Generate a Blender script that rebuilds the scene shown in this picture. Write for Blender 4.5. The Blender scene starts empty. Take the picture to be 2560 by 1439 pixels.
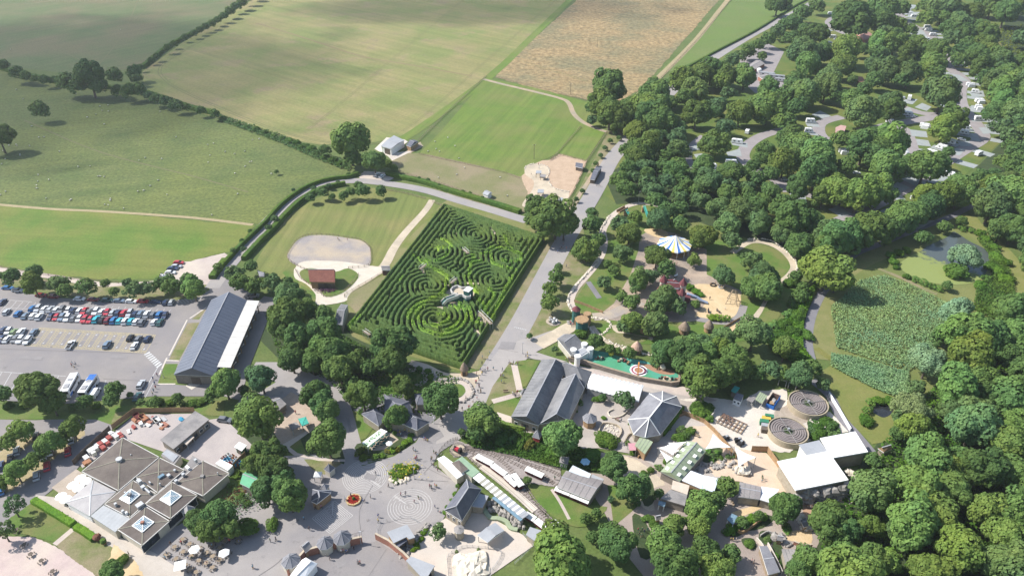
import bpy,math,random
import numpy as np
from mathutils import Vector,noise
from mathutils.geometry import tessellate_polygon
R=math.radians
rng=random.Random(7)
sc=bpy.context.scene
# ------------------------------------------------------------------ camera, light, exposure
CAM_H=160.0;PITCH=R(32.75);FPX=1800.0
cam=bpy.data.cameras.new('camera');camo=bpy.data.objects.new('camera',cam)
sc.collection.objects.link(camo);sc.camera=camo
camo.location=(0,0,CAM_H);camo.rotation_euler=(R(90)-PITCH,0,0)
cam.sensor_width=36;cam.lens=36*FPX/2560;cam.clip_end=20000;cam.clip_start=1
SUN_AZ=R(168);SUN_EL=R(46)      # direction towards the sun, angle from +X, elevation
sunv=Vector((math.cos(SUN_AZ)*math.cos(SUN_EL),math.sin(SUN_AZ)*math.cos(SUN_EL),math.sin(SUN_EL)))
w=bpy.data.worlds.new('World');sc.world=w;w.use_nodes=True
nt=w.node_tree;bg=nt.nodes['Background']
sky=nt.nodes.new('ShaderNodeTexSky');sky.sky_type='NISHITA';sky.sun_disc=False
sky.sun_elevation=SUN_EL;sky.sun_rotation=R(90)-SUN_AZ;sky.air_density=1.2;sky.dust_density=1.0
nt.links.new(sky.outputs[0],bg.inputs[0]);bg.inputs[1].default_value=0.115
sl=bpy.data.lights.new('sun','SUN');sl.energy=4.8;sl.angle=R(0.6);sl.color=(1,.965,.9)
so=bpy.data.objects.new('sun',sl);sc.collection.objects.link(so)
so.rotation_euler=(-sunv).to_track_quat('-Z','Y').to_euler()
sc.view_settings.view_transform='Standard';sc.view_settings.look='None'
sc.view_settings.gamma=1;sc.view_settings.exposure=0.6
sc.render.engine='CYCLES';sc.cycles.max_bounces=6;sc.cycles.diffuse_bounces=3
sc.cycles.transparent_max_bounces=12
C=sc.collection
# ------------------------------------------------------------------ geometry helpers
_ct,_st=math.cos(PITCH),math.sin(PITCH)
def P(x,y,z=0.0):
 """ground point (height z) that the photograph shows at pixel x, y"""
 a=(x-1280)/FPX;b=-(y-719.5)/FPX
 d=(a,_ct+b*_st,-_st+b*_ct);t=(z-CAM_H)/d[2]
 return Vector((d[0]*t,d[1]*t,z))
def ppm(x,y):
 p=P(x,y);return FPX/(p.y*_ct+CAM_H*_st)
def heading(x0,y0,x1,y1):
 d=P(x1,y1)-P(x0,y0);return math.atan2(d.y,d.x)
def Zm(ox,oy,s):
 return lambda*p:[(ox+a/s,oy+b/s)for a,b in p]
ZA=Zm(0,640,3.879);ZB=Zm(0,1010,3.879);ZC=Zm(600,900,3.879);ZD=Zm(600,1068,3.879)
ZE=Zm(1080,1068,3.879);ZF=Zm(1200,800,3.879);ZG=Zm(1620,900,3.879);ZH=Zm(1740,1068,3.879)
ZI=Zm(840,480,4.568);ZJ=Zm(840,640,4.568);ZK=Zm(1380,480,3.879);ZL=Zm(1960,440,4.2317)
ZM=Zm(1500,150,4.2317);ZN=Zm(1960,0,4.2317);ZO=Zm(1960,200,4.2317);ZP=Zm(900,160,3.597)
ZQ=Zm(0,0,2.56);ZR=Zm(520,400,5.12);ZS=Zm(520,640,4.568);ZT=Zm(0,1180,5.5565)
ZU=Zm(2060,760,5.12);ZV=Zm(2060,1000,3.278);ZW=Zm(1300,560,6.395);ZX=Zm(1200,0,3.1975)
def catmull(pts,closed=True,n=5):
 out=[];m=len(pts)
 rngi=range(m)if closed else range(m-1)
 for i in rngi:
  if closed:a,b,c,d=pts[i-1],pts[i],pts[(i+1)%m],pts[(i+2)%m]
  else:a,b,c,d=pts[max(i-1,0)],pts[i],pts[i+1],pts[min(i+2,m-1)]
  for k in range(n):
   t=k/n
   out.append(tuple(.5*(2*b[j]+(c[j]-a[j])*t+(2*a[j]-5*b[j]+4*c[j]-d[j])*t*t
                       +(3*b[j]-a[j]-3*c[j]+d[j])*t**3)for j in range(2)))
 if not closed:out.append(tuple(pts[-1][:2]))
 return out
def inpoly(x,y,poly):
 c=False;n=len(poly);j=n-1
 for i in range(n):
  xi,yi=poly[i];xj,yj=poly[j]
  if(yi>y)!=(yj>y)and x<(xj-xi)*(y-yi)/(yj-yi)+xi:c=not c
  j=i
 return c
def setp(o,label=None,cat=None,group=None,kind=None):
 if label:o['label']=label
 if cat:o['category']=cat
 if group:o['group']=group
 if kind:o['kind']=kind
 return o
def link(name,data,parent=None,loc=None,rz=0,scale=None,color=None):
 o=bpy.data.objects.new(name,data);C.objects.link(o)
 if parent is not None:o.parent=parent
 if loc is not None:o.location=loc
 if rz:o.rotation_euler=(0,0,rz)
 if scale is not None:o.scale=scale if not isinstance(scale,(int,float))else(scale,)*3
 if color is not None:o.color=(*color,1)
 return o
def thing(name,label,cat,loc=(0,0,0),rz=0,group=None,scale=None,color=None):
 o=link(name,None,None,loc,rz,scale,color);o.empty_display_size=.1
 return setp(o,label,cat,group)
def copy_tree(src,loc,rz=0,scale=None,color=None):
 r=src.copy();C.objects.link(r);r.location=loc;r.rotation_euler=(0,0,rz)
 if scale is not None:r.scale=scale if not isinstance(scale,(int,float))else(scale,)*3
 def kids(a,b):
  for ch in KIDS.get(a.name,[]):
   c=ch.copy();C.objects.link(c);c.parent=b
   if color is not None and ch.get('tint',0):c.color=(*color,1)
   KIDS.setdefault(b.name,[]).append(c);kids(ch,c)
 kids(src,r)
 if color is not None:r.color=(*color,1)
 return r
KIDS={}
class MB:
 """collects faces, builds one mesh"""
 def __init__(s):s.v=[];s.f=[];s.m=[]
 def add(s,vs,fs,m=0):
  o=len(s.v);s.v+=[tuple(q)for q in vs];s.f+=[tuple(o+i for i in f)for f in fs];s.m+=[m]*len(fs);return s
 def box(s,c,d,rz=0,m=0,taper=1.0,tilt=0):
  x,y,z=c;a,b,h=d[0]/2,d[1]/2,d[2];vs=[]
  cs,sn=math.cos(rz),math.sin(rz)
  for k,t in((0,1),(1,taper)):
   for(p,q)in((-a,-b),(a,-b),(a,b),(-a,b)):
    px,py=p*t,q*t
    vs.append((x+px*cs-py*sn,y+px*sn+py*cs,z+k*h+(px*tilt if k else 0)))
  return s.add(vs,[(3,2,1,0),(4,5,6,7),(0,1,5,4),(1,2,6,5),(2,3,7,6),(3,0,4,7)],m)
 def prism(s,pts,z0,z1,m=0,mtop=None,cap=True):
  n=len(pts)
  ar=sum(pts[i][0]*pts[(i+1)%n][1]-pts[i][1]*pts[(i+1)%n][0]for i in range(n))
  if ar<0:pts=pts[::-1]
  vs=[(p[0],p[1],z0)for p in pts]+[(p[0],p[1],z1)for p in pts]
  s.add(vs,[(i,(i+1)%n,n+(i+1)%n,n+i)for i in range(n)],m)
  if cap:
   tri=tessellate_polygon([[Vector((p[0],p[1],0))for p in pts]])
   s.add([(p[0],p[1],z1)for p in pts],up(tri,pts),m if mtop is None else mtop)
  return s
 def beam(s,a,b,w=.1,h=None,m=0):
  a=Vector(a);b=Vector(b);d=(b-a)
  if d.length<1e-6:return s
  d.normalize();h=h or w
  u=d.cross(Vector((0,0,1)))
  if u.length<1e-3:u=Vector((1,0,0))
  u.normalize();n=u.cross(d);vs=[]
  for p in(a,b):
   for(i,j)in((-1,-1),(1,-1),(1,1),(-1,1)):vs.append(p+u*(i*w/2)+n*(j*h/2))
  return s.add(vs,[(3,2,1,0),(4,5,6,7),(0,1,5,4),(1,2,6,5),(2,3,7,6),(3,0,4,7)],m)
 def cyl(s,c,r,h,n=12,r2=None,m=0,mtop=None,cap=True):
  r2=r if r2 is None else r2
  ring=lambda rr,z:[(c[0]+rr*math.cos(2*math.pi*i/n),c[1]+rr*math.sin(2*math.pi*i/n),z)for i in range(n)]
  vs=ring(r,c[2])+ring(max(r2,1e-4),c[2]+h)
  s.add(vs,[(i,(i+1)%n,n+(i+1)%n,n+i)for i in range(n)],m)
  if cap and r2>1e-3:s.add(ring(r2,c[2]+h),[tuple(range(n))],m if mtop is None else mtop)
  return s
 def lathe(s,c,prof,n=12,m=0):
  vs=[];fs=[]
  for(r,z)in prof:
   vs+=[(c[0]+r*math.cos(2*math.pi*i/n),c[1]+r*math.sin(2*math.pi*i/n),c[2]+z)for i in range(n)]
  for k in range(len(prof)-1):
   for i in range(n):fs.append((k*n+i,k*n+(i+1)%n,(k+1)*n+(i+1)%n,(k+1)*n+i))
  return s.add(vs,fs,m)
 def tube(s,pts,r,n=6,m=0):
  for a,b in zip(pts[:-1],pts[1:]):
   s.beam(a,b,2*r,2*r,m)
  return s
 def blob(s,c,r,rz=0,n=8,k=5,m=0,seed=0,amp=.2,flat=0):
  rr=random.Random(seed);vs=[];fs=[]
  rx,ry,rzz=r if isinstance(r,(tuple,list))else(r,r,r)
  for j in range(k+1):
   th=math.pi*j/k
   for i in range(n):
    ph=2*math.pi*i/n;q=1+rr.uniform(-amp,amp)
    if j in(0,k):q=1
    x=rx*q*math.sin(th)*math.cos(ph);y=ry*q*math.sin(th)*math.sin(ph);z=rzz*q*math.cos(th)
    if flat:z=max(z,-rzz*flat)
    vs.append((c[0]+x*math.cos(rz)-y*math.sin(rz),c[1]+x*math.sin(rz)+y*math.cos(rz),c[2]+z))
  for j in range(k):
   for i in range(n):fs.append((j*n+i,(j+1)*n+i,(j+1)*n+(i+1)%n,j*n+(i+1)%n))
  return s.add(vs,fs,m)
 def mesh(s,name,mats):
  me=bpy.data.meshes.new(name);me.from_pydata(s.v,[],s.f)
  for q in(mats if isinstance(mats,(list,tuple))else[mats]):me.materials.append(q)
  me.polygons.foreach_set('material_index',s.m);me.update();return me
 def build(s,name,mats,parent=None,label=None,cat=None,group=None,kind=None,smooth=False,color=None,tint=False,loc=None):
  me=s.mesh(name,mats)
  if smooth:me.polygons.foreach_set('use_smooth',[True]*len(me.polygons))
  o=link(name,me,parent,loc=loc,color=color);setp(o,label,cat,group,kind)
  if tint:o['tint']=1
  if parent is not None:KIDS.setdefault(parent.name,[]).append(o)
  return o
def up(tri,pts):
 out=[]
 for t in tri:
  a,b,c=(pts[i]for i in t)
  cr=(b[0]-a[0])*(c[1]-a[1])-(b[1]-a[1])*(c[0]-a[0])
  out.append(tuple(t)if cr>0 else tuple(t)[::-1])
 return out
def inset(pts,d):
 c=sum((Vector((p[0],p[1]))for p in pts),Vector((0,0)))/len(pts);out=[]
 for p in pts:
  v=Vector((p[0],p[1]))-c;L=v.length
  out.append(tuple(c+v*max(.05,(L-d)/L)))
 return out
# ------------------------------------------------------------------ materials
def mk(name):
 m=bpy.data.materials.new(name);m.use_nodes=True;t=m.node_tree
 return m,t,t.nodes['Principled BSDF']
def _noise(t,vec,scale,detail=4,rough=.6):
 n=t.nodes.new('ShaderNodeTexNoise');n.inputs['Scale'].default_value=scale
 n.inputs['Detail'].default_value=detail;n.inputs['Roughness'].default_value=rough
 t.links.new(vec,n.inputs['Vector']);return n.outputs['Fac']
def _ramp(t,fac,stops):
 r=t.nodes.new('ShaderNodeValToRGB');e=r.color_ramp.elements
 while len(e)<len(stops):e.new(.5)
 for q,(p,c)in zip(e,stops):q.position=p;q.color=(*c,1)
 t.links.new(fac,r.inputs[0]);return r.outputs[0]
def _mix(t,a,b,fac,mode='MIX'):
 n=t.nodes.new('ShaderNodeMix');n.data_type='RGBA';n.blend_type=mode
 for s,v in((6,a),(7,b),(0,fac)):
  if hasattr(v,'links')or hasattr(v,'is_output'):t.links.new(v,n.inputs[s])
  else:n.inputs[s].default_value=(*v,1)if s>0 else v
 return n.outputs[2]
def sc3(c,k):return tuple(min(1,x*k)for x in c)
def MAT(name,c,c2=None,s=.6,fine=4.0,amt=.35,rough=.9,spec=.3,big=None,bigs=.04,stripe=None,bump=0,metal=0,patch=None,streak=None):
 """c/c2 mixed by noise of scale s (1/m); fine grain amount amt; big: third colour by noise bigs; stripe: (angle, period, strength, colour)"""
 m,t,b=mk(name);g=t.nodes.new('ShaderNodeNewGeometry').outputs['Position']
 c2=c2 or sc3(c,.8)
 col=_ramp(t,_noise(t,g,s,5),[(.35,c),(.65,c2)])
 if big:
  f=_ramp(t,_noise(t,g,bigs,3),[(.42,(0,0,0)),(.62,(1,1,1))]);col=_mix(t,col,big,f)
 if patch:
  f=_ramp(t,_noise(t,g,patch[1],4,.7),[(patch[2],(0,0,0)),(patch[2]+.1,(1,1,1))]);col=_mix(t,col,patch[0],f)
 if streak:      # (direction, width m, strength): fine lines left by mowing or sowing
  m1=t.nodes.new('ShaderNodeMapping');m1.inputs['Rotation'].default_value=(0,0,-streak[0]);t.links.new(g,m1.inputs['Vector'])
  m2=t.nodes.new('ShaderNodeMapping');m2.inputs['Scale'].default_value=(.012/streak[1]*2,1/streak[1],1);t.links.new(m1.outputs[0],m2.inputs['Vector'])
  k=streak[2];col=_mix(t,col,_ramp(t,_noise(t,m2.outputs[0],.5,5,.7),[(.3,(1-k,1-k*.8,1-k*.9)),(.7,(1+k,1+k*.8,1+k*.9))]),1.0,'MULTIPLY')
 if stripe:
  mp=t.nodes.new('ShaderNodeMapping');mp.inputs['Rotation'].default_value=(0,0,stripe[0]);t.links.new(g,mp.inputs['Vector'])
  wv=t.nodes.new('ShaderNodeTexWave');wv.inputs['Scale'].default_value=1/stripe[1]*.314;wv.inputs['Distortion'].default_value=2.5
  wv.inputs['Detail'].default_value=3;wv.inputs['Detail Scale'].default_value=.3
  t.links.new(mp.outputs[0],wv.inputs['Vector'])
  f=t.nodes.new('ShaderNodeMath');f.operation='MULTIPLY';t.links.new(wv.outputs['Fac'],f.inputs[0])
  st=t.nodes.new('ShaderNodeMapping');st.inputs['Rotation'].default_value=(0,0,stripe[0]);st.inputs['Scale'].default_value=(.8,.03,1)
  t.links.new(g,st.inputs['Vector'])
  n2=_noise(t,st.outputs[0],1.0,4)
  f.inputs[1].default_value=1;mm=t.nodes.new('ShaderNodeMath');mm.operation='MULTIPLY';t.links.new(f.outputs[0],mm.inputs[0]);t.links.new(n2,mm.inputs[1])
  m3=t.nodes.new('ShaderNodeMath');m3.operation='MULTIPLY';m3.inputs[1].default_value=stripe[2]*1.6;t.links.new(mm.outputs[0],m3.inputs[0])
  col=_mix(t,col,stripe[3],m3.outputs[0])
 fn=_ramp(t,_noise(t,g,fine,3,.7),[(.25,(1-amt,)*3),(.75,(1+amt*.6 if amt<.6 else 1.3,)*3)])
 col=_mix(t,col,fn,1.0,'MULTIPLY')
 t.links.new(col,b.inputs['Base Color']);b.inputs['Roughness'].default_value=rough
 b.inputs['Specular IOR Level'].default_value=spec;b.inputs['Metallic'].default_value=metal
 if bump:
  bp=t.nodes.new('ShaderNodeBump');bp.inputs['Distance'].default_value=bump;bp.inputs['Strength'].default_value=1
  t.links.new(_noise(t,g,fine*.7,3),bp.inputs['Height']);t.links.new(bp.outputs[0],b.inputs['Normal'])
 return m
def LEAF(name,c,c2,yellow=None,trans=.27):
 """foliage: tinted per object by its colour, varied in clumps"""
 m,t,b=mk(name);g=t.nodes.new('ShaderNodeNewGeometry').outputs['Position']
 oi=t.nodes.new('ShaderNodeObjectInfo')
 col=_ramp(t,_noise(t,g,.8,4),[(.33,c),(.67,c2)])
 if yellow:col=_mix(t,col,yellow,_ramp(t,_noise(t,g,.12,2),[(.5,(0,0,0)),(.75,(.8,.8,.8))]))
 col=_mix(t,col,oi.outputs['Color'],1.0,'MULTIPLY')
 fn=_ramp(t,_noise(t,g,3.0,2),[(.3,(.65,)*3),(.7,(1.3,)*3)]);col=_mix(t,col,fn,1.0,'MULTIPLY')
 hu=_ramp(t,_noise(t,g,.055,3),[(.35,(.84,.95,1.04)),(.65,(1.14,1.06,.86))]);col=_mix(t,col,hu,1.0,'MULTIPLY')
 t.links.new(col,b.inputs['Base Color']);b.inputs['Roughness'].default_value=.75;b.inputs['Specular IOR Level'].default_value=.15
 tr=t.nodes.new('ShaderNodeBsdfTranslucent');t.links.new(col,tr.inputs[0])
 ms=t.nodes.new('ShaderNodeMixShader');ms.inputs[0].default_value=trans
 out=t.nodes['Material Output'];t.links.new(b.outputs[0],ms.inputs[1]);t.links.new(tr.outputs[0],ms.inputs[2]);t.links.new(ms.outputs[0],out.inputs[0])
 return m
def TINT(name,rough=.35,spec=.5,coat=.0):
 m,t,b=mk(name);oi=t.nodes.new('ShaderNodeObjectInfo');g=t.nodes.new('ShaderNodeNewGeometry').outputs['Position']
 fn=_ramp(t,_noise(t,g,6,2),[(.3,(.9,)*3),(.7,(1.05,)*3)])
 t.links.new(_mix(t,oi.outputs['Color'],fn,1.0,'MULTIPLY'),b.inputs['Base Color']);b.inputs['Roughness'].default_value=rough
 b.inputs['Specular IOR Level'].default_value=spec;b.inputs['Coat Weight'].default_value=coat
 return m
def GLASS(name,c=(.02,.03,.04),rough=.08):
 m,t,b=mk(name);g=t.nodes.new('ShaderNodeNewGeometry').outputs['Position']
 t.links.new(_ramp(t,_noise(t,g,1.5,2),[(.3,c),(.7,sc3(c,1.5))]),b.inputs['Base Color'])
 b.inputs['Roughness'].default_value=rough;b.inputs['Specular IOR Level'].default_value=.8
 return m
ZN_={}
def uz(z):
 """every sheet gets a level of its own"""
 k=round(z,3);ZN_[k]=ZN_.get(k,0)+1;return z+.0006*ZN_[k]+.00007*len(ZN_)
def flat(name,pts,z,mat,smooth=0,jit=0.0,label=None,kind='structure',parent=None,raw=False,seed=1):
 """horizontal sheet from a pixel outline"""
 if smooth:pts=catmull(pts,True,smooth)
 w_=[tuple(p)if raw else tuple(P(p[0],p[1])[:2])for p in pts]
 if jit:
  out=[]
  for i,a in enumerate(w_):
   b=w_[(i+1)%len(w_)];L=math.dist(a,b);n=max(1,min(60,int(L/(jit*2.5))))
   nx,ny=(b[1]-a[1])/(L+1e-6),-(b[0]-a[0])/(L+1e-6)
   for k in range(n):
    t=k/n;x=a[0]+(b[0]-a[0])*t;y=a[1]+(b[1]-a[1])*t
    q=noise.noise(Vector((x/(jit*5),y/(jit*5),seed)))*jit*1.6+noise.noise(Vector((x/jit,y/jit,seed)))*jit*.7
    out.append((x+nx*q,y+ny*q))
  w_=out
 z=uz(z);tri=tessellate_polygon([[Vector((p[0],p[1],0))for p in w_]])
 mb=MB();mb.add([(p[0],p[1],z)for p in w_],up(tri,w_))
 return mb.build(name,mat,parent,label,kind=kind)
def strip_pts(pts,width,smooth=4,raw=False):
 if smooth:pts=catmull([p[:2]for p in pts],False,smooth)
 w_=[Vector(p[:2])if raw else P(p[0],p[1]).to_2d()for p in pts];L=[];Rr=[]
 for i,p in enumerate(w_):
  d=(w_[min(i+1,len(w_)-1)]-w_[max(i-1,0)]).normalized();n=Vector((-d.y,d.x))
  wd=width if isinstance(width,(int,float))else width[0]+(width[1]-width[0])*i/max(1,len(w_)-1)
  L.append(p+n*wd/2);Rr.append(p-n*wd/2)
 return w_,L,Rr
def strip(name,pts,width,z,mat,smooth=4,kind='structure',parent=None,raw=False,label=None):
 _,L,Rr=strip_pts(pts,width,smooth,raw);mb=MB();n=len(L);z=uz(z)
 mb.add([(p.x,p.y,z)for p in Rr]+[(p.x,p.y,z)for p in L],[(i,i+1,n+i+1,n+i)for i in range(n-1)])
 return mb.build(name,mat,parent,label,kind=kind)
# ------------------------------------------------------------------ ground materials
STR=heading(1220,190,1420,20);STX=heading(700,72,1180,190)
G_base=MAT('grass_rough',(.085,.13,.03),(.12,.15,.045),.08,1.2,.35)
G_past=MAT('pasture_grass',(.09,.13,.045),(.12,.145,.058),.05,.7,.4,big=(.15,.14,.07),bigs=.015,streak=(.9,3,.14))
G_past2=MAT('sheep_pasture_grass',(.09,.128,.034),(.125,.15,.046),.06,.6,.55,big=(.14,.165,.042),bigs=.012,streak=(.3,2.5,.14))
G_lush=MAT('lush_field_grass',(.09,.16,.022),(.13,.185,.032),.04,.9,.25,big=(.16,.17,.04),bigs=.02,streak=(-.1,2,.15))
G_hay=MAT('hay_meadow',(.21,.2,.075),(.265,.23,.1),.03,.5,.25,big=(.175,.2,.062),bigs=.02,streak=(STX,3,.17),patch=((.24,.2,.1),.03,.56))
G_stub=MAT('brown_stubble',(.285,.205,.098),(.35,.255,.13),.15,.3,.6,big=(.22,.19,.1),bigs=.02,bump=.5,streak=(STX,2.5,.14))
G_farm=MAT('paddock_grass',(.1,.165,.026),(.125,.185,.03),.08,1.1,.22,big=(.15,.175,.045),bigs=.025,streak=(STR,2.2,.2))
G_dry=MAT('dry_paddock_grass',(.165,.17,.07),(.2,.185,.09),.12,1.4,.25,big=(.24,.2,.12),bigs=.05)
G_mead=MAT('mown_meadow',(.155,.17,.048),(.195,.185,.065),.08,1.2,.22,big=(.14,.17,.045),bigs=.03,streak=(STR+.25,1.8,.24))
G_lawn=MAT('lawn_grass',(.075,.14,.022),(.1,.165,.03),.2,2.5,.25,big=(.15,.16,.05),bigs=.09)
G_lawnd=MAT('worn_lawn',(.11,.15,.035),(.17,.17,.07),.25,2.5,.28,big=(.24,.2,.12),bigs=.1)
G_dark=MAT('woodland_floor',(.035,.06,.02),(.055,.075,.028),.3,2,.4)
DIRT=MAT('bare_dirt',(.33,.25,.17),(.4,.31,.22),.3,2.2,.18,big=(.3,.26,.19),bigs=.08)
TRACK=MAT('dirt_track',(.3,.25,.14),(.36,.29,.17),.3,2,.25)
CREAM=MAT('cream_gravel',(.46,.385,.285),(.54,.455,.345),.3,3,.18,big=(.4,.34,.26),bigs=.1)
PINK=MAT('pinkish_gravel',(.4,.33,.3),(.46,.39,.35),.25,3,.14,big=(.5,.43,.36),bigs=.09)
GRAV=MAT('grey_gravel',(.26,.235,.23),(.31,.28,.265),.25,2.4,.2,big=(.4,.33,.25),bigs=.07)
SAND=MAT('play_sand',(.5,.37,.21),(.57,.43,.26),.3,2.5,.15)
ASPH=MAT('old_asphalt',(.232,.213,.206),(.265,.241,.229),.15,3,.1,big=(.215,.2,.203),bigs=.05,patch=((.18,.168,.168),.15,.62))
ASPHR=MAT('road_asphalt',(.29,.268,.256),(.325,.298,.281),.15,3,.09,big=(.275,.258,.258),bigs=.06,patch=((.25,.235,.23),.2,.6))
ASPHP=MAT('plaza_asphalt',(.275,.253,.243),(.318,.291,.276),.2,3,.1,big=(.24,.224,.224),bigs=.05,patch=((.2,.186,.184),.22,.6))
ASPHD=MAT('dark_asphalt',(.16,.155,.17),(.2,.19,.2),.2,3,.1)
CAMPR=MAT('campsite_road',(.25,.225,.225),(.29,.26,.255),.2,2,.08)
PITCH_M=MAT('pitch_gravel',(.26,.285,.285),(.31,.33,.32),.3,3,.12)
CONC=MAT('pale_concrete',(.46,.415,.36),(.53,.475,.41),.2,2,.12,big=(.58,.52,.45),bigs=.06)
KERB=MAT('kerb_stone',(.5,.45,.4),(.58,.52,.46),1,4,.1)
BALL=MAT('track_ballast',(.27,.235,.22),(.33,.29,.27),.8,4,.3)
REDS=MAT('red_sand',(.36,.22,.14),(.42,.27,.18),.4,3,.2)
WPAINT=MAT('white_road_paint',(.45,.45,.44),(.6,.6,.6),.8,6,.25)
YPAINT=MAT('yellow_road_paint',(.42,.35,.19),(.5,.42,.24),.8,6,.25)
SEAM=MAT('labyrinth_line',(.42,.4,.385),(.5,.48,.46),1.5,5,.2)
GREENR=MAT('play_rubber',(.06,.25,.13),(.08,.3,.17),.12,3,.1,big=(.08,.32,.28),bigs=.05)
BRUB=MAT('brown_rubber',(.3,.17,.11),(.34,.2,.13),.3,3,.1)
ST=lambda*a,**k:flat(*a,**k)
mb=MB();mb.add([(-5000,-400,-.06),(5000,-400,-.06),(5000,9000,-.06),(-5000,9000,-.06)],[(0,1,2,3)])
mb.build('ground',G_base,kind='structure')
z=lambda k:.01*k
# far and side fields
ST('pasture_field',[(-700,-160),(820,-160),(625,0),(460,95),(355,165),(230,190),(0,165),(-700,60)],z(1),G_past)
ST('sheep_field',[(-700,62),(0,168),(140,200),(230,205),(355,230),(480,280),(610,328),(700,360),(790,392),(850,416),(905,430),(882,446),(780,466),(700,530),(645,560),(500,548),(250,520),(0,506),(-700,430)],z(1),G_past2)
ST('green_field',[(-700,440),(0,512),(250,528),(500,553),(640,563),(612,598),(578,628),(520,640),(470,655),(420,690),(340,700),(180,692),(0,674),(-700,600)],z(2),G_lush,jit=1.2)
ST('hay_field',[(622,6),(455,108),(355,180),(362,228),(430,262),(560,300),(700,345),(800,362),(935,356),(1010,340),(1222,188),(1432,0),(1600,-140),(820,-160)],z(2),G_hay)
ST('stubble_field',[(1242,182),(1440,2),(1590,-130),(1925,-140),(1796,2),(1652,168),(1592,228),(1540,262),(1466,250),(1340,222),(1240,194)],z(3),G_stub,jit=1.0)
ST('far_meadow',[(1835,-4),(1990,-140),(2250,-140),(2000,18),(1890,86),(1780,138),(1700,186),(1655,172),(1728,110)],z(2),MAT('far_meadow_grass',(.11,.165,.04),(.14,.18,.05),.03,.6,.25,big=(.12,.18,.04)))
ST('heath',[(2480,60),(2760,40),(2800,190),(2560,200),(2500,130)],z(2),MAT('heath_ground',(.17,.17,.06),(.22,.17,.08),.05,.5,.4))
strip('field_margin',[(1445,-20),(1335,88),(1215,200),(1035,330),(960,372)],7,z(4),G_farm,3)
strip('farm_track',[(1900,-90),(1818,2),(1740,100),(1640,200),(1588,245)],5,z(4),TRACK,3)
strip('hedge_bank',[(-40,508),(120,522),(250,528),(400,538),(500,546),(632,562)],2.2,z(4),TRACK,3)
for nm,pts in(('tyre_track',[(1250,-40),(1000,-20)]),):pass
for off in(0,1.9):
 pts=[P(x,y).to_2d()+Vector((off,off*.5))for x,y in[(625,22),(540,78),(420,150),(396,175),(404,195),(440,222),(540,268),(700,330),(860,362),(1000,352)]]
 strip('tyre_track',pts,.55,z(5),MAT('tyre_track',(.12,.13,.05),(.16,.16,.07),.3,2,.2),5,raw=True)
TYR=MAT('tramline',(.15,.15,.06),(.19,.18,.075),.3,2,.2)
for pts in([(470,122),(640,175),(860,245),(1090,322)],[(560,96),(760,150),(1000,225),(1150,268)],[(760,330),(860,250),(1000,130),(1180,-20)],[(1000,330),(1080,270),(1250,120),(1400,-10)],[(1290,150),(1420,190),(1560,238)]):
 for off in(0,1.8):strip('tyre_track',[P(x,y).to_2d()+Vector((off,off*.6))for x,y in pts],.4,z(5),TYR,4,raw=True)
for pts in([(345,0),(320,60),(290,110),(245,165)],[(300,80),(360,30),(420,-20)],[(130,120),(200,150),(206,170)],[(60,300),(250,380),(480,440),(620,480)],[(700,520),(740,480),(820,450),(880,440)]):strip('sheep_path',pts,.9,z(5),MAT('sheep_path',(.13,.13,.06),(.16,.15,.075),.3,2,.2),5)
strip('field_path',[(640,58),(760,95),(900,140),(1010,160),(1180,190)],2.2,z(5),MAT('worn_grass',(.2,.165,.08),(.23,.18,.09),.3,2,.2),4)
# farm
ST('paddock',[(1216,196),(1330,218),(1470,256),(1478,292),(1516,326),(1465,402),(1395,384),(1340,408),(1302,442),(1180,412),(1048,384),(1110,320)],z(5),G_farm)
ST('dry_paddock',[(985,384),(1050,383),(1180,411),(1303,442),(1325,500),(1312,532),(1240,520),(1120,484),(1010,440),(972,410)],z(5),G_dry,jit=.6)
ST('dirt_pen',[(1303,468),(1300,425),(1322,402),(1375,400),(1397,385),(1468,402),(1452,440),(1432,482),(1404,518),(1330,520),(1312,500)],z(6),MAT('pen_dirt',(.4,.29,.2),(.47,.345,.245),.3,2,.18),jit=.5)
strip('farm_path',[(1208,198),(1262,212),(1330,228),(1400,246),(1422,258),(1434,284),(1455,304),(1488,320),(1518,330)],3.4,z(7),DIRT,4)
ST('pen_path',ZP((1480,950),(1500,915),(1600,898),(1690,930),(1705,965),(1680,1010),(1690,1060),(1740,1110),(1860,1140),(1880,1170),(1840,1320),(1700,1330),(1480,1290),(1470,1240),(1550,1130),(1560,1050),(1490,1000)),z(8),CREAM,smooth=3)
ST('shed_apron',ZP((130,765),(240,660),(400,680),(430,700),(300,800),(480,780),(290,870),(250,830)),z(7),CONC)
ST('farm_yard',ZP((280,870),(360,820),(540,700),(570,740),(460,800),(420,900),(320,930)),z(6),DIRT,jit=.4)
ST('farm_verge',[(1520,328),(1556,322),(1575,345),(1440,560),(1400,600),(1380,560),(1450,470)],z(4),G_lawnd)
strip('farm_path',[(1504,400),(1460,470),(1420,530)],2.2,z(5),DIRT,3)
# roads
strip('road',[(1100,1040),(1175,1010),(1230,930),(1300,815),(1360,700),(1410,605),(1440,556),(1490,472),(1530,398),(1580,340),(1640,270),(1720,190),(1860,98),(1990,30),(2120,-40)],9.0,z(9),ASPHR,5)
strip('road',[(2130,-45),(2020,14),(1900,76),(1780,144),(1690,205)],6.5,z(10),ASPHR,4)
strip('road',[(1318,552),(1240,528),(1150,502),(1060,475),(960,458),(880,452),(800,462),(740,488),(700,522),(650,575),(600,632),(560,680),(530,720)],6.2,z(9),ASPHR,6)
ST('parking_bay',[(898,442),(910,428),(980,432),(985,446),(960,458),(900,456)],z(8),PINK,jit=.3)
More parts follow.
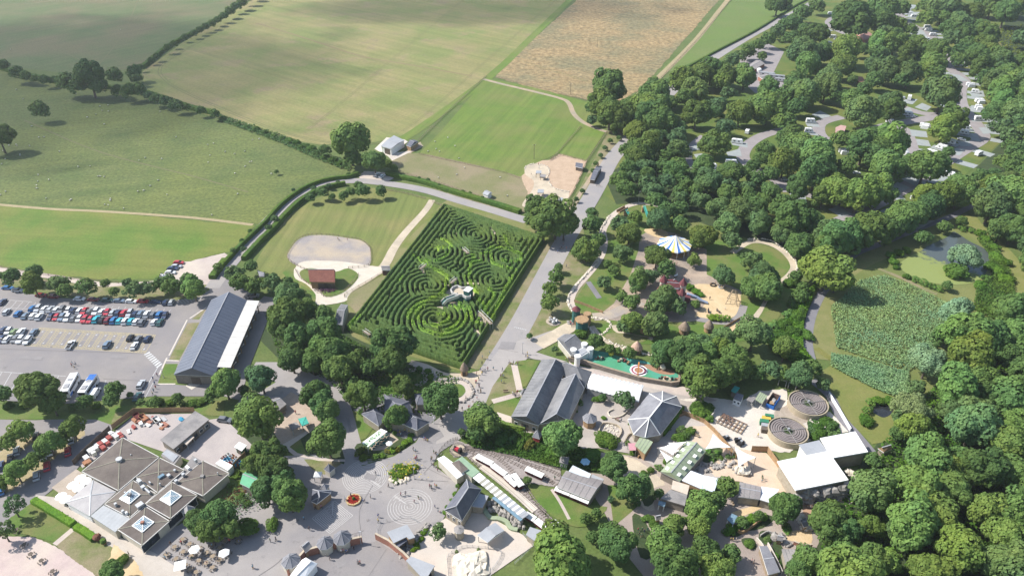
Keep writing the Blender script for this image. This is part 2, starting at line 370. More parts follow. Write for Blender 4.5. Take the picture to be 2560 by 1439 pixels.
# event meadow
ST('meadow',[(1075,494),(1030,486),(960,470),(868,470),(790,496),(720,540),(660,620),(632,668),(720,712),(870,750),(1100,515)],z(3),G_mead)
ST('meadow',[(1118,500),(1200,512),(1310,545),(1400,590),(1410,600),(1290,780),(1232,880),(1200,900),(1160,930),(860,840),(870,750),(1100,512)],z(2),MAT('maze_surround_grass',(.115,.16,.03),(.16,.175,.045),.15,1.5,.25,big=(.2,.19,.08),bigs=.06))
ST('gravel_arena',ZR((1015,1250),(1090,1090),(1180,1005),(1330,962),(1560,965),(1800,1000),(1960,1030),(2060,1110),(2085,1180),(2060,1350),(1800,1395),(1300,1425),(1150,1360)),z(6),GRAV,smooth=4)
strip('gravel_track',[(1080,500),(1062,528),(1015,580),(985,620),(960,665),(920,695),(870,725),(852,745)],(3.2,5),z(7),CREAM,5)
ST('gravel_path',ZS((1000,130),(1100,60),(1500,60),(1850,110),(1990,130),(2000,190),(1730,330),(1600,450),(1560,520),(1250,560),(1230,440),(1120,320),(1000,260),(980,180)),z(7),MAT('pale_track',(.5,.44,.36),(.56,.5,.42),.3,3,.12),smooth=3)
ST('barn_lawn',ZS((1045,190),(1100,150),(1200,140),(1450,180),(1600,140),(1720,215),(1660,320),(1520,430),(1350,465),(1260,370),(1150,310),(1080,260)),z(8),G_lawn,smooth=3)
ST('lawn',ZS((850,190),(960,100),(1040,115),(990,200),(1040,310),(900,250)),z(6),G_lawn)
ST('lawn',ZS((1060,330),(1250,440),(1230,520),(1080,480)),z(6),G_lawn)
ST('dry_lawn',ZS((1560,470),(1600,430),(1900,260),(2080,200),(1900,420),(1700,640),(1600,560)),z(5),G_dry,jit=.4)
# overflow gravel by the road
ST('gravel_parking',ZA((1580,200),(1620,150),(1800,60),(2050,0),(2180,-30),(2260,20),(2100,200),(2130,380),(1990,480),(1900,400),(1700,240)),z(5),PINK,jit=.8)
strip('access_road',ZA((-300,110),(0,128),(250,170),(480,195),(700,235),(950,270),(1150,280),(1500,260),(1700,240)),3.2,z(6),PINK,3)
ST('hedge_strip',[(-60,690),(0,680),(150,705),(260,718),(400,706),(520,712),(528,735),(480,752),(300,748),(150,738),(0,716),(-60,712)],z(6),G_lawnd)
# car park
ST('car_park',[(-300,690),(0,716),(110,742),(260,752),(430,752),(500,742),(560,700),(600,690),(640,760),(660,740),(690,745),(625,915),(600,1000),(560,990),(380,990),(150,1010),(0,1000),(-300,980)],z(7),ASPH)
ST('verge',ZA((2010,500),(1930,615),(1860,612),(1980,515)),z(9),G_lawnd)
ST('verge',ZA((1820,650),(1935,645),(1735,1015),(1640,1000)),z(9),G_lawnd)
ST('verge',ZA((1600,1045),(1725,1045),(1690,1150),(1880,1200),(1830,1255),(1530,1235)),z(9),G_lawn)
for a in(((2005,498),(1840,605)),((1815,620),(1640,965)),((1620,985),(1545,1150)),((1600,1012),(1735,1015)),((1700,1240),(1530,1240))):
 strip('kerb',ZA(*a),.55,z(11),KERB,0)
ST('footpath',[(640,905),(690,905),(745,915),(790,940),(800,965),(740,990),(700,1010),(640,985),(690,955),(625,930)],z(9),ASPHR)
strip('footpath',[(700,940),(730,950),(700,985),(650,1003),(600,1000)],5,z(10),ASPHR,3)
# parking lines
def line(a,b,wd,zz,m,name='bay_line'):
 return strip(name,[a,b],wd,zz,m,0)
LN=MB();LY=MB()
def lmark(mbx,a,b,wd=.14,zz=.085):
 _,L,Rr=strip_pts([a,b],wd,0);mbx.add([(p.x,p.y,zz)for p in(Rr[0],Rr[1],L[1],L[0])],[(0,1,2,3)])
def lerp(a,b,t):return(a[0]+(b[0]-a[0])*t,a[1]+(b[1]-a[1])*t)
for i in range(26):       # upper block: upper row | lower row
 t=i/25
 a,b,c=lerp(*ZA((100,435),(1660,515)),t),lerp(*ZA((40,500),(1600,590)),t),lerp(*ZA((-20,575),(1520,700)),t)
 lmark(LN,a,b);lmark(LN,b,c)
 t2=t
lmark(LN,*ZA((-60,415),(310,445)));lmark(LN,*ZA((40,500),(1600,590)));lmark(LN,*ZA((-60,570),(620,640)))
for i in range(8):
 t=i/7;lmark(LN,lerp(*ZA((-40,680),(370,705)),t),lerp(*ZA((-120,850),(280,870)),t))
for i in range(11):
 x=-40+92*i;lmark(LN,ZA((x+60,1125+i*5.5))[0],ZA((x-60,1330+i*6))[0],.16)
lmark(LN,*ZA((-10,1120),(640,1165)));lmark(LN,*ZA((1030,1200),(990,1330)));
for i in range(9):lmark(LN,*ZA((1700+i*30,430-i*6),(1740+i*30,470-i*7)),.12)
lmark(LN,*ZA((1360,1370),(1530,1080)),.2);lmark(LN,*ZA((1410,1370),(1500,1200)),.15)
LN.build('bay_marking',WPAINT,kind='structure')
CR=MB()
for i in range(8):        # zebra crossing
 a,b=ZA((1400+i*17,958+i*17.5),(1455+i*16.5,932+i*15.5));lmark(CR,a,b,.75)
CR.build('zebra_crossing',WPAINT,kind='structure')
# hatched disabled bays
q0,q1,q2,q3=ZA((385,695),(1510,765),(1410,940),(250,870))
def qd(u,v):return lerp(lerp(q0,q1,u),lerp(q3,q2,u),v)
for v in(0,.1,.9,1):lmark(LY,qd(0,v),qd(1,v),.18)
nb=13
for i in range(nb+1):
 u=i/nb;lmark(LY,qd(u,0),qd(u,1),.16)
 if i<nb:
  lmark(LY,qd(u+.032,.1),qd(u+.032,.9),.14)
  for k in range(9):
   lmark(LY,qd(u,.1+k*.09),qd(u+.032,.1+(k+1)*.09),.12);lmark(LY,qd(u+.032,.1+k*.09),qd(u,.1+(k+1)*.09),.12)
 if i<nb:
  lmark(LY,qd(u+.032,.5),qd(u+1/nb,.5),.1)
  for k in range(3):
   for v0 in(0,.9):
    a=u+k/nb/3;lmark(LY,qd(a,v0),qd(a+1/nb/3,v0+.1),.12);lmark(LY,qd(a+1/nb/3,v0),qd(a,v0+.1),.12)
LY.build('hatched_bay_marking',YPAINT,kind='structure')
WS=MB()
for i in range(nb):
 for v in(.2,.8):
  c=P(*qd((i+.62)/nb,v));WS.cyl((c.x,c.y,.09),.3,.004,10);WS.box((c.x+.1,c.y+.45,.09),(.14,.4,.004))
WS.build('wheelchair_symbol',WPAINT,kind='structure')
# plaza and paved centre
ST('plaza',[(640,1180),(700,1140),(790,1135),(860,1160),(870,1120),(905,1165),(985,1140),(1040,1105),(1060,1070),(1090,1050),(1130,1020),(1185,1000),(1210,1010),(1160,1090),(1100,1130),(1080,1160),(1148,1210),(1128,1260),(1090,1330),(1060,1345),(1100,1440),(1200,1560),(500,1560),(300,1440),(330,1370),(470,1300),(600,1260)],z(8),ASPHP)
ST('avenue',[(1095,1060),(1180,985),(1205,930),(1250,870),(1300,850),(1340,840),(1420,812),(1432,830),(1340,880),(1420,905),(1380,905),(1320,895),(1240,960),(1195,1030),(1160,1092),(1090,1110)],z(10),MAT('avenue_paving',(.305,.28,.265),(.345,.315,.295),.2,3,.09))
strip('pale_path',[(1345,862),(1395,835),(1425,818),(1450,815)],6,z(11),CREAM,3)
strip('footpath',[(800,935),(822,965),(845,1000),(860,1040),(875,1100),(895,1165)],6,z(9),ASPHP,4)
strip('footpath',[(840,945),(835,985),(860,1010)],3,z(8),PINK,3)
ST('paving',ZB((350,880),(520,900),(900,1130),(1150,1280),(1500,1440),(1900,1700),(1500,1800),(1000,1420),(700,1180),(320,930)),z(8),MAT('pale_path_paving',(.42,.37,.32),(.47,.42,.37),.3,3,.1))
ST('car_lot',[(-300,1040),(0,1048),(90,1050),(250,1040),(285,1020),(292,1060),(240,1120),(185,1180),(110,1240),(20,1330),(-300,1330)],z(6),ASPH)
ST('parking_island',ZB((-50,500),(150,350),(340,280),(400,330),(250,420),(30,620),(-50,640)),z(8),TRACK,jit=.4)
ST('parking_island',ZB((250,640),(420,480),(640,350),(800,250),(830,300),(560,500),(330,700),(0,900),(-60,860)),z(8),TRACK,jit=.4)
ST('lawn',ZB((320,945),(720,1190),(540,1340),(200,1250),(60,1130)),z(8),G_lawn,jit=.15)
ST('lawn',ZB((735,1215),(1000,1340),(1110,1400),(1250,1500),(1000,1700),(700,1500),(545,1365)),z(8),G_lawnd,jit=.2)
ST('pink_yard',ZT((-900,800),(300,900),(420,890),(760,1020),(1320,1380),(1300,1700),(-900,1700)),z(7),MAT('pink_paving',(.42,.33,.31),(.48,.38,.35),.3,3,.12,big=(.5,.42,.36),bigs=.08),jit=.3)
strip('footpath',ZB((715,1205),(530,1360)),1.6,z(9),PINK,0)
ST('sandy_ground',ZT((1500,1280),(1580,1000),(1900,1250),(2000,1440),(1900,1600),(1500,1600)),z(9),SAND,jit=.3)
ST('service_yard',ZB((760,560),(1310,100),(1900,90),(2030,150),(2170,130),(2450,400),(2380,480),(2230,660),(1700,500),(1200,330),(800,620)),z(8),MAT('service_yard_concrete',(.35,.31,.3),(.41,.36,.34),.2,3,.12))
ST('grass_bank',[(-300,990),(0,1010),(150,1030),(250,1035),(270,1015),(500,1005),(560,1000),(560,1040),(345,1030),(280,1062),(240,1048),(0,1048),(-300,1040)],z(7),G_lawn)
ST('lawn',ZB((1080,180),(1120,80),(1310,60),(1260,110)),z(9),G_lawnd)
ST('terrace',ZB((560,850),(500,810),(740,630),(900,730),(640,950)),z(9),MAT('terrace_paving',(.36,.3,.24),(.42,.35,.29),.4,3,.12))
ST('lawn',ZB((2160,760),(2240,640),(2560,640),(2560,900),(2240,820)),z(7),G_lawn)
ST('play_yard',ZC((330,320),(400,270),(480,300),(700,420),(790,600),(680,700),(400,830),(330,700),(380,480)),z(9),MAT('dirt_yard',(.36,.28,.22),(.42,.34,.27),.3,3,.15))
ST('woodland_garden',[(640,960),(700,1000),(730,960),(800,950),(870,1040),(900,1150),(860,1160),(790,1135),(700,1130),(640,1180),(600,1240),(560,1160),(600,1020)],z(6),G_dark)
ST('lawn',ZC((440,825),(580,750),(640,900),(760,960),(500,880)),z(8),G_lawn)
ST('lawn',ZC((620,960),(900,960),(990,1000),(820,1110),(700,1060)),z(9),G_lawnd)
ST('footpath',ZC((400,825),(640,690),(660,710),(480,840),(560,900),(760,950),(900,960),(1020,960),(1020,985),(760,975),(520,920)),z(9),PINK)
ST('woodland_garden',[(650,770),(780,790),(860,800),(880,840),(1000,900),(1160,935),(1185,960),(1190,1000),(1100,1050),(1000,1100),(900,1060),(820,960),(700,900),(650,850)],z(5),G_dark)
ST('lawn',ZC((1000,480),(1150,500),(1300,640),(1220,760),(1100,800),(1040,600)),z(8),G_lawn)
ST('lawn',ZC((1320,160),(1700,100),(2200,220),(2200,330),(1900,420),(1400,330)),z(7),G_lawn)
strip('garden_path',ZC((1640,100),(1740,90),(1800,140),(1790,200),(1710,250)),2,z(9),PINK,4)
strip('garden_path',ZC((1690,40),(1820,80),(1880,160),(1960,220),(2120,205),(2200,240),(2225,310),(2180,370),(2100,400)),2.6,z(9),PINK,4)
ST('maze_forecourt',ZC((1940,130),(2200,130),(2330,100),(2420,130),(2290,330),(2240,240),(2120,180),(1960,190)),z(9),CREAM,smooth=2)
strip('gravel_track',ZC((1650,20),(1800,60),(1940,130),(2100,170)),2.5,z(8),CREAM,3)
ST('beer_garden',ZC((1250,850),(1430,680),(1540,770),(1390,870),(1290,880)),z(10),GRAV)
ST('flowerbed_soil',ZC((1110,850),(1200,950),(1350,945),(1560,860),(1660,800),(1560,750),(1400,870),(1280,880),(1180,800)),z(9),G_dark,smooth=2)
ST('building_yard',ZC((1100,480),(1400,330),(1800,330),(1900,560),(1700,780),(1650,790),(1140,540)),z(7),ASPHD)
# avenue lawns
ST('lawn',[(1232,965),(1275,905),(1300,915),(1300,965),(1290,985),(1235,1003),(1205,1030)],z(11),G_lawnd)
ST('lawn',ZF((350,400),(460,385),(580,400),(450,640),(390,660),(320,450)),z(11),G_lawn)
ST('lawn',ZF((140,810),(340,750),(400,790),(300,950),(130,900)),z(11),G_lawn)
ST('verge',[(1420,612),(1455,560),(1475,640),(1470,700),(1425,770),(1424,812),(1350,840),(1318,850),(1310,835),(1345,760)],z(5),G_lawnd)
ST('maze_verge',[(1370,606),(1404,604),(1330,740),(1232,905),(1195,925),(1165,915),(1275,750)],z(8),G_lawnd,jit=.3)
strip('footpath',ZF((330,430),(385,680)),2.2,z(12),PINK,0);strip('footpath',ZF((120,790),(390,715)),2.2,z(12),PINK,0)
strip('footpath',ZF((150,920),(300,970),(420,1020)),3,z(12),PINK,3)
DM=MB()
for i in range(7):a,b=ZF((335+i*17.5,70+i*4),(343+i*17.5,71+i*4));lmark(DM,a,b,.5,.13)
DM.build('road_marking',WPAINT,kind='structure')
# farmyard quarter on the right
ST('courtyard',ZF((860,420),(1900,640),(2050,760),(2560,900),(2600,1500),(2000,1600),(1500,1300),(1150,1240),(700,1250),(330,1110),(170,990),(300,960),(560,1030),(900,960),(1000,700),(880,500)),z(8),MAT('courtyard_paving',(.38,.34,.305),(.44,.39,.35),.25,3,.14,big=(.34,.3,.27),bigs=.08))
ST('works_yard',ZG((300,380),(560,360),(900,400),(1080,300),(1340,280),(1380,500),(1560,560),(1760,500),(1960,690),(1650,760),(1450,820),(1380,900),(1150,880),(900,880),(760,800),(560,640),(620,480),(420,400)),z(9),CONC,jit=.3)
ST('rough_ground',ZG((1540,560),(1700,530),(1850,620),(1860,700),(1640,770),(1560,740)),z(10),G_dark,jit=.4)
ST('tank_surround',ZG((1240,480),(1480,380),(1700,520),(1500,620),(1200,600)),z(10),MAT('dusty_ground',(.3,.25,.2),(.38,.32,.26),.5,3,.2),jit=.4)
ST('enclosure_floor',ZG((430,640),(620,640),(820,850),(1150,900),(1230,1000),(1420,1240),(1270,1310),(900,1180),(640,1120),(560,1000),(580,860),(430,800)),z(10),MAT('enclosure_sand',(.5,.38,.28),(.56,.44,.33),.3,3,.12),jit=.2)
ST('enclosure_floor',ZH((1030,640),(1340,500),(1620,540),(1530,720),(1380,800),(1300,790),(1200,740),(1040,740)),z(9),MAT('penguin_floor',(.42,.36,.32),(.5,.43,.38),.4,3,.12))
ST('enclosure_floor',ZH((1030,750),(1190,735),(1200,860),(1120,900),(1040,830)),z(10),REDS,jit=.1)
strip('service_road',[(2030,950),(2075,990),(2100,1040),(2140,1085),(2178,1130)],3.2,z(9),ASPHD,4)
ST('bank_grass',[(2050,930),(2090,905),(2180,960),(2300,1000),(2240,1050),(2230,1100),(2180,1110),(2110,1040)],z(5),MAT('bank_grass',(.14,.165,.04),(.18,.18,.055),.15,1.5,.2))
ST('road_verge',ZF((860,400),(900,430),(1500,600),(1900,660),(1960,640),(2300,780),(2240,790),(1700,670),(1200,560),(880,470)),z(10),PINK)
ST('play_surface',ZF((930,380),(1100,290),(1380,360),(1600,400),(1880,500),(1935,560),(1920,620),(1700,590),(1300,480),(1000,410)),z(11),GREENR,smooth=2)
ST('play_surface',ZF((1530,420),(1700,440),(1880,500),(1860,530),(1740,520),(1620,470)),z(12),BRUB,smooth=3)
# playground
ST('playground',[(1430,780),(1420,760),(1460,680),(1500,620),(1510,560),(1560,515),(1640,510),(1760,560),(1900,610),(1980,640),(2000,700),(1920,840),(1870,850),(1800,860),(1620,860),(1500,860),(1450,830)],z(4),G_lawn)
ST('play_dirt',ZK((850,430),(960,360),(1200,400),(1500,560),(1500,800),(1840,960),(1800,1200),(1300,1260),(700,1260),(420,1220),(600,1080),(760,800),(840,560)),z(6),MAT('play_dirt',(.34,.26,.2),(.42,.33,.25),.2,2,.25,big=(.24,.2,.17),bigs=.08))
ST('sandpit',ZK((1380,900),(1560,900),(1800,960),(1830,1090),(1780,1200),(1600,1240),(1380,1210),(1480,1090),(1400,1000)),z(8),SAND,smooth=3)
ST('sandpit',ZK((900,360),(1060,360),(1130,410),(1060,450),(920,400)),z(8),SAND,smooth=2)
ST('sandpit',ZK((1600,1370),(1820,1240),(1900,1250),(1700,1380)),z(9),SAND)
ST('pale_path',ZK((1840,1150),(1870,1180),(1940,1210),(2020,1110),(2060,1040),(2100,1040),(2040,1160),(1995,1230),(2010,1280),(2080,1320),(2020,1370),(1920,1330),(1880,1260)),z(9),CREAM)
ST('round_lawn',ZK((1760,600),(1850,520),(2010,510),(2180,560),(2290,650),(2310,740),(2220,850),(2100,880),(1900,800),(1780,700)),z(7),G_lawn,smooth=4)
strip('pale_path',ZK((1750,590),(1880,500),(1990,480),(2150,520),(2280,610),(2345,720),(2310,800),(2220,880)),3.0,z(8),CREAM,5)
PATHC=ZK((840,110),(740,135),(620,200),(540,290),(495,380),(510,480),(490,590),(430,700),(340,810),(240,920),(190,1010),(185,1090),(230,1160))
strip('walled_path',PATHC,3.0,z(8),PINK,5)
strip('play_path',ZK((840,110),(1000,125),(1150,200)),3,z(8),PINK,3)
strip('asphalt_path',ZK((350,870),(460,1030)),2.2,z(8),ASPHD,0)
strip('asphalt_path',ZK((1860,1100),(1820,1200),(1730,1260),(1600,1260),(1400,1230)),3,z(9),ASPH,4)
strip('asphalt_path',ZK((400,1210),(560,1190),(700,1130),(860,1060)),5,z(7),GRAV,4)
strip('sandy_path',ZK((600,1290),(640,1350),(820,1400),(980,1420)),2,z(8),CREAM,4)
strip('sandy_path',ZK((380,1300),(460,1400),(560,1460),(700,1530)),2.5,z(8),CREAM,4)
ST('crazy_golf_lawn',ZF((1210,160),(1290,120),(1640,170),(1500,240),(1400,270),(1230,200)),z(8),G_lawnd,smooth=2)
# campsite
ST('campsite_grass',[(1560,330),(1700,170),(1990,30),(2120,-60),(2560,-60),(2480,150),(2560,300),(2400,450),(2080,590),(1900,560),(1560,520),(1500,480)],z(3),MAT('campsite_lawn',(.07,.12,.022),(.1,.15,.03),.1,2,.3,big=(.15,.16,.04),bigs=.04))
CR1=[(2090,560),(2160,525),(2260,470),(2330,425),(2400,380),(2455,345),(2440,310),(2405,265),(2400,225),(2410,200),(2370,165),(2350,110),(2300,75),(2255,45),(2230,0),(2180,-40)]
strip('campsite_road',CR1,8.5,z(8),CAMPR,5)
strip('campsite_road',[(2220,255),(2300,282),(2350,288),(2300,300),(2240,312),(2265,330),(2285,395)],8,z(8),CAMPR,5)
strip('campsite_road',[(2350,290),(2290,300),(2210,315),(2130,345),(2060,345),(2050,310),(2105,292)],7.5,z(8),CAMPR,5)
strip('campsite_road',[(1975,480),(1940,450),(1890,425),(1858,395),(1868,365),(1905,340),(1960,325),(2000,330)],7.5,z(8),CAMPR,5)
strip('campsite_road',[(1990,480),(2060,500),(2140,530)],5,z(7),CAMPR,3)
strip('campsite_road',[(1745,440),(1720,400),(1725,370),(1760,340)],5,z(8),CAMPR,4)
strip('campsite_road',[(2200,115),(2140,95),(2090,75),(2070,55),(2100,35),(2150,10)],6,z(8),CAMPR,4)
ST('camp_forecourt',[(1850,150),(1905,100),(1960,130),(1930,190),(1980,210),(1960,240),(1890,235),(1850,200)],z(7),CAMPR)
PITCHES=[ZO((1330,525),(1505,545),(1520,610),(1350,595)),ZO((1365,620),(1525,640),(1555,705),(1400,690)),ZO((1415,725),(1575,745),(1590,785),(1430,780)),
 ZO((1380,290),(1460,245),(1560,285),(1510,330)),ZO((1220,235),(1290,205),(1415,205),(1360,260)),ZO((1950,120),(2105,115),(2125,180),(1990,180)),
 ZO((1980,270),(2090,270),(2085,345),(1960,340)),ZO((1980,405),(2100,410),(2120,445),(1990,440)),ZO((2060,505),(2180,500),(2235,560),(2110,575)),
 ZO((1935,560),(2040,570),(2090,660),(1990,640)),ZO((1820,640),(1960,650),(1990,700),(1870,700)),ZO((1800,720),(1920,730),(1860,800),(1790,790)),
 ZO((290,370),(380,325),(500,385),(400,410)),ZO((225,455),(350,465),(390,500),(250,495)),ZO((215,550),(320,555),(380,590),(230,580)),
 ZO((1250,310),(1330,290),(1390,400),(1290,400)),ZO((1240,640),(1290,680),(1330,770),(1240,790)),ZO((465,1370),(560,1335),(725,1420),(600,1450)),
 ZO((40,1190),(220,1200),(240,1290),(120,1270)),ZO((1110,1210),(1210,1200),(1290,1270),(1180,1270)),ZO((1240,1050),(1330,1020),(1550,1110),(1450,1150)),
 ZO((1130,1130),(1200,1080),(1330,1140),(1200,1200)),ZO((990,1390),(1110,1350),(1170,1400),(1050,1430)),ZO((1700,990),(1790,990),(1640,1110),(1600,1080)),
 ZM((1390,1160),(1530,1140),(1600,1200),(1470,1250)),ZM((1330,980),(1480,940),(1500,1020),(1360,1020)),ZM((1380,860),(1560,880),(1560,930),(1400,900)),
 ZM((1330,1090),(1490,1110),(1500,1140),(1360,1130)),ZM((970,900),(1060,890),(1070,950),(970,960)),ZM((990,1000),(1080,990),(1130,1060),(1040,1070)),
 ZM((1040,1110),(1230,1140),(1260,1180),(1090,1180)),ZM((1290,1230),(1350,1270),(1310,1280),(1200,1210)),ZN((250,280),(440,280),(520,330),(330,330)),ZN((460,480),(560,460),(620,400),(640,470),(500,520)),
 ZN((1310,130),(1440,130),(1440,190),(1310,180)),ZN((1320,50),(1390,55),(1420,90),(1330,95)),ZN((1520,420),(1640,430),(1660,475),(1550,475)),ZN((1400,310),(1470,320),(1520,400),(1420,380)),
 ZN((1760,780),(1860,800),(1960,860),(1850,860)),ZL((1330,560),(1500,470),(1600,470),(1440,560))]
for i,q in enumerate(PITCHES):ST('caravan_pitch',q,z(9)+.0015*i,PITCH_M)
AUTO=[];cl=[P(*q).to_2d()for q in catmull(CR1,False,12)];acc=0;rq=random.Random(31)
for a_,b_ in zip(cl[:-1],cl[1:]):
 acc+=(b_-a_).length
 if acc<11:continue
 acc=0;d_=(b_-a_).normalized();n_=Vector((-d_.y,d_.x))
 for s_ in(-1,1):
  if rq.random()<.25:continue
  c_=a_+n_*s_*9.5;u_=d_*3.4;v_=n_*5;AUTO.append((c_,math.atan2(n_.y*s_,n_.x*s_)))
  flat('caravan_pitch',[tuple(c_-u_-v_),tuple(c_+u_-v_),tuple(c_+u_+v_),tuple(c_-u_+v_)],z(6),PITCH_M,raw=True)
# wetland
ST('meadow',[(2090,640),(2200,600),(2350,540),(2430,520),(2480,600),(2560,680),(2560,900),(2300,1010),(2100,920),(2040,860),(2030,740)],z(3),MAT('wet_meadow',(.1,.14,.035),(.14,.16,.045),.1,1.5,.25,big=(.17,.18,.06)))
strip('mown_path',ZL((1000,980),(1250,1080),(1450,1180),(1620,1250)),2,z(5),G_dry,3)
strip('mown_path',[(2420,540),(2455,580),(2500,620),(2540,670),(2545,720),(2530,780)],7,z(4),MAT('mown_wet',(.16,.18,.045),(.2,.2,.07),.2,2,.2),4)
strip('mown_path',[(2230,620),(2140,660),(2090,700),(2060,760),(2058,840),(2075,900)],9,z(4),MAT('mown_wet_b',(.15,.165,.05),(.2,.19,.075),.2,2,.2),4)
strip('mown_path',ZU((-100,560),(60,680),(250,760),(560,860),(900,800),(1050,790)),2.5,z(5),MAT('reed_gap',(.14,.15,.03),(.18,.17,.05),.3,2,.3),4)
POND=ZL((1215,950),(1300,870),(1440,800),(1520,740),(1740,640),(1800,590),(1960,690),(2130,780),(2170,900),(2120,1050),(2000,1130),(1780,1150),(1560,1130),(1330,1050))
m,t,b=mk('duckweed_water');g=t.nodes.new('ShaderNodeNewGeometry').outputs['Position']
pc=P(2390,650);sp=t.nodes.new('ShaderNodeVectorMath');sp.operation='DOT_PRODUCT'
dweed=(P(2290,690)-P(2400,610)).normalized();sp.inputs[1].default_value=tuple(dweed);t.links.new(g,sp.inputs[0])
mp=t.nodes.new('ShaderNodeMapRange');k0=P(2345,655).dot(dweed);mp.inputs[1].default_value=k0-12;mp.inputs[2].default_value=k0+10;t.links.new(sp.outputs['Value'],mp.inputs[0])
ad=t.nodes.new('ShaderNodeMath');ad.operation='ADD';t.links.new(mp.outputs[0],ad.inputs[0])
sb=t.nodes.new('ShaderNodeMath');sb.operation='MULTIPLY_ADD';sb.inputs[1].default_value=2.2;sb.inputs[2].default_value=-1.1;t.links.new(_noise(t,g,.12,5,.7),sb.inputs[0]);t.links.new(sb.outputs[0],ad.inputs[1])
f=_ramp(t,ad.outputs[0],[(.4,(0,0,0)),(.62,(1,1,1))])
t.links.new(_mix(t,(.075,.09,.085),(.2,.24,.07),f),b.inputs['Base Color'])  # open water base colour lightened to carry the sky's reflection
t.links.new(_ramp(t,f,[(0,(.12,)*3),(1,(.85,)*3)]),b.inputs['Roughness'])
ST('pond_water',POND,z(6),m,smooth=4)
WATER=MAT('dark_water',(.02,.022,.025),(.03,.032,.035),.4,1,.1,rough=.1,spec=.6)
ST('pond_water',ZU((590,1330),(640,1290),(780,1300),(900,1290),(860,1400),(760,1450),(650,1400)),z(6),WATER,smooth=4)
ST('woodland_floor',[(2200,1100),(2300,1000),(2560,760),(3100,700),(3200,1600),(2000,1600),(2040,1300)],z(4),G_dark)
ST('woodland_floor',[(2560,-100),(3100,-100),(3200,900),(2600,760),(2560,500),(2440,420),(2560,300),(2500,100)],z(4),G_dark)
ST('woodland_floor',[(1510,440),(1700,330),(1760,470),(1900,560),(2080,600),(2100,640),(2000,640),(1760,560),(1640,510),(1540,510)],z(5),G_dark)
strip('asphalt_path',[(2440,508),(2380,540),(2300,570),(2200,610),(2130,640),(2085,690),(2048,745),(2026,800),(2020,860),(2034,920)],3.4,z(7),ASPHD,5)
# zoo lower right
ST('zoo_paths',ZH((-1300,200),(-400,300),(-100,420),(0,800),(480,620),(900,700),(1300,900),(1150,1200),(900,1600),(-300,1700),(-700,1200),(-900,800)),z(5),MAT('zoo_path',(.33,.27,.23),(.39,.325,.275),.3,3,.18,big=(.28,.23,.2)))
for nm_,q_ in(('planting_bed',((120,200),(260,210),(200,330),(60,330))),('planting_bed',((300,960),(420,960),(440,1040),(330,1060))),('planting_bed',((620,1010),(720,1010),(740,1120),(620,1110))),('planting_bed',((760,1090),(830,1150),(880,1290),(800,1380),(740,1200))),('planting_bed',((440,1080),(560,1080),(580,1180),(480,1160))),('planting_bed',((640,840),(760,880),(640,980),(440,1000),(540,900))),('planting_bed',((-560,520),(-440,500),(-400,700),(-500,760))),('planting_bed',((-620,860),(-500,900),(-380,1200),(-540,1260)))):
 ST(nm_,ZH(*q_),z(9),G_dark,smooth=3)
for q_ in(((880,1090),(1000,1110),(1110,1150),(1120,1010),(980,1000),(900,1020)),((340,830),(560,760),(640,780),(460,860),(370,880))):
 ST('enclosure_sand',ZH(*q_),z(9),SAND,smooth=2)
ST('cream_path',ZE((1830,280),(2000,320),(2200,480),(2260,560),(2130,600),(2160,800),(2050,780),(1950,620),(1900,400)),z(8),CREAM,smooth=2)
ST('sea_lion_deck',ZE((130,880),(280,900),(420,700),(520,790),(620,900),(880,1040),(980,1150),(560,1440),(300,1500),(-100,1500),(-250,1180),(-50,1000)),z(9),MAT('buff_paving',(.5,.42,.35),(.56,.475,.4),.3,3,.1,big=(.48,.43,.38)))
ST('rocky_enclosure',ZE((170,1220),(290,1170),(450,1180),(620,1200),(520,1400),(560,1480),(200,1500),(180,1330)),z(10),CREAM,smooth=2)
ST('railway_yard',ZE((230,110),(420,200),(800,270),(1250,420),(1250,480),(1200,580),(960,540),(880,560),(1040,800),(1260,960),(1450,1440),(1250,1440),(1100,960),(900,720),(640,500),(330,280),(210,290),(180,200)),z(10),BALL,jit=.2)
ST('lawn',ZE((960,560),(1150,600),(1300,660),(1520,750),(1700,770),(1640,850),(1500,960),(1300,940),(1040,760),(940,640)),z(11),G_lawn,smooth=2)
strip('footpath',ZE((1160,600),(1240,720),(1330,890)),.9,z(12),PINK,3)
ST('lawn',ZE((1700,560),(1850,560),(2000,760),(1860,880),(1760,960),(1740,780)),z(8),G_lawn)
ST('garden',ZE((270,90),(800,20),(1600,250),(1700,460),(1250,400),(760,270),(400,200)),z(9),G_dark)
ST('yard',ZD((470,1440),(700,1280),(1180,1130),(1330,1100),(1620,1290),(1800,1500),(400,1600)),z(9),ASPHD and ASPH)
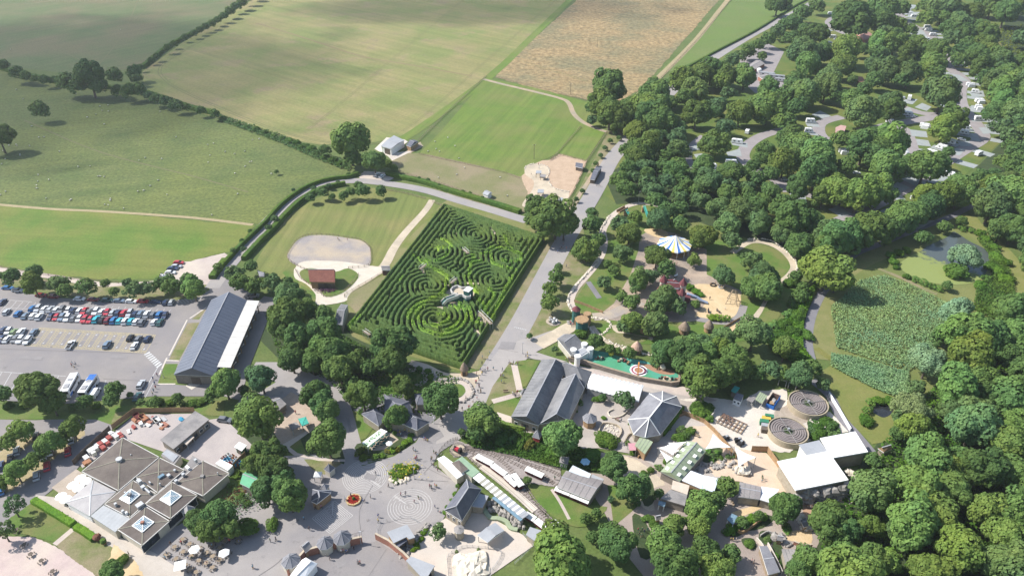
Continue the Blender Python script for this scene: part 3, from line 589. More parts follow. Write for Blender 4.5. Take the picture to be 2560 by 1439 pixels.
# the four labyrinths set in the plaza
PATCHM=MAT('asphalt_repair',(.22,.205,.203),(.25,.233,.23),.3,3,.12);JOINT=MAT('paving_joint',(.19,.175,.17),(.22,.2,.195),1,4,.1)
for q_ in(ZJ((1890,980),(2060,985),(2030,1070),(1850,1060)),ZD((1230,440),(1330,470),(1300,520),(1200,490)),ZC((1840,690),(1930,660),(1980,740),(1890,790)),ZA((200,960),(420,975),(400,1010),(180,995)),ZD((560,1180),(760,1100),(800,1140),(600,1230)),ZA((1080,960),(1240,970),(1230,1000),(1070,990)),ZC((1030,560),(1060,560),(1090,700),(1060,700)),ZD((900,1290),(1000,1260),(1060,1330),(950,1360))):flat('asphalt_patch',q_,.13,PATCHM)
for q_ in(ZD((1290,560),(1160,800),(1180,1060)),ZD((1690,505),(2020,525)),ZC((1650,950),(1900,1090),(2110,1180)),ZD((1200,1000),(900,1100)),ZC((1100,960),(1450,960)),ZA((0,900),(1400,945)),ZA((1000,1190),(1400,1210)),ZJ((1850,1055),(2080,1100)),ZD((180,1439),(330,1340),(420,1260)),ZD((1420,1180),(1250,1439)),ZC((1960,900),(1780,1100))):strip('paving_joint',q_,.16,.135,JOINT,3)
for x,y in ZD((1360,625),(1240,900),(830,650),(1120,1050),(1750,680),(560,900),(1500,560))+ZA((500,880),(1300,1120),(900,700)):p=P(x,y);MB().box((p.x,p.y,.1),(.7,.7,.05),.5).build('drain_cover',JOINT,kind='structure')
def ring_lines(name,cx,cy,x1,y1,n,gap,mode,rot=0,w_=.16):
 c=P(cx,cy);Rr=(P(x1,y1)-c).length;mb=MB()
 for i in range(1,n+1):
  r=Rr*i/n
  N=64;a0=rot+(.5 if i%2 else .25);span=2*math.pi-gap/max(r,1)*(1 if i<n else .2)
  pts=[]
  for k in range(N+1):
   a=a0+span*k/N
   if mode=='sq':
    u=(a/(math.pi/2))%4;q=int(u)%4;fz=u-int(u);cs=[(1,0),(0,1),(-1,0),(0,-1)]
    A,B=cs[q],cs[(q+1)%4];x=(A[0]+(B[0]-A[0])*fz)*r;y=(A[1]+(B[1]-A[1])*fz)*r
    x,y=x*math.cos(SQR)-y*math.sin(SQR),x*math.sin(SQR)+y*math.cos(SQR)
   else:x,y=r*math.cos(a),r*math.sin(a)
   pts.append((c.x+x,c.y+y))
  _,L,R2=strip_pts(pts,w_,0,True);m_=len(L)
  mb.add([(p.x,p.y,.105)for p in R2]+[(p.x,p.y,.105)for p in L],[(j,j+1,m_+j+1,m_+j)for j in range(m_-1)])
 for ang in(rot,rot+.06):
  d=Vector((math.cos(ang),math.sin(ang)));_,L,R2=strip_pts([(c.x+d.x*Rr*.1,c.y+d.y*Rr*.1),(c.x+d.x*Rr*1.02,c.y+d.y*Rr*1.02)],w_,0,True)
  mb.add([(p.x,p.y,.112)for p in(R2[0],R2[1],L[1],L[0])],[(0,1,2,3)])
 return mb.build(name,SEAM,kind='structure')
a,b=ZD((1648,768),(1862,766));ring_lines('round_labyrinth',*a,*b,8,1.2,'c',R(140))
a,b=ZD((1215,472),(1430,470));ring_lines('round_labyrinth',*a,*b,11,1.2,'c',R(-40))
a,b,c2_=ZD((898,868),(1095,855),(910,722));SQR=heading(*a,*b);ring_lines('square_labyrinth',*a,*b,8,.8,'sq',R(100))
# ------------------------------------------------------------------ foliage materials and hedges
LF_OAK=LEAF('oak_leaves',(.09,.165,.046),(.15,.235,.072))
LF_BLUE=LEAF('bluish_leaves',(.095,.17,.064),(.155,.235,.096))
LF_WIL=LEAF('willow_leaves',(.16,.25,.13),(.22,.32,.18))
LF_YEL=LEAF('lime_leaves',(.12,.2,.046),(.185,.265,.068),yellow=(.19,.25,.07))
LF_HEDGE=LEAF('hedge_leaves',(.065,.13,.02),(.11,.185,.034))
BARK=MAT('bark',(.1,.08,.065),(.15,.125,.1),2,8,.3)
M_HTOP=LEAF('yew_hedge',(.058,.105,.024),(.09,.138,.036),trans=.05)
M_HNEW=LEAF('new_growth_hedge',(.16,.28,.04),(.23,.36,.06),trans=.1)
def cards(mb,c,nrm,size,rr,m=0,jit=.6):
 n=Vector(nrm)+Vector((rr.gauss(0,jit),rr.gauss(0,jit),rr.gauss(0,jit)));n.normalize()
 u=n.orthogonal();u.normalize();v=n.cross(u);a=rr.uniform(0,6.28);s=size*rr.uniform(.6,1.3)
 u2=(u*math.cos(a)+v*math.sin(a))*s;v2=(v*math.cos(a)-u*math.sin(a))*s*.8;c=Vector(c)
 mb.add([c-u2-v2,c+u2-v2*.6,c+u2*.7+v2,c-u2*.8+v2*.9],[(0,1,2,3)],m)
def hedge(name,label,pts,wd,h,group=None,mat=None,color=(1,1,1),top=None,smooth=5,raw=False,parent=None,cardsz=.3,dens=1.0,cat='hedge'):
 """clipped hedge: subdivided box sweep with a leafy skin"""
 c_,L,Rr=strip_pts(pts,wd,smooth,raw);mb=MB();rr=random.Random(len(pts)+int(h*10))
 # resample along length
 seg=[];
 for i in range(len(c_)-1):
  n=max(1,int((c_[i+1]-c_[i]).length/1.2))
  for k in range(n):seg.append((L[i].lerp(L[i+1],k/n),Rr[i].lerp(Rr[i+1],k/n)))
 seg.append((L[-1],Rr[-1]));prof=[(0,0),(0,.55),(.06,1),(.35,1.04),(.65,1.04),(.94,1),(1,.55),(1,0)];K=len(prof);vs=[]
 for(l,r)in seg:
  for(u,q)in prof:
   p=r.lerp(l,u);d=noise.noise(Vector((p.x*.8,p.y*.8,q*3)))*.14
   out=(l-r).normalized()*((u-.5)*2*d)
   vs.append((p.x+out.x,p.y+out.y,max(0,q*h+d*q)))
 fs=[(i*K+k,i*K+k+1,(i+1)*K+k+1,(i+1)*K+k)for i in range(len(seg)-1)for k in range(K-1)]
 fs+=[tuple(range(K)),tuple(range(K*(len(seg)-1),K*len(seg)))[::-1]]
 mb.add(vs,[f[::-1]for f in fs])
 tot=0
 for i in range(len(seg)-1):
  l,r=seg[i];L2=(seg[i+1][0]-l).length
  for _ in range(int(L2*(wd+2*h)*2.2*dens)+1):
   side=rr.random()*(wd+2*h);t=rr.random()
   ll=l.lerp(seg[i+1][0],t);r2=r.lerp(seg[i+1][1],t);nn=(ll-r2).normalized()
   if side<h:p=(r2.x,r2.y,side);nr=(-nn.x,-nn.y,.2)
   elif side<h+wd:q=r2.lerp(ll,(side-h)/wd);p=(q.x,q.y,h*1.04);nr=(0,0,1)
   else:p=(ll.x,ll.y,side-h-wd);nr=(nn.x,nn.y,.2)
   cards(mb,p,nr,cardsz*.5,rr,0,.5)
 return mb.build(name,mat or LF_HEDGE,parent,label,None if parent else cat,group,color=color)
# ------------------------------------------------------------------ the hedge maze
MC=[P(1109,518).to_2d(),P(1362,602).to_2d(),P(1158,926).to_2d(),P(868,826).to_2d()]   # far left, far right, near right, near left
MW=((MC[1]-MC[0]).length+(MC[2]-MC[3]).length)/2;MHt=((MC[3]-MC[0]).length+(MC[2]-MC[1]).length)/2
RES=.25;NX=int(MW/RES);NY=int(MHt/RES)
def uv2w(u,v):return(MC[0]*(1-u)+MC[1]*u)*(1-v)+(MC[3]*(1-u)+MC[2]*u)*v
def w2uv(p):
 u=v=.5
 for _ in range(12):
  q=uv2w(u,v);e=p-q
  du=(MC[1]-MC[0])*(1-v)+(MC[2]-MC[3])*v;dv=(MC[3]-MC[0])*(1-u)+(MC[2]-MC[1])*u
  det=du.x*dv.y-du.y*dv.x
  if abs(det)<1e-9:break
  u+=(e.x*dv.y-e.y*dv.x)/det;v+=(du.x*e.y-du.y*e.x)/det
 return u,v
def pix2m(x,y,zz=2.0):
 u,v=w2uv(P(x,y,zz).to_2d());return u*MW,v*MHt
rs=np.random.RandomState(3)
X,Y=np.meshgrid((np.arange(NX)+.5)*MW/NX,(np.arange(NY)+.5)*MHt/NY)
PIT=2.4;K0=2*math.pi/PIT
dist=np.minimum(np.minimum(X,MW-X),np.minimum(Y,MHt-Y))
U=.25*rs.randn(NY,NX)
# waves along the hedges that run parallel to the border
bm=np.clip((5.5-dist)/2.5,0,1);U=U*(1-bm)+bm*np.cos(K0*(dist-.55))
vor=[(1131,538,6.5,2,1),(1188,587,8,1,-1),(1087,629,9,3,1),(1269,649,9,3,-1),(1074,714,10,3,1),(1092,793,15.5,4,1),(1232,700,10,1,1)]
FR=[]
for(px,py,r0,mm,sg)in vor:
 cx,cy=pix2m(px,py);d=np.hypot(X-cx,Y-cy);th=np.arctan2(Y-cy,X-cx)
 wt=np.clip((r0-d)/2.0,0,1);U=U*(1-wt)+wt*np.cos(K0*d+sg*mm*th)
kx=np.fft.fftfreq(NX,MW/NX)*2*math.pi;ky=np.fft.fftfreq(NY,MHt/NY)*2*math.pi
K2=kx[None,:]**2+ky[:,None]**2;Lin=.55-1.6*(1-K2/K0**2)**2;dt=.35
bt=np.cos(K0*(dist-.55));bmask=np.clip((2.6-dist)/.8,0,1)
for it in range(260):
 Uh=(np.fft.fft2(U)+dt*np.fft.fft2(-U**3))/(1-dt*Lin);U=np.real(np.fft.ifft2(Uh))
 if it%6==0:U=U*(1-.5*bmask)+.5*bmask*bt
U=U/(1.414*U.std())
# openings with pale gravel and cut-through gates
gap=np.zeros_like(U)
def seg_dist(ax,ay,bx,by):
 vx,vy=bx-ax,by-ay;t=np.clip(((X-ax)*vx+(Y-ay)*vy)/(vx*vx+vy*vy+1e-9),0,1)
 return np.hypot(X-ax-t*vx,Y-ay-t*vy)
def carve(pts,wd,val=1):
 ms=[pix2m(*p)for p in pts]
 for a,b in zip(ms[:-1],ms[1:]):gap[seg_dist(*a,*b)<wd/2]=val
for pts,wd in((ZI((1740,360),(1840,460)),1.8),(ZI((975,850),(1020,930)),2.0),(ZI((1640,1370-0),(1700,1439)),2.0),
    (ZJ((1610,600),(1650,690),(1750,800)),2.0),(ZJ((1590,810),(1650,880)),2.6),(ZI((1430,990),(1600,1000)),1.6),
    (ZI((1180,1290),(1500,1190)),4.2),(ZI((1340,1120),(1500,1130)),7.5),(ZJ((1390,1080),(1480,1060)),1.6),(ZJ((1100,720),(1180,740)),2.2),(ZI((1040,1095),(1100,1100)),1.6)):
 carve(pts,wd)
for _ in range(70):
 x0,y0=rs.uniform(4,MW-4),rs.uniform(4,MHt-4);a=rs.uniform(0,6.28);gap[seg_dist(x0,y0,x0+math.cos(a)*1.6,y0+math.sin(a)*1.6)<.55]=1
U=np.where(gap>0,-1,U);U=np.where((dist<1.0),1.0,U)
hh=np.clip((U+.12)*5+.5,0,1);hh=hh*hh*(3-2*hh)
nz=rs.randn(NY,NX)*.09
nz=(nz+np.roll(nz,1,0)+np.roll(nz,1,1))*.7
Hh=hh*(2.4+nz*.6)+.12
edge=dist<RES*.8;Hh[edge]=.1
# bright new growth along chosen hedge arms (traced)
NEWG=[ZI((1180,535),(1250,560),(1310,600),(1290,640),(1220,630),(1140,640)),ZI((880,720),(960,770),(1060,840),(1160,900),(1270,950),(1250,1020),(1230,1120),(1180,1180),(1010,1250),(880,1330),(830,1439)),
 ZI((1020,780),(1150,790),(1230,750),(1280,690)),ZI((1660,710),(1740,690),(1780,640),(1900,640),(2000,670),(2120,720),(2080,790),(2000,800),(1900,780)),ZI((1930,510),(1950,580),(2010,640)),
 ZI((1780,720),(1790,800),(1880,850),(2000,870),(2050,900)),ZI((1560,710),(1570,780),(1530,850),(1520,940),(1480,970)),ZI((1470,780),(1560,800),(1690,790)),
 ZI((2010,960),(1960,1060),(1900,1200),(1820,1340),(1770,1439)),ZI((1520,1010),(1600,1110),(1610,1200),(1690,1290),(1720,1380)),ZI((1750,1110),(1810,1180),(1770,1260),(1700,1320)),
 ZJ((830,620),(840,720),(920,800),(1050,860),(1200,870),(1330,820),(1400,720)),ZJ((1000,560),(930,620),(930,700),(980,760)),ZJ((1300,560),(1380,600),(1450,620),(1530,600)),ZJ((1160,670),(1260,670),(1280,730),(1200,780),(1080,790),(1010,760)),
 ZJ((1180,915),(1300,890),(1430,800),(1480,700),(1530,640)),ZJ((1530,640),(1560,740),(1640,760),(1650,700)),ZJ((270,690),(200,740),(110,840)),ZI((720,1010),(750,970)),ZJ((1320,540),(1440,600)),ZJ((1400,540),(1520,590))]
new=np.zeros_like(U)
for pts in NEWG:
 ms=[pix2m(*p)for p in catmull(pts,False,3)]
 for a,b in zip(ms[:-1],ms[1:]):new=np.maximum(new,(seg_dist(*a,*b)<.85))
ox=np.broadcast_to(np.arange(NX),(NY,NX));oy=np.broadcast_to(np.arange(NY)[:,None],(NY,NX))
uu=(ox+.5)/NX;vv=(oy+.5)/NY
wx=(MC[0].x*(1-uu)+MC[1].x*uu)*(1-vv)+(MC[3].x*(1-uu)+MC[2].x*uu)*vv
wy=(MC[0].y*(1-uu)+MC[1].y*uu)*(1-vv)+(MC[3].y*(1-uu)+MC[2].y*uu)*vv
jx=rs.randn(NY,NX)*.05;jy=rs.randn(NY,NX)*.05
me=bpy.data.meshes.new('maze_hedges');nv=NX*NY
me.vertices.add(nv);me.vertices.foreach_set('co',np.stack([wx+jx,wy+jy,Hh],-1).astype(np.float32).ravel())
idx=np.arange(nv).reshape(NY,NX);q=np.stack([idx[:-1,:-1],idx[1:,:-1],idx[1:,1:],idx[:-1,1:]],-1).reshape(-1,4)
me.loops.add(q.size);me.loops.foreach_set('vertex_index',q.astype(np.int32).ravel())
me.polygons.add(len(q));me.polygons.foreach_set('loop_start',np.arange(0,q.size,4,dtype=np.int32));me.polygons.foreach_set('loop_total',np.full(len(q),4,np.int32))
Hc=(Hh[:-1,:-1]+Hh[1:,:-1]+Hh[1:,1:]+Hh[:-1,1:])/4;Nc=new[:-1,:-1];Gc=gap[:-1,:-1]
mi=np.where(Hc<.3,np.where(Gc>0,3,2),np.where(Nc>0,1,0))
for mt in(M_HTOP,M_HNEW,MAT('shade_dark_maze_path',(.035,.03,.023),(.055,.047,.035),.5,3,.2),CREAM):me.materials.append(mt)  # corridor floor coloured dark to stand in for shade between the hedges
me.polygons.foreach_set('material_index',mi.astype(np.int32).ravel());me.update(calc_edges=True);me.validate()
maze=thing('hedge_maze','huge rectangular yew hedge maze with spiral paths beside the avenue','hedge maze',(0,0,0))
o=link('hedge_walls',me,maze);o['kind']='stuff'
# leafy tufts on the bright hedges and rim
rr=random.Random(5);mbt=MB();ys,xs=np.where((new>0)&(Hh>1.8));
for k in rs.permutation(len(xs))[:5200]:
 i,j=ys[k],xs[k];cards(mbt,(wx[i,j],wy[i,j],Hh[i,j]+.05),(0,0,1),.24,rr,0,.8)
o=mbt.build('new_growth',M_HNEW,maze);o['kind']='stuff'
mbt=MB();ys,xs=np.where((new==0)&(Hh>1.9))
for k in rs.permutation(len(xs))[:5000]:
 i,j=ys[k],xs[k];cards(mbt,(wx[i,j],wy[i,j],Hh[i,j]+.02),(0,0,1),.17,rr,0,.5)
o=mbt.build('clipped_leaves',M_HTOP,maze);o['kind']='stuff'
# viewing tower and bridges
STONEW=MAT('white_render',(.46,.44,.42),(.53,.51,.48),.8,4,.1);TEAL=MAT('teal_boards',(.03,.1,.09),(.045,.14,.125),1,4,.2)
WOODP=MAT('weathered_timber',(.25,.19,.13),(.33,.26,.19),1,6,.25);WHITEW=MAT('white_timber',(.6,.6,.58),(.68,.68,.66),1,5,.1)
tw=thing('viewing_platform','white walled viewing platform with teal sides in the heart of the maze','viewing platform',P(1140,735))
zt=4.2
top=[P(x,y,zt)-tw.location for x,y in ZI((1310,1110),(1335,1080),(1385,1062),(1435,1085),(1528,1078),(1535,1190),(1490,1195),(1440,1165),(1395,1170),(1370,1160),(1330,1145))]
tp=[(p.x,p.y)for p in top]
MB().prism(inset(tp,.1),.1,3.3,0,1).build('deck',[TEAL,CREAM],tw)
for i in range(len(tp)):
 a,b=tp[i],tp[(i+1)%len(tp)];MB().beam((*a,3.75),(*b,3.75),.35,1.1).build('parapet',STONEW,tw)
mbx=MB();q=Vector(P(*ZI((1510,1140))[0],zt))-tw.location;mbx.box((q.x,q.y,.1),(2.4,3.2,5.2),R(-30));mbx.build('stair_tower',TEAL,tw)
MB().box((q.x,q.y,5.35),(2.7,3.5,.2),R(-30)).build('roof',WHITEW,tw)
st=thing('maze_stairway','white edged stairway climbing to the maze viewing platform','stairway',P(1115,752))
a,b,c=[P(x,y,zz)-st.location for(x,y),zz in zip(ZI((1215,1270),(1260,1225),(1400,1175)),(1.2,2.4,3.6))]
for k,(p,q)in enumerate(((a,b),(b,c))):
 n=Vector((-(q-p).y,(q-p).x,0)).normalized()*.9
 MB().beam(p-Vector((0,0,.6)),q-Vector((0,0,.6)),1.8,1.2).build('flight',TEAL,st)
 MB().beam(p+n,q+n,.22,1.3).build('balustrade',STONEW,st);MB().beam(p-n,q-n,.22,1.3).build('balustrade',STONEW,st)
def footbridge(label,p0,p1):
 a,b=P(*p0,2.6),P(*p1,2.6);t=thing('footbridge',label,'footbridge',(a+b)/2-Vector((0,0,2.6)),group='wooden bridges over the maze paths')
 o_=t.location;a=a-o_;b=b-o_;n=Vector((-(b-a).y,(b-a).x,0)).normalized()*.6
 MB().beam(a,b,1.2,.15).build('deck',WOODP,t)
 for s in(-1,1):
  m_=MB();m_.beam(a+n*s+Vector((0,0,1)),b+n*s+Vector((0,0,1)),.1)
  for k in range(5):p=a.lerp(b,k/4)+n*s;m_.beam(p-Vector((0,0,2.5)),p+Vector((0,0,1)),.1)
  m_.build('railing',WHITEW,t)
footbridge('white railed footbridge near the right edge of the maze',*ZJ((1640,640),(1775,775)))
footbridge('white railed footbridge by the pale gap at the left of the maze',*ZI((960,880),(1020,830)))
footbridge('small railed footbridge left of the viewing platform in the maze',*ZI((1310,1040),(1370,990)))
footbridge('low railed footbridge in the near left corner of the maze',*ZJ((320,855),(385,900)))
footbridge('thin railed footbridge on the far middle of the maze',*ZI((1455,650),(1510,700)))
# ------------------------------------------------------------------ building materials
SLATE=MAT('slate_roof',(.15,.15,.17),(.2,.2,.22),.5,3,.15,big=(.24,.24,.26),bigs=.15)
SLATE2=MAT('dark_slate_roof',(.1,.105,.13),(.135,.14,.17),.5,3,.15)
BARNR=MAT('grey_sheet_roof',(.13,.132,.14),(.18,.18,.19),.35,2.5,.18,big=(.22,.218,.222),bigs=.12)
SHINGLE=MAT('brown_shingle_roof',(.105,.086,.077),(.135,.112,.1),.6,3,.2,big=(.165,.14,.12),bigs=.12)
REDT=MAT('red_clay_tiles',(.2,.075,.06),(.26,.11,.08),.8,3,.3)
BLUEM=MAT('blue_grey_metal_roof',(.1,.115,.155),(.12,.135,.175),.2,1.5,.08,rough=.5,spec=.5)
PALEM=MAT('pale_metal_roof',(.5,.48,.45),(.55,.53,.5),.15,1.5,.05,rough=.6)
WHITEM=MAT('white_membrane',(.8,.79,.78),(.84,.83,.82),.3,2,.04,rough=.6)
WHITEF=MAT('white_fabric',(.78,.77,.76),(.82,.81,.8),.5,2,.05)
FABR=MAT('off_white_fabric',(.36,.34,.34),(.42,.4,.39),.4,2,.1)
GREYM=MAT('grey_metal_roof',(.3,.31,.33),(.35,.36,.38),.3,2,.08,rough=.55)
GREYP=MAT('silver_grey_deck',(.34,.35,.36),(.39,.4,.41),.3,2,.08,stripe=(R(20),1.2,.4,(.42,.43,.44)))
GREENM=MAT('pale_green_metal_roof',(.27,.32,.2),(.31,.36,.24),.3,2,.08,rough=.5)
GREENB=MAT('mint_roof',(.12,.36,.2),(.15,.4,.24),.3,2,.08)
TEALR=MAT('teal_roof',(.05,.33,.27),(.07,.38,.31),.3,2,.08)
FELT=MAT('felt_roof',(.19,.18,.18),(.24,.225,.22),.4,2.5,.15,big=(.28,.26,.25),bigs=.2)
CORR=MAT('corrugated_roof',(.27,.25,.24),(.34,.31,.3),.4,2.5,.2,big=(.22,.2,.2),bigs=.1)
STONE=MAT('stone_wall',(.3,.26,.2),(.38,.33,.26),.8,4,.25)
RENDER=MAT('cream_render',(.5,.46,.38),(.56,.52,.44),.8,4,.1)
BRICK=MAT('red_brick',(.3,.13,.09),(.37,.18,.13),1.2,5,.25)
TIMBER=MAT('dark_timber',(.1,.08,.065),(.15,.12,.095),1,5,.25)
CLAD=MAT('grey_timber_cladding',(.2,.175,.15),(.27,.235,.2),.8,6,.2)
OAKW=MAT('brown_timber',(.3,.19,.1),(.38,.25,.14),1,6,.25)
WHITEP=MAT('white_trim',(.75,.74,.72),(.8,.79,.77),1,4,.05)
LEADC=MAT('ridge_capping',(.28,.28,.3),(.35,.35,.37),1,4,.08)
METAL=MAT('galvanised_metal',(.4,.41,.42),(.48,.49,.5),1,4,.08,rough=.5,metal=.4)
BLACK=MAT('black_paint',(.02,.02,.022),(.035,.035,.037),1,4,.1,rough=.6)
THATCH=MAT('thatch',(.22,.165,.12),(.29,.22,.165),.9,5,.25)
ROCKM=MAT('grey_rock',(.26,.24,.22),(.4,.37,.34),.7,2.5,.3)
ROCKC=MAT('cream_rock',(.55,.49,.4),(.68,.61,.51),.7,2.5,.25)
MAT_LAP=MAT('sheet_lap',(.1,.1,.1),(.3,.3,.3),.4,3,.2);WIN=GLASS('window_glass');SKYL=GLASS('skylight_glass',(.13,.2,.25),.15)
PAINT=TINT('coloured_paint',.5);CLOTH=TINT('coloured_cloth',.85,.2)
def zsolve(wy,px,py):
 """height at which pixel (px,py) lies above ground line y = wy"""
 a=-(py-719.5)/FPX;return CAM_H+wy*(-_st+a*_ct)/(_ct+a*_st)
def roofed(name,label,cat,ev,eh,rh=None,roof=SLATE,wall=RENDER,ridge=None,hip=0.0,oh=.35,fascia=WHITEP,cap=None,parent=None,
           apex=None,wins=(),doors=(),group=None,nowall=False,flatroof=False,part='roof',th=.16,gable_wall=None,posts=False):
 E=[P(x,y,eh)for x,y in ev];ar=sum(E[i].x*E[(i+1)%len(E)].y-E[i].y*E[(i+1)%len(E)].x for i in range(len(E)))
 c=sum(E,Vector())/len(E);c.z=0
 t=parent or thing(name,label,cat,c,group=group)
 L0=t.location if parent else c
 E=[e-Vector((L0.x,L0.y,0))for e in E];cc=sum(E,Vector())/len(E)
 if apex:rr_=[Vector((cc.x,cc.y,zsolve(cc.y+L0.y,*apex)))]
 elif flatroof:rr_=None
 elif ridge:rr_=[P(x,y,rh)-Vector((L0.x,L0.y,0))for x,y in ridge]
 elif len(E)==4 and hip<1:
  m1=(E[3]+E[0])/2;m2=(E[1]+E[2])/2;m1.z=m2.z=rh
  d=(m2-m1)*.5*hip;rr_=[m1+d,m2-d]
 else:rr_=[Vector((cc.x,cc.y,rh))]
 mb=MB();n=len(E)
 if rr_ is None:
  mb.prism([(e.x,e.y)for e in E],eh-.1,eh+th)
 else:
  up_=Vector((0,0,th));V=[e+up_ for e in E]+[r+up_ for r in rr_]
  if len(rr_)==2 and n==4 and not ridge:asg=[0,1,1,0]
  else:asg=[min(range(len(rr_)),key=lambda k:(E[i].to_2d()-rr_[k].to_2d()).length)for i in range(n)]
  fs=[];ms=[]
  for i in range(n):
   j=(i+1)%n;a,b=asg[i],asg[j]
   f=(i,j,n+a)if a==b else(i,j,n+b,n+a)
   if ar<0:f=f[::-1]
   fs.append(f)
  mb.add(V,fs,0)
  for i in range(n):
   j=(i+1)%n;a,b=E[i],E[j]
   mb.add([a-up_*.6,b-up_*.6,b+up_,a+up_],[(0,1,2,3)if ar>0 else(3,2,1,0)],1)
  vb=[e-up_*.6 for e in E];mb.add(vb,[tuple(range(n))if ar<0 else tuple(range(n))[::-1]],1)
 rf=mb.build(part,[roof,fascia],t)
 if cap and rr_:
  cm=MB()
  for i in range(n):cm.beam(E[i]+Vector((0,0,th+.02)),rr_[asg[i]]+Vector((0,0,th+.02)),.28,.12)
  if len(rr_)==2:cm.beam(rr_[0]+Vector((0,0,th)),rr_[1]+Vector((0,0,th)),.35,.14)
  cm.build('ridge_capping',cap,rf)
 elif rr_ and len(rr_)==2:
  MB().beam(rr_[0]+Vector((0,0,th)),rr_[1]+Vector((0,0,th)),.3,.12).build('ridge_capping',LEADC,rf)
 W=inset([(e.x,e.y)for e in E],oh)
 if posts:
  for p in W:MB().box((p[0],p[1],0),(.18,.18,eh-.1)).build('post',wall,t)
 elif not nowall:
  MB().prism(W,0,eh-.1 if rr_ is None else eh-.05,0,cap=True).build('wall',wall,t)
  for(e,k,ww,z0,hh_)in wins:
   a,b=Vector(W[e]),Vector(W[(e+1)%n]);d=(b-a);Ln=d.length;d.normalize();nn=Vector((d.y,-d.x))*(1 if ar>0 else-1);rz=math.atan2(d.y,d.x)
   for i in range(k):
    p=a+d*(Ln*(i+.5)/k)+nn*.03
    f=MB().box((p.x,p.y,z0),(ww,.1,hh_),rz).build('window',WHITEP,t)
    q=p+nn*.05;MB().box((q.x,q.y,z0+.1),(ww-.2,.06,hh_-.2),rz).build('pane',WIN,f)
  for(e,u,ww,hh_)in doors:
   a,b=Vector(W[e]),Vector(W[(e+1)%n]);d=(b-a);p=a+d*u;d.normalize();nn=Vector((d.y,-d.x))*(1 if ar>0 else-1)
   p=p+nn*.04;MB().box((p.x,p.y,0),(ww,.12,hh_),math.atan2(d.y,d.x)).build('door',TIMBER,t)
 t_info[t.name]=(E,rr_,L0)
 if roof in(BARNR,CORR,GREENM)and(flatroof or(rr_ and len(rr_)==2 and n==4)):      # sheet laps
  sm=[MAT_LAP];K=max(4,int((E[1]-E[0]).length/1.6))
  for k in range(1,K):
   u=k/K;zt=Vector((0,0,th+.03))
   if flatroof:MB().beam(E[0].lerp(E[1],u)+zt,E[3].lerp(E[2],u)+zt,.07,.05).build('sheet_lap',sm[0],rf)
   elif hip==0:
    r=rr_[asg[0]].lerp(rr_[asg[1]],u);[MB().beam(a.lerp(b,u)+zt,r+zt,.07,.05).build('sheet_lap',sm[0],rf)for a,b in((E[0],E[1]),(E[3],E[2]))]
 return t
t_info={}
def off(t,x,y,z=0):v=P(x,y,z)-Vector((t.location.x,t.location.y,0));return v
# ------------------------------------------------------------------ long livery shed by the car park
ev=ZA((2050,425),(1685,1150),(2078,1166),(2400,432))
t=roofed('long_shed','long dark blue metal roofed shed between the car park and the trees','shed',ev,4.2,8.2,BLUEM,CLAD,ridge=ZA((2218,348),(1856,1087)),oh=.5,fascia=METAL,wins=(),doors=((1,.5,3.2,3),))
E_,rr_,L0=t_info[t.name]
# cladding boards on the near gable: one board per bay
W=inset([(e.x,e.y)for e in E_],.9);a,b=Vector(W[1]),Vector(W[2])
apexp=rr_[1]if rr_[1].y<rr_[0].y else rr_[0]
g=MB();g.add([(a.x,a.y,4.1),(b.x,b.y,4.1),((a.x+b.x)/2,(a.y+b.y)/2,8.0)],[(0,1,2)]);g.build('gable_wall',CLAD,t)
for k in range(22):
 u=(k+.5)/22;p=a.lerp(b,u);hb=4.1+3.8*(1-abs(2*u-1));d=(b-a).normalized()
 if abs(u-.5)<.1:continue
 MB().box((p.x+d.y*.05,p.y-d.x*.05,0),((b-a).length/22-.06,.08,hb-.15),math.atan2(d.y,d.x)).build('board',CLAD,t)
# sheet seams
for side in(0,1):
 s0,s1=(E_[0],E_[1])if side==0 else(E_[3],E_[2]);r0,r1=(rr_[0],rr_[1])
 for k in range(1,24):
  p=s0.lerp(s1,k/24)+Vector((0,0,.19));q=r0.lerp(r1,k/24)+Vector((0,0,.19))
  MB().beam(p,q,.07,.06).build('roof_seam',BLUEM,t)
ev=ZA((2398,430),(2516,436),(2237,1082),(2103,1076))
t=roofed('loggia','long flat pale metal canopy along the right side of the dark blue shed','canopy',ev,4.4,roof=PALEM,flatroof=True,fascia=METAL,nowall=True)
E_,rr_,L0=t_info[t.name]
for k in range(8):
 p=E_[1].lerp(E_[2],(k+.35)/8);q=E_[0].lerp(E_[3],(k+.35)/8);m_=p.lerp(q,.12)
 MB().beam((m_.x,m_.y,0),(m_.x,m_.y,4.3),.3).build('post',OAKW,t)
 MB().beam((m_.x,m_.y,2.6),(m_.x+(p-q).normalized().x*1.6,m_.y+(p-q).normalized().y*1.6,4.3),.2).build('brace',PALEM,t)
for k in range(1,12):
 p=E_[1].lerp(E_[2],k/12)+Vector((0,0,.17));q=E_[0].lerp(E_[3],k/12)+Vector((0,0,.17));MB().beam(p,q,.06,.04).build('roof_seam',METAL,t)
hs=inset([(e.x,e.y)for e in E_],0)
MB().beam((E_[0].x+.4,E_[0].y,1.9),(E_[3].x+.4,E_[3].y,1.9),.3,3.8).build('back_wall',TIMBER,t)
MB().box(tuple(off(t,*ZA((1900,1235))[0])),(3.4,5.5,.12),R(-35)).build('ramp',CONC,t)
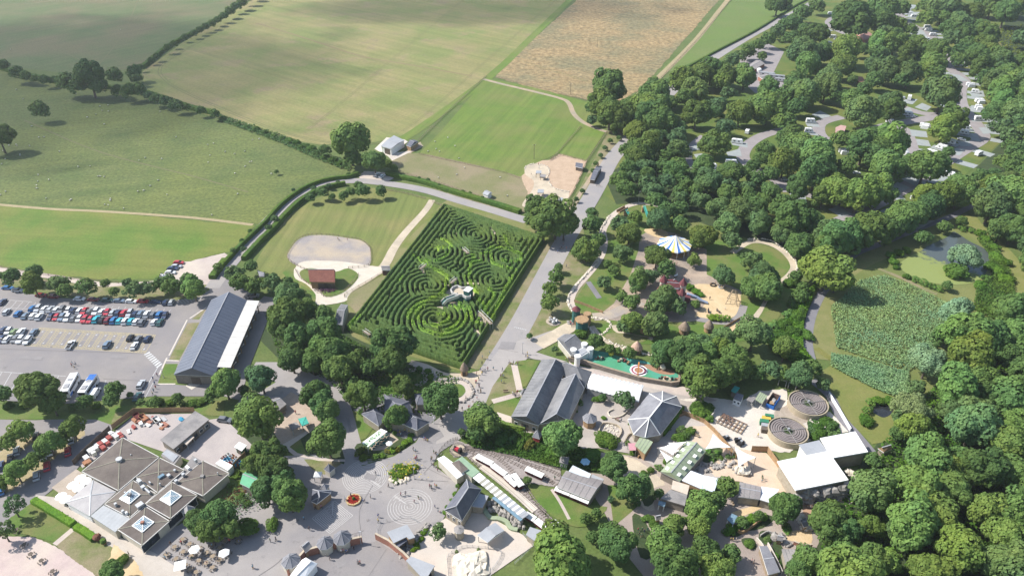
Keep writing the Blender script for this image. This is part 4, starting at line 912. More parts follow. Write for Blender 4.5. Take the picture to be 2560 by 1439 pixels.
# ------------------------------------------------------------------ restaurant with the pyramid roofs
c0=P(*ZB((1500,820))[0])
rs_t=thing('restaurant','restaurant of many brown pyramid roofs with glass tops in the lower left','restaurant',c0)
def pyr(ev,ap,eh=3.4,roof=SHINGLE,sky=None,fascia=WHITEP,cap=None,part='pyramid_roof'):
 roofed('x','','',ZB(*ev),eh,roof=roof,wall=RENDER,apex=ZB(ap)[0],parent=rs_t,oh=.5,part=part,fascia=fascia,cap=cap)
 E,r,_=t_info[rs_t.name]
 for i in range(4):MB().beam(E[i]+Vector((0,0,.1)),E[(i+1)%4]+Vector((0,0,.1)),.2,.22).build('gutter',PALEM,rs_t)
 if sky:
  mid=sum((Vector((e.x,e.y,0))for e in E),Vector())/4;A=r[0];f=sky;h=A.z-eh
  q=[A.lerp(e,f)+Vector((0,0,.32))for e in E];top=A+Vector((0,0,.45))
  for i in range(4):
   gl=MB();gl.add([q[i],q[(i+1)%4],top],[(0,1,2)if True else 0]);g_=gl.build('skylight',SKYL,rs_t)
   bars=MB()
   for k in range(1,8):
    p=q[i].lerp(q[(i+1)%4],k/8);w0=1-abs(2*k/8-1);m_=(q[i]+q[(i+1)%4])/2
    e2=p.lerp(p+(top-m_),w0);bars.beam(p+Vector((0,0,.04)),e2+Vector((0,0,.04)),.06)
   bars.beam(q[i],top,.16);bars.beam(q[i],q[(i+1)%4],.2);bars.build('glazing_bars',WHITEP,g_)
 return E,r
capm=MAT('lichen_capping',(.2,.19,.15),(.26,.24,.19),1,4,.2)
E_,r_=pyr([(1190,325),(1545,515),(1150,840),(795,655)],(1145,545),3.6,cap=capm)
MB().cyl((r_[0].x,r_[0].y,r_[0].z-.2),.9,1.0,10).build('roof_vent',METAL,rs_t)
pyr([(1545,520),(1790,640),(1530,860),(1320,710)],(1525,660),3.4,cap=capm)
E_,r_=pyr([(1970,548),(2225,672),(1970,890),(1700,770)],(1965,705),3.4,cap=capm)
MB().box((r_[0].x,r_[0].y,r_[0].z-.3),(1,1,.9)).build('roof_vent',FELT,rs_t)
pyr([(1670,755),(1915,885),(1655,1110),(1410,970)],(1655,900),3.4,sky=.42,cap=capm)
E_,r_=pyr([(1290,740),(1515,870),(1260,1100),(1015,970)],(1262,890),3.4,sky=.4,cap=capm)
MB().box((r_[0].x,r_[0].y,r_[0].z+.2),(.9,.9,.8)).build('roof_vent',FELT,rs_t)
E_,r_=pyr([(1410,990),(1645,1135),(1378,1370),(1140,1215)],(1370,1160),3.4,sky=.42,cap=capm)
MB().box((r_[0].x,r_[0].y,r_[0].z+.2),(.8,.8,.8)).build('roof_vent',BRICK,rs_t)
for ev in([(1005,980),(1262,1110),(1118,1240),(880,1085)],):
 roofed('x','','',ZB(*ev),3.1,roof=GREYP,wall=RENDER,flatroof=True,parent=rs_t,part='flat_roof')
for ev in([(1560,500),(1620,430),(1760,500),(1690,590)],[(1800,600),(1870,500),(1975,560),(1700,780),(1690,690)]):
 roofed('x','','',ZB(*ev),2.9,roof=FELT,wall=RENDER,flatroof=True,parent=rs_t,part='flat_roof',oh=.2)
roofed('x','','',ZB((1570,480),(1620,440),(1730,500),(1680,560)),3.1,roof=GREYM,flatroof=True,parent=rs_t,part='loading_roof')
E_,rr_,L0=t_info[rs_t.name]
for(x,y,a,b,h,m_)in((1350,745,2.2,1.4,1.2,METAL),(1385,800,1.6,1.4,1,METAL),(1450,750,1.2,.5,.5,METAL),(1560,690,1.4,2.4,.5,SKYL),(1632,680,1.4,1.2,.5,METAL),(1690,630,1,.8,.4,METAL),
       (1775,675,1.2,1.1,.8,METAL),(1706,738,1.2,1.1,.8,METAL),(1120,965,.9,.9,1,METAL),(1190,1035,.9,.9,1,METAL),(1350,965,2.2,2.6,.5,METAL),(1425,830,4,.6,.6,METAL),(1270,492,.4,.4,1,METAL),(1550,768,.5,.5,.8,METAL),(2110,665,.4,.4,.9,METAL),(1220,1040,1,.8,.4,WHITEP),(1210,850,.6,.6,.6,METAL),(1895,540,1.2,1,1,METAL),(1815,600,2.2,1,.3,WHITEP)):
 p=off(rs_t,*ZB((x,y))[0],4.6);MB().box((p.x,p.y,3.7),(a*.7,b*.7,h*.7+.5),R(-38)).build('rooftop_unit',m_,rs_t)
# glazed front wall and windows under the eaves facing the plaza
a,b=off(rs_t,*ZB((1378,1370))[0],3.4),off(rs_t,*ZB((1915,885))[0],3.4);d=(b-a).normalized();nn=Vector((d.y,-d.x,0))
for k in range(16):
 p=a.lerp(b,(k+.7)/17)-nn*.38;f=MB().box((p.x,p.y,.3),(1.9,.12,2.7),math.atan2(d.y,d.x)).build('window',WHITEP,rs_t)
 q=p+nn*.07;MB().box((q.x,q.y,.4),(1.7,.06,2.5),math.atan2(d.y,d.x)).build('pane',WIN,f)
t=thing('pavilion_tent','large off white fabric pyramid tent at the left end of the restaurant','tent',P(*ZB((868,935))[0]))
roofed('x','','',ZB((905,735),(1130,850),(870,1085),(635,955)),3.0,roof=FABR,wall=WHITEF,apex=ZB((868,885))[0],parent=t,fascia=WHITEP,part='tent_roof',cap=METAL)
t=roofed('pavilion_tent','small white peaked tent at the corner between restaurant and tree','tent',ZB((1830,975),(1895,1000),(1830,1075),(1755,1045)),2.4,4,FABR,WHITEF,hip=1,posts=True)
roofed('service_shed','long grey flat felt roofed shed in the service yard','shed',ZB((1893,66),(2030,148),(1682,437),(1556,346)),3.2,roof=FELT,wall=CLAD,flatroof=True,fascia=METAL,wins=((1,6,1.4,1,1.2),),doors=((1,.45,2.5,2.4),(1,.8,2.5,2.4)))
roofed('lean_to','small pinkish flat canopy beside the service yard shed','canopy',ZB((1838,295),(1885,320),(1812,395),(1765,365)),2.5,roof=PINK,flatroof=True,wall=METAL,posts=True)
roofed('storage_hut','dark green hut with a white roof in the service yard corner','hut',ZB((2322,365),(2395,400),(2345,455),(2272,415)),2.4,roof=WHITEM,flatroof=True,wall=MAT('dark_green_boards',(.03,.1,.06),(.05,.14,.08),1,4,.2),doors=((2,.5,1.6,2),))
roofed('storage_container','white flat roofed container beside the blue crates','container',ZB((2140,535),(2260,595),(2210,645),(2090,575)),2.5,roof=WHITEM,flatroof=True,wall=WHITEP,oh=.05)
roofed('mint_roof_hall','mint green roofed hut with a white ridge under the trees by the flower garden','hut',ZC((70,1070),(190,1110),(160,1275),(0,1195)),3,4.2,GREENB,CLAD,fascia=WHITEP)
roofed('bandstand','turquoise pyramid roofed kiosk on the dirt yard','kiosk',ZC((565,570),(640,550),(668,612),(602,640)),2.4,roof=TEALR,apex=ZC((618,590))[0],wall=OAKW,posts=True,cap=TEALR,fascia=TEALR)
roofed('yard_canopy','flat grey canopy left of the turquoise roofed kiosk','canopy',ZC((468,628),(545,600),(588,640),(505,682)),2.3,roof=FELT,flatroof=True,wall=METAL,posts=True)
roofed('goat_shed','weathered low roofed shed half under a tree at the edge of the dirt yard','shed',ZC((270,350),(340,340),(450,425),(370,490)),2.6,3.2,FELT,CLAD)
# dark slate building behind the plaza
for nm,lb,ev,rh,hp in(('slate_hall','dark slate hall under the trees behind the plaza',[(1400,335),(1640,400),(1720,640),(1400,600)],6,.8),
                       ('slate_wing','pale fronted slate wing next to the green striped awning',[(1290,440),(1420,560),(1345,640),(1180,525)],5,.9),
                       ('slate_pavilion','hipped slate pavilion facing the avenue',[(1660,520),(1840,600),(1715,680),(1600,630)],5.4,.8),
                       ('slate_lodge','small slate roof half hidden behind the big round tree by the avenue',[(1690,330),(1790,320),(1830,430),(1710,430)],4.5,.7)):
 roofed(nm,lb,'building',ZC(*ev),3.2,rh,SLATE2,STONE,hip=hp,cap=SLATE)
# green striped awning
t=thing('beer_garden_awning','slanted white awning with green patches over the beer garden','awning',P(*ZC((1310,760))[0]))
A,B,C3,D=[P(x,y,2.8)-t.location for x,y in ZC((1182,800),(1368,662),(1430,690),(1240,840))]
GRW=MAT('green_print',(.3,.5,.26),(.36,.56,.3),1.6,3,.1)
for k in range(9):
 p0,p1=A.lerp(B,k/9),A.lerp(B,(k+1)/9-.004);q0,q1=D.lerp(C3,k/9),D.lerp(C3,(k+1)/9-.004)
 mb=MB();u_=Vector((0,0,.08));vs=[p0,q0,q1,p1];mb.add([v for v in vs]+[v+u_ for v in vs],[(3,2,1,0),(4,5,6,7),(0,1,5,4),(1,2,6,5),(2,3,7,6),(3,0,4,7)])
 pn=mb.build('panel',WHITEF,t)
 if k<8:
  r1=random.Random(k);mbx=MB()
  for _ in range(5):
   c=p0.lerp(q1,.5).lerp(p0.lerp(q0,r1.random()),.5)+Vector((r1.uniform(-.3,.3),r1.uniform(-.3,.3),.085));mbx.box(c,(r1.uniform(.3,.9),r1.uniform(.2,.5),.006),r1.uniform(0,3))
  mbx.build('green_print',GRW,pn)
for p in(A,B,C3,D):MB().beam((p.x,p.y,0),p,.12).build('post',METAL,t)
# plaza kiosks
def octo(label,c,rpx,eh,rh,n=8,roof=SLATE,wall=RENDER,cap=LEADC,rot=R(22.5),squash=1,cat='kiosk',name='octagonal_kiosk',posts=False,zf=ZD,fascia=WHITEP,group=None):
 x,y=zf(c)[0];ctr=P(x,y,eh);r=rpx/(FPX/(ctr.y*_ct+(CAM_H-eh)*_st));r=r if rpx>0 else-rpx
 t=thing(name,label,cat,(ctr.x,ctr.y,0),group=group);mb=MB()
 ring=[Vector((r*math.cos(rot+2*math.pi*i/n),r*squash*math.sin(rot+2*math.pi*i/n),eh))for i in range(n)]
 mb.add([*ring,Vector((0,0,rh))],[(i,(i+1)%n,n)for i in range(n)]);mb.add([*[v-Vector((0,0,.15))for v in ring],*ring],[(i,(i+1)%n,n+(i+1)%n,n+i)for i in range(n)]+[tuple(range(n))[::-1]],1)
 rf=mb.build('roof',[roof,fascia],t)
 if cap:
  cm=MB();[cm.beam(v+Vector((0,0,.04)),(0,0,rh+.04),.1,.08)for v in ring];cm.build('ridge_capping',cap,rf)
 wl=[(v.x*.86,v.y*.86)for v in ring]
 if posts:
  for p in wl:MB().box((p[0],p[1],0),(.15,.15,eh)).build('post',wall,t)
 else:MB().prism(wl,0,eh-.12).build('wall',wall,t)
 MB().cyl((0,0,rh-.1),.15,.7,6,.02).build('finial',LEADC,t)
 return t
octo('left of the twin octagonal slate kiosks behind the brick wall',(825,1115),22,3,4.8)
octo('right of the twin octagonal slate kiosks behind the brick wall',(990,1065),24,3,5)
octo('octagonal slate kiosk standing left of the white marquee',(492,1290),24,3,4.8)
octo('small stone octagonal lookout with a grey flat top by the rocky pool',(262,985),14,3.2,3.8,roof=FELT,wall=STONE,cap=None,zf=ZE)
octo('octagonal slate kiosk in the middle of the farmyard court',(1065,950),19,2.8,4.6,zf=ZF,wall=OAKW)
octo('red and grey peaked kiosk by the garden path',(555,1115),14,2.5,4.6,n=4,zf=ZF,wall=MAT('red_paint',(.4,.05,.05),(.45,.07,.06),1,4,.1))
octo('little slate gazebo roof by the lawn corner left of the plaza',(868,1048),14,2.4,4.2,n=4,zf=ZC,roof=SLATE2,rot=R(10))
octo('white square gazebo left of the shaded round labyrinth',(755,1105),13,2.3,3.4,n=4,zf=ZC,roof=WHITEF,wall=METAL,posts=True,cap=None,rot=R(45),name='gazebo',cat='gazebo')
octo('small grey pyramid roof between the white gazebo and the slate kiosk',(822,1228),12,2.3,3.6,n=4,zf=ZC,roof=SLATE,rot=R(30))
roofed('ice_cream_kiosk','dark slate hip roofed kiosk with a long counter left of the flower bed','kiosk',ZC((705,1255),(885,1262),(880,1290),(745,1395),(690,1370)),2.8,4.8,SLATE2,OAKW,ridge=ZC((760,1270),(770,1330)),cap=LEADC)
roofed('hut','small grey gabled hut left of the twin octagonal kiosks','hut',ZD((585,1150),(640,1100),(705,1160),(635,1215)),2.5,3.6,FELT,OAKW)
roofed('marquee','white marquee roof beside the brick wall at the bottom','marquee',ZD((600,1285),(640,1262),(752,1320),(620,1480),(470,1460)),2.8,3.8,WHITEM,WHITEF,ridge=ZD((690,1300),(540,1450)))
roofed('ticket_office','grey flat roofed ticket office by the gateway','building',ZD((1425,1015),(1620,942),(1700,1065),(1640,1085),(1615,1062),(1490,1122)),3.2,roof=GREYM,wall=OAKW,flatroof=True,fascia=LEADC,wins=((4,3,1.4,.8,1.4),))
roofed('terrace_canopy','dark glazed canopy in front of the ticket office','canopy',ZD((1480,1118),(1612,1068),(1630,1090),(1540,1160)),2.4,roof=SLATE2,flatroof=True,posts=True,wall=METAL)
roofed('glazed_roof','corrugated lean to roof with skylights running off the bottom edge','building',ZD((1660,1250),(1890,1340),(1850,1400),(1760,1560),(1900,1600),(1610,1290)),3,roof=GREYM,wall=STONE,flatroof=True)
# stone hall with slate roof by the plaza
t=roofed('stone_hall','steep slate roofed stone hall beside the station canopy','building',ZE((335,505),(480,600),(290,908),(120,800)),3.6,8,SLATE2,STONE,ridge=ZE((352,585),(232,765)),cap=LEADC,wins=((2,3,1,1,1.6),),doors=((1,.3,1.6,2.2),))
roofed('hall_annex','pale glazed flat annex on the right of the stone hall','building',ZE((455,640),(550,665),(490,778),(380,765)),3,roof=GREYM,wall=STONE,flatroof=True)
roofed('sheltered_stand','open grey roofed shelter on the buff deck','shelter',ZE((615,922),(702,1000),(540,1118),(438,1045)),2.8,3.3,GREYM,METAL,posts=True)
roofed('pump_house','grey roofed pump house beside the tree and the railway','building',ZE((950,965),(1060,1000),(1010,1110),(910,1040)),2.6,roof=GREYM,wall=STONE,flatroof=True)
# station
ts=thing('station_canopy','long striped white and beige station canopy running along the railway','canopy',P(*ZE((650,660))[0]))
BEIGE=MAT('beige_sheet',(.3,.29,.24),(.34,.33,.28),.8,3,.1)
a0,a1=off(ts,*ZE((395,488))[0],3.2),off(ts,*ZE((880,885))[0],3.2);b0,b1=off(ts,*ZE((462,438))[0],3.2),off(ts,*ZE((945,840))[0],3.2)
ns=23
for k in range(ns):
 g0,g1=k/ns,(k+1)/ns-.002;zc=Vector((0,0,.5));v=[a0.lerp(a1,g0),b0.lerp(b1,g0),b0.lerp(b1,g1),a0.lerp(a1,g1)]
 white=k<3 or(k%2==0 and k<22);mb=MB();mb.prism([(p.x,p.y)for p in v],3.2,3.32);mb.build('panel',WHITEP if white else(BEIGE if k<12 else GREYM),ts)
e0,e1=a0+(a0-b0)*.38,a1+(a1-b1)*.38;mb=MB();mb.prism([(p.x,p.y)for p in(a0.lerp(a1,.45),a1,e1,e0.lerp(e1,.45))],3.0,3.12);mb.build('glazed_strip',SKYL,ts)
for k in range(9):
 p=b0.lerp(b1,(k+.3)/9).lerp(a0.lerp(a1,(k+.3)/9),.15);MB().box((p.x,p.y,0),(.16,.16,3.2)).build('post',WHITEP,ts)
tc=thing('station_entrance','white and green roofed station entrance at the plaza end of the canopy','building',P(*ZE((300,380))[0]))
for ev,m_,h in(([(50,305),(115,275),(215,350),(320,450),(245,498)],WHITEP,3),([(200,345),(292,282),(462,430),(388,486)],MAT('sage_roof',(.22,.32,.22),(.27,.37,.26),.5,3,.1),3.3)):
 roofed('x','','',ZE(*ev),h,roof=m_,wall=RENDER,flatroof=True,parent=tc,part='flat_roof')
roofed('x','','',ZE((188,348),(262,318),(352,405),(285,446)),3.8,roof=SHINGLE,wall=RENDER,apex=ZE((275,368))[0],parent=tc,part='pyramid_roof')
# engine shed
roofed('engine_shed','wide corrugated engine shed by the railway sidings','shed',ZE((1300,420),(1665,520),(1530,705),(1210,578)),2.8,3.5,CORR,CLAD)
roofed('engine_shed_annex','white flat roofed annex behind the engine shed','shed',ZE((1365,368),(1542,452),(1520,500),(1325,425)),2.9,roof=MAT('pale_blue_roof',(.5,.56,.6),(.55,.61,.65),.5,3,.08),wall=CLAD,flatroof=True)
roofed('engine_shed_annex','mottled pale roofed annex at the back corner of the engine shed','shed',ZE((1555,455),(1668,502),(1640,545),(1522,500)),2.6,roof=GREYM,wall=CLAD,flatroof=True)
roofed('signal_hut','small green hut with a grey flat roof beside the sidings','hut',ZE((1245,282),(1332,290),(1318,360),(1232,340)),2.6,roof=FELT,wall=MAT('green_boards',(.1,.2,.06),(.13,.25,.08),1,4,.2),flatroof=True,wins=((2,2,.6,1,.8),))
# farmyard barns
roofed('barn','long grey gabled barn beside the avenue lawns','barn',ZF((600,382),(300,938),(568,1022),(850,445)),4,8,BARNR,STONE,ridge=ZF((732,380),(448,935)),wins=((1,3,1.2,1,1.4),),doors=((1,.5,2.4,2.6),))
roofed('barn','second grey barn with a hipped near end parallel to the long barn','barn',ZF((775,585),(572,1010),(765,975),(860,975),(1012,665),(930,560)),3.8,7.2,BARNR,STONE,ridge=ZF((925,522),(738,910)),cap=LEADC)
roofed('barn','cross wing barn joining the two long barns at the far end','barn',ZF((740,400),(1086,502),(1020,650),(700,470)),3.6,6.6,BARNR,STONE,hip=.7)
roofed('porch','small pyramid roofed porch on the avenue side of the long barn','porch',ZF((385,700),(430,665),(502,695),(400,728)),3,4.6,BARNR,STONE,hip=1)
t=thing('polytunnel','white ribbed arched greenhouse roof behind the barns','greenhouse',P(*ZF((1310,650))[0]))
A,B,C3,D=[off(t,x,y,3)for x,y in ZF((1092,512),(1592,628),(1538,790),(1032,655))]
NB=12
for k in range(NB):
 mb=MB();sec=[]
 for s in range(3):
  u=(k+s/2)/NB;p,q=A.lerp(B,u),D.lerp(C3,u);row=[]
  for j in range(9):
   w_=j/8;v=p.lerp(q,w_);v.z=3+1.5*math.sin(math.pi*w_)-(.28 if s!=1 else 0);row.append(v)
  sec.append(row)
 mb.add([v for r0 in sec for v in r0],[(s*9+j,s*9+j+1,s*9+10+j,s*9+9+j)for s in range(2)for j in range(8)])
 mb.v=mb.v;mb.f=[f[::-1]for f in mb.f];mb.build('roof_bay',WHITEF,t,smooth=False)
MB().prism(inset([(v.x,v.y)for v in(A,B,C3,D)],.3),0,2.9).build('wall',FABR,t)
roofed('round_ended_barn','big slate barn with fan shaped rounded ends in the farmyard','barn',ZF((1770,690),(1905,738),(1957,842),(1748,1112),(1600,1138),(1490,1108),(1432,965),(1640,712)),3.6,8,SLATE,STONE,ridge=ZF((1765,790),(1640,948)),cap=WHITEP,oh=.8)
roofed('snack_hut','pale green roofed snack hut below the round ended barn','hut',ZF((1560,1120),(1677,1182),(1600,1298),(1500,1215)),3,roof=GREENM,wall=OAKW,flatroof=True)
t=thing('pink_awning','dusty pink awning on the left of the snack hut','awning',P(*ZF((1475,1225))[0]));pts=[off(t,x,y,2.6)for x,y in ZF((1435,1190),(1520,1190),(1512,1258),(1450,1262))]
MB().prism([(p.x,p.y)for p in pts],2.5,2.6).build('cloth',MAT('pink_cloth',(.45,.22,.25),(.5,.26,.29),1,4,.1),t)
[MB().box((p.x,p.y,0),(.1,.1,2.5)).build('pole',METAL,t)for p in pts]
t=roofed('play_barn','grey gabled house beside the castle play area','building',ZF((750,185),(830,135),(1010,240),(880,345)),3,5.2,BARNR,RENDER,ridge=ZF((870,175),(900,300))and None,hip=0)
roofed('garden_shelter','pale blue flat roof in front of the grey gabled house','shelter',ZF((745,185),(815,137),(870,165),(800,222)),2.5,roof=GREYM,flatroof=True,posts=True,wall=METAL)
# toy castle
t=thing('toy_castle','white toy castle with round corner turrets on the green play surface','play castle',P(*ZF((985,310))[0]))
pts=[off(t,x,y,3)for x,y in ZF((905,310),(1010,255),(1070,300),(945,375))]
MB().prism([(p.x,p.y)for p in pts],0,3).build('wall',WHITEP,t);MB().prism(inset([(p.x,p.y)for p in pts],.8),3,3.25).build('roof',GREYM,t)
for i,p in enumerate(pts):
 q=MB().cyl((p.x,p.y,0),1.0,4,10).build('turret',WHITEP,t);MB().cyl((p.x,p.y,4),1.15,.4,10).build('crenellation',WHITEP,q)
pd=off(t,*ZF((1040,250))[0],3);MB().lathe((pd.x,pd.y,0),[(2.4,0),(2.4,2),(1.9,3.1),(1,3.8),(.05,4)],12).build('dome',FABR,t)
# green roofed barn, annexes, sails
t=roofed('meerkat_barn','pale green metal roofed long barn with square skylights','barn',ZG((372,785),(120,1082),(308,1178),(560,885)),3.2,4.8,GREENM,CLAD,fascia=METAL,hip=0)
E_,rr_,L0=t_info[t.name]
for side in(0,1):
 s0,s1=(E_[0],E_[1])if side==0 else(E_[3],E_[2])
 for k in range(5):
  u=(k+.5)/5;p=s0.lerp(s1,u).lerp(rr_[0].lerp(rr_[1],u),.45)+Vector((0,0,.2));MB().box(p,(1.3,1.3,.1),R(-38)).build('skylight',WHITEP,t)
roofed('flat_annex','white flat roofed annex below the green roofed barn','building',ZG((415,1072),(545,1120),(520,1250),(328,1165)),3.4,roof=MAT('pale_sheet',(.68,.7,.75),(.72,.74,.78),.5,3,.05),wall=OAKW,flatroof=True,oh=.15)
roofed('flat_annex','bluish glass roofed annex next to the white flat annex','building',ZG((548,1120),(685,1148),(640,1280),(522,1252)),3.3,roof=MAT('blue_white_sheet',(.55,.62,.7),(.62,.68,.75),.5,3,.08),wall=STONE,flatroof=True)
roofed('keeper_hut','shed roof half beige half grey beside the barn path','shed',ZG((240,1165),(402,1215),(380,1305),(225,1250)),3,roof=MAT('beige_felt',(.5,.42,.34),(.55,.47,.39),.5,3,.1),wall=CLAD,flatroof=True)
roofed('keeper_hut','mottled grey felt roofed shed below the beige roof','shed',ZG((215,1255),(380,1308),(355,1412),(120,1340)),2.9,roof=FELT,wall=CLAD,flatroof=True)
roofed('animal_house','long brown corrugated roof behind the near trees','building',ZG((890,1180),(1095,1228),(1085,1352),(875,1325)),3,3.6,CORR,STONE)
roofed('animal_house','white sheet roof next to the long brown corrugated roof','building',ZG((1098,1225),(1270,1252),(1190,1385),(1086,1352)),3,roof=MAT('dull_white_sheet',(.62,.62,.64),(.68,.68,.7),.5,3,.08),wall=STONE,flatroof=True)
roofed('glass_shelter','small blue white glazed roof by the near path','shelter',ZH((345,835),(402,860),(360,945),(298,890)),2.6,roof=SKYL,flatroof=True,posts=True,wall=WHITEP)
roofed('viewing_window','narrow pale blue flat canopy at the pool edge','shelter',ZH((1215,762),(1305,790),(1290,825),(1200,795)),2.2,roof=MAT('light_blue_sheet',(.45,.55,.68),(.5,.6,.72),.5,3,.05),flatroof=True,posts=True,wall=METAL)
def sail(label,pts,zs):
 t=thing('shade_sail',label,'shade sail',P(*pts[0])*1,group='white shade sails over the paths')
 c=sum((P(x,y,z_)for(x,y),z_ in zip(pts,zs)),Vector())/len(pts);t.location=(c.x,c.y,0)
 V=[P(x,y,z_)-t.location for(x,y),z_ in zip(pts,zs)];c=c-t.location;mb=MB();n=len(V);K=8;rows=[]
 bd=[]
 for i in range(n):
  a,b=V[i],V[(i+1)%n]
  for k in range(K):
   u=k/K;p=a.lerp(b,u);bd.append(p.lerp(c,.16*math.sin(math.pi*u)))
 m=len(bd);mid=[p.lerp(c,.5)-Vector((0,0,.15))for p in bd]
 mb.add(bd+mid+[c-Vector((0,0,.2))],[(i,(i+1)%m,m+(i+1)%m,m+i)for i in range(m)]+[(m+i,m+(i+1)%m,2*m)for i in range(m)])
 mb.build('canvas',WHITEM,t)
 for p in V:MB().beam((p.x,p.y,0),p+Vector((0,0,.2)),.14).build('mast',METAL,t)
sail('large white triangular sail at the edge of the works yard',ZG((630,712),(802,842),(553,862)),(5,4,3.6))
sail('white triangular sail pointing down over the animal enclosure',ZG((838,838),(1045,940),(878,1032)),(4.6,4.2,3.4))
sail('narrow white sail at the far end of the green roofed barn',ZG((195,798),(372,788),(262,872)),(3.6,5,4))
sail('middle white sail left of the green roofed barn',ZG((105,848),(205,812),(300,875),(240,918)),(3.4,4,5,4))
sail('lower white sail left of the green roofed barn',ZG((112,868),(245,950),(182,990)),(3.4,4.6,3.6))
# big white roofed houses
t=thing('white_roofed_house','big bright white roofed building with rockwork below at the lower right','building',P(*ZG((1600,1080))[0]))
for ev,h,m_,nm in(([(1252,985),(1540,926),(1738,886),(1790,950),(1942,1165),(1430,1266)],5.6,WHITEM,'roof'),([(1668,760),(2008,695),(2132,893),(1800,950),(1745,884)],5.3,WHITEM,'roof')):
 roofed('x','','',ZG(*ev),h,roof=m_,wall=STONE,flatroof=True,parent=t,part=nm,fascia=WHITEP,oh=.8,th=.3)
roofed('grey_roofed_annex','steel grey roofed annex attached to the big white roofs','building',ZG((1462,820),(1660,776),(1740,884),(1542,924)),5.0,roof=GREYM,wall=WHITEP,flatroof=True,wins=((0,2,1.4,1,1.6),))
E_,rr_,L0=t_info[t.name]
a,b=off(t,*ZG((1430,1266))[0],5.6),off(t,*ZG((1942,1165))[0],5.6);n_=Vector(((b-a).y,-(b-a).x,0)).normalized()
r1=random.Random(3)
for k in range(26):
 p=a.lerp(b,r1.random())+n_*r1.uniform(-1.2,.5);s=r1.uniform(1.2,2.2);MB().blob((p.x,p.y,r1.uniform(.4,3.2)),(s,s*.8,s*.9),seed=k,amp=.3,n=7,k=5).build('rock',ROCKM,t)
for(x,y,s)in((1600,1290,2.6),(1680,1270,2.8),(1750,1250,2.4),(1560,1320,2),(1660,1320,2.2)):
 p=P(*ZG((x,y))[0]);MB().blob((p.x,p.y,.6),(s*1.3,s,s*.7),seed=int(x),amp=.3,n=9,k=6).build('boulder',ROCKM,None,{1600:'leftmost but one',1680:'largest',1750:'rightmost',1560:'leftmost',1660:'nearest'}[x]+' grey sculpted rock outcrop over the penguin pool','boulder','rock outcrops at the pool')
ST('pool_water',ZH((1125,680),(1200,720),(1300,710),(1290,640),(1400,630),(1390,690),(1310,765),(1150,740)),.12,WATER,smooth=3)
# circular tanks
def tank(label,c,rpx):
 x,y=ZG(c)[0];ctr=P(x,y,2.3);r=rpx/3.879/(FPX/(ctr.y*_ct+(CAM_H-2.3)*_st));t=thing('settling_tank',label,'tank',(ctr.x,ctr.y,0),group='round water tanks')
 rim=MAT('tank_rim',(.36,.3,.21),(.43,.36,.26),1,4,.15)
 MB().lathe((0,0,0),[(r,0),(r,2.3),(r-.32,2.3),(r-.32,1.9)],48).build('tank_wall',rim,t)
 MB().cyl((0,0,1.7),r-.32,.2,48,m=0).build('tank_floor',MAT('tank_floor',(.1,.095,.09),(.14,.13,.12),.5,3,.2),t)
 rm=MAT('trough_concrete',(.2,.17,.165),(.25,.215,.205),1,4,.15);k=0;q=r-.8
 while q>2.4:
  MB().lathe((0,0,1.88),[(q,0),(q,.35),(q-.46,.35),(q-.46,0)],40).build('trough_ring',rm,t);q-=.68
 MB().lathe((0,0,1.7),[(2.2,0),(2.0,.1),(.6,.3),(.05,.9)],16).build('centre_island',G_dark,t)
 for a in(R(8),R(98)):MB().beam((-math.cos(a)*(r-.3),-math.sin(a)*(r-.3),2.35),(math.cos(a)*(r-.3),math.sin(a)*(r-.3),2.35),.2,.1).build('gantry',FELT,t)
 MB().cyl((0,0,1.7),.35,1.4,8).build('centre_post',METAL,t)
 return t
tank('upper right round concrete tank with ring troughs',(1556,408),187)
tank('lower left round concrete tank with ring troughs',(1362,676),189)
# works yard things
roofed('tool_shed','turquoise roofed shed at the wood edge of the works yard','shed',ZG((840,250),(892,268),(850,320),(805,298)),2.3,roof=TEALR,flatroof=True,wall=CLAD)
roofed('site_cabin','white site cabin with a dark roof beside the turquoise shed','cabin',ZG((860,318),(928,340),(900,400),(828,372)),2.5,roof=SLATE,flatroof=True,wall=WHITEP,oh=.05,wins=((2,2,.8,1,.9),))
roofed('yard_shelter','greenish grey roofed shelter in the works yard','shelter',ZG((1085,308),(1158,345),(1105,420),(1040,380)),2.5,roof=GREENM,flatroof=True,posts=True,wall=METAL)
roofed('yard_shelter','low grey corrugated shelter left of the greenish one','shelter',ZG((990,340),(1050,365),(1010,410),(955,385)),2.2,roof=CORR,flatroof=True,posts=True,wall=METAL)
# farm buildings
roofed('farm_shed','grey roofed farm shed with pale walls beside the hay field','shed',ZP((305,644),(400,688),(278,765),(186,740)),4,4.6,GREYM,WHITEP,doors=((2,.4,4,3.4),))
roofed('timber_kiosk','small timber cabin with a slate roof at the paddock corner','cabin',ZP((487,682),(525,700),(455,748),(415,732)),2.6,4,SLATE2,OAKW)
roofed('animal_shelter','white shed standing in the dry paddock by the hedge','shed',ZP((1140,1135),(1188,1158),(1150,1182),(1102,1165)),2.4,3,GREYM,WHITEP)
roofed('field_shelter','little grey shelter inside the cream keyhole path','shelter',ZP((1585,958),(1632,960),(1630,985),(1580,985)),2.4,roof=GREYM,flatroof=True,posts=True,wall=OAKW)
roofed('field_shelter','second grey shelter just below the first in the keyhole path','shelter',ZP((1622,992),(1672,996),(1668,1020),(1618,1015)),2,roof=FELT,flatroof=True,posts=True,wall=OAKW)
roofed('field_shelter','grey topped hut where the cream path meets the big tree','shelter',ZP((1600,1128),(1655,1130),(1650,1160),(1595,1158)),2.4,roof=GREYM,flatroof=True,posts=True,wall=OAKW)
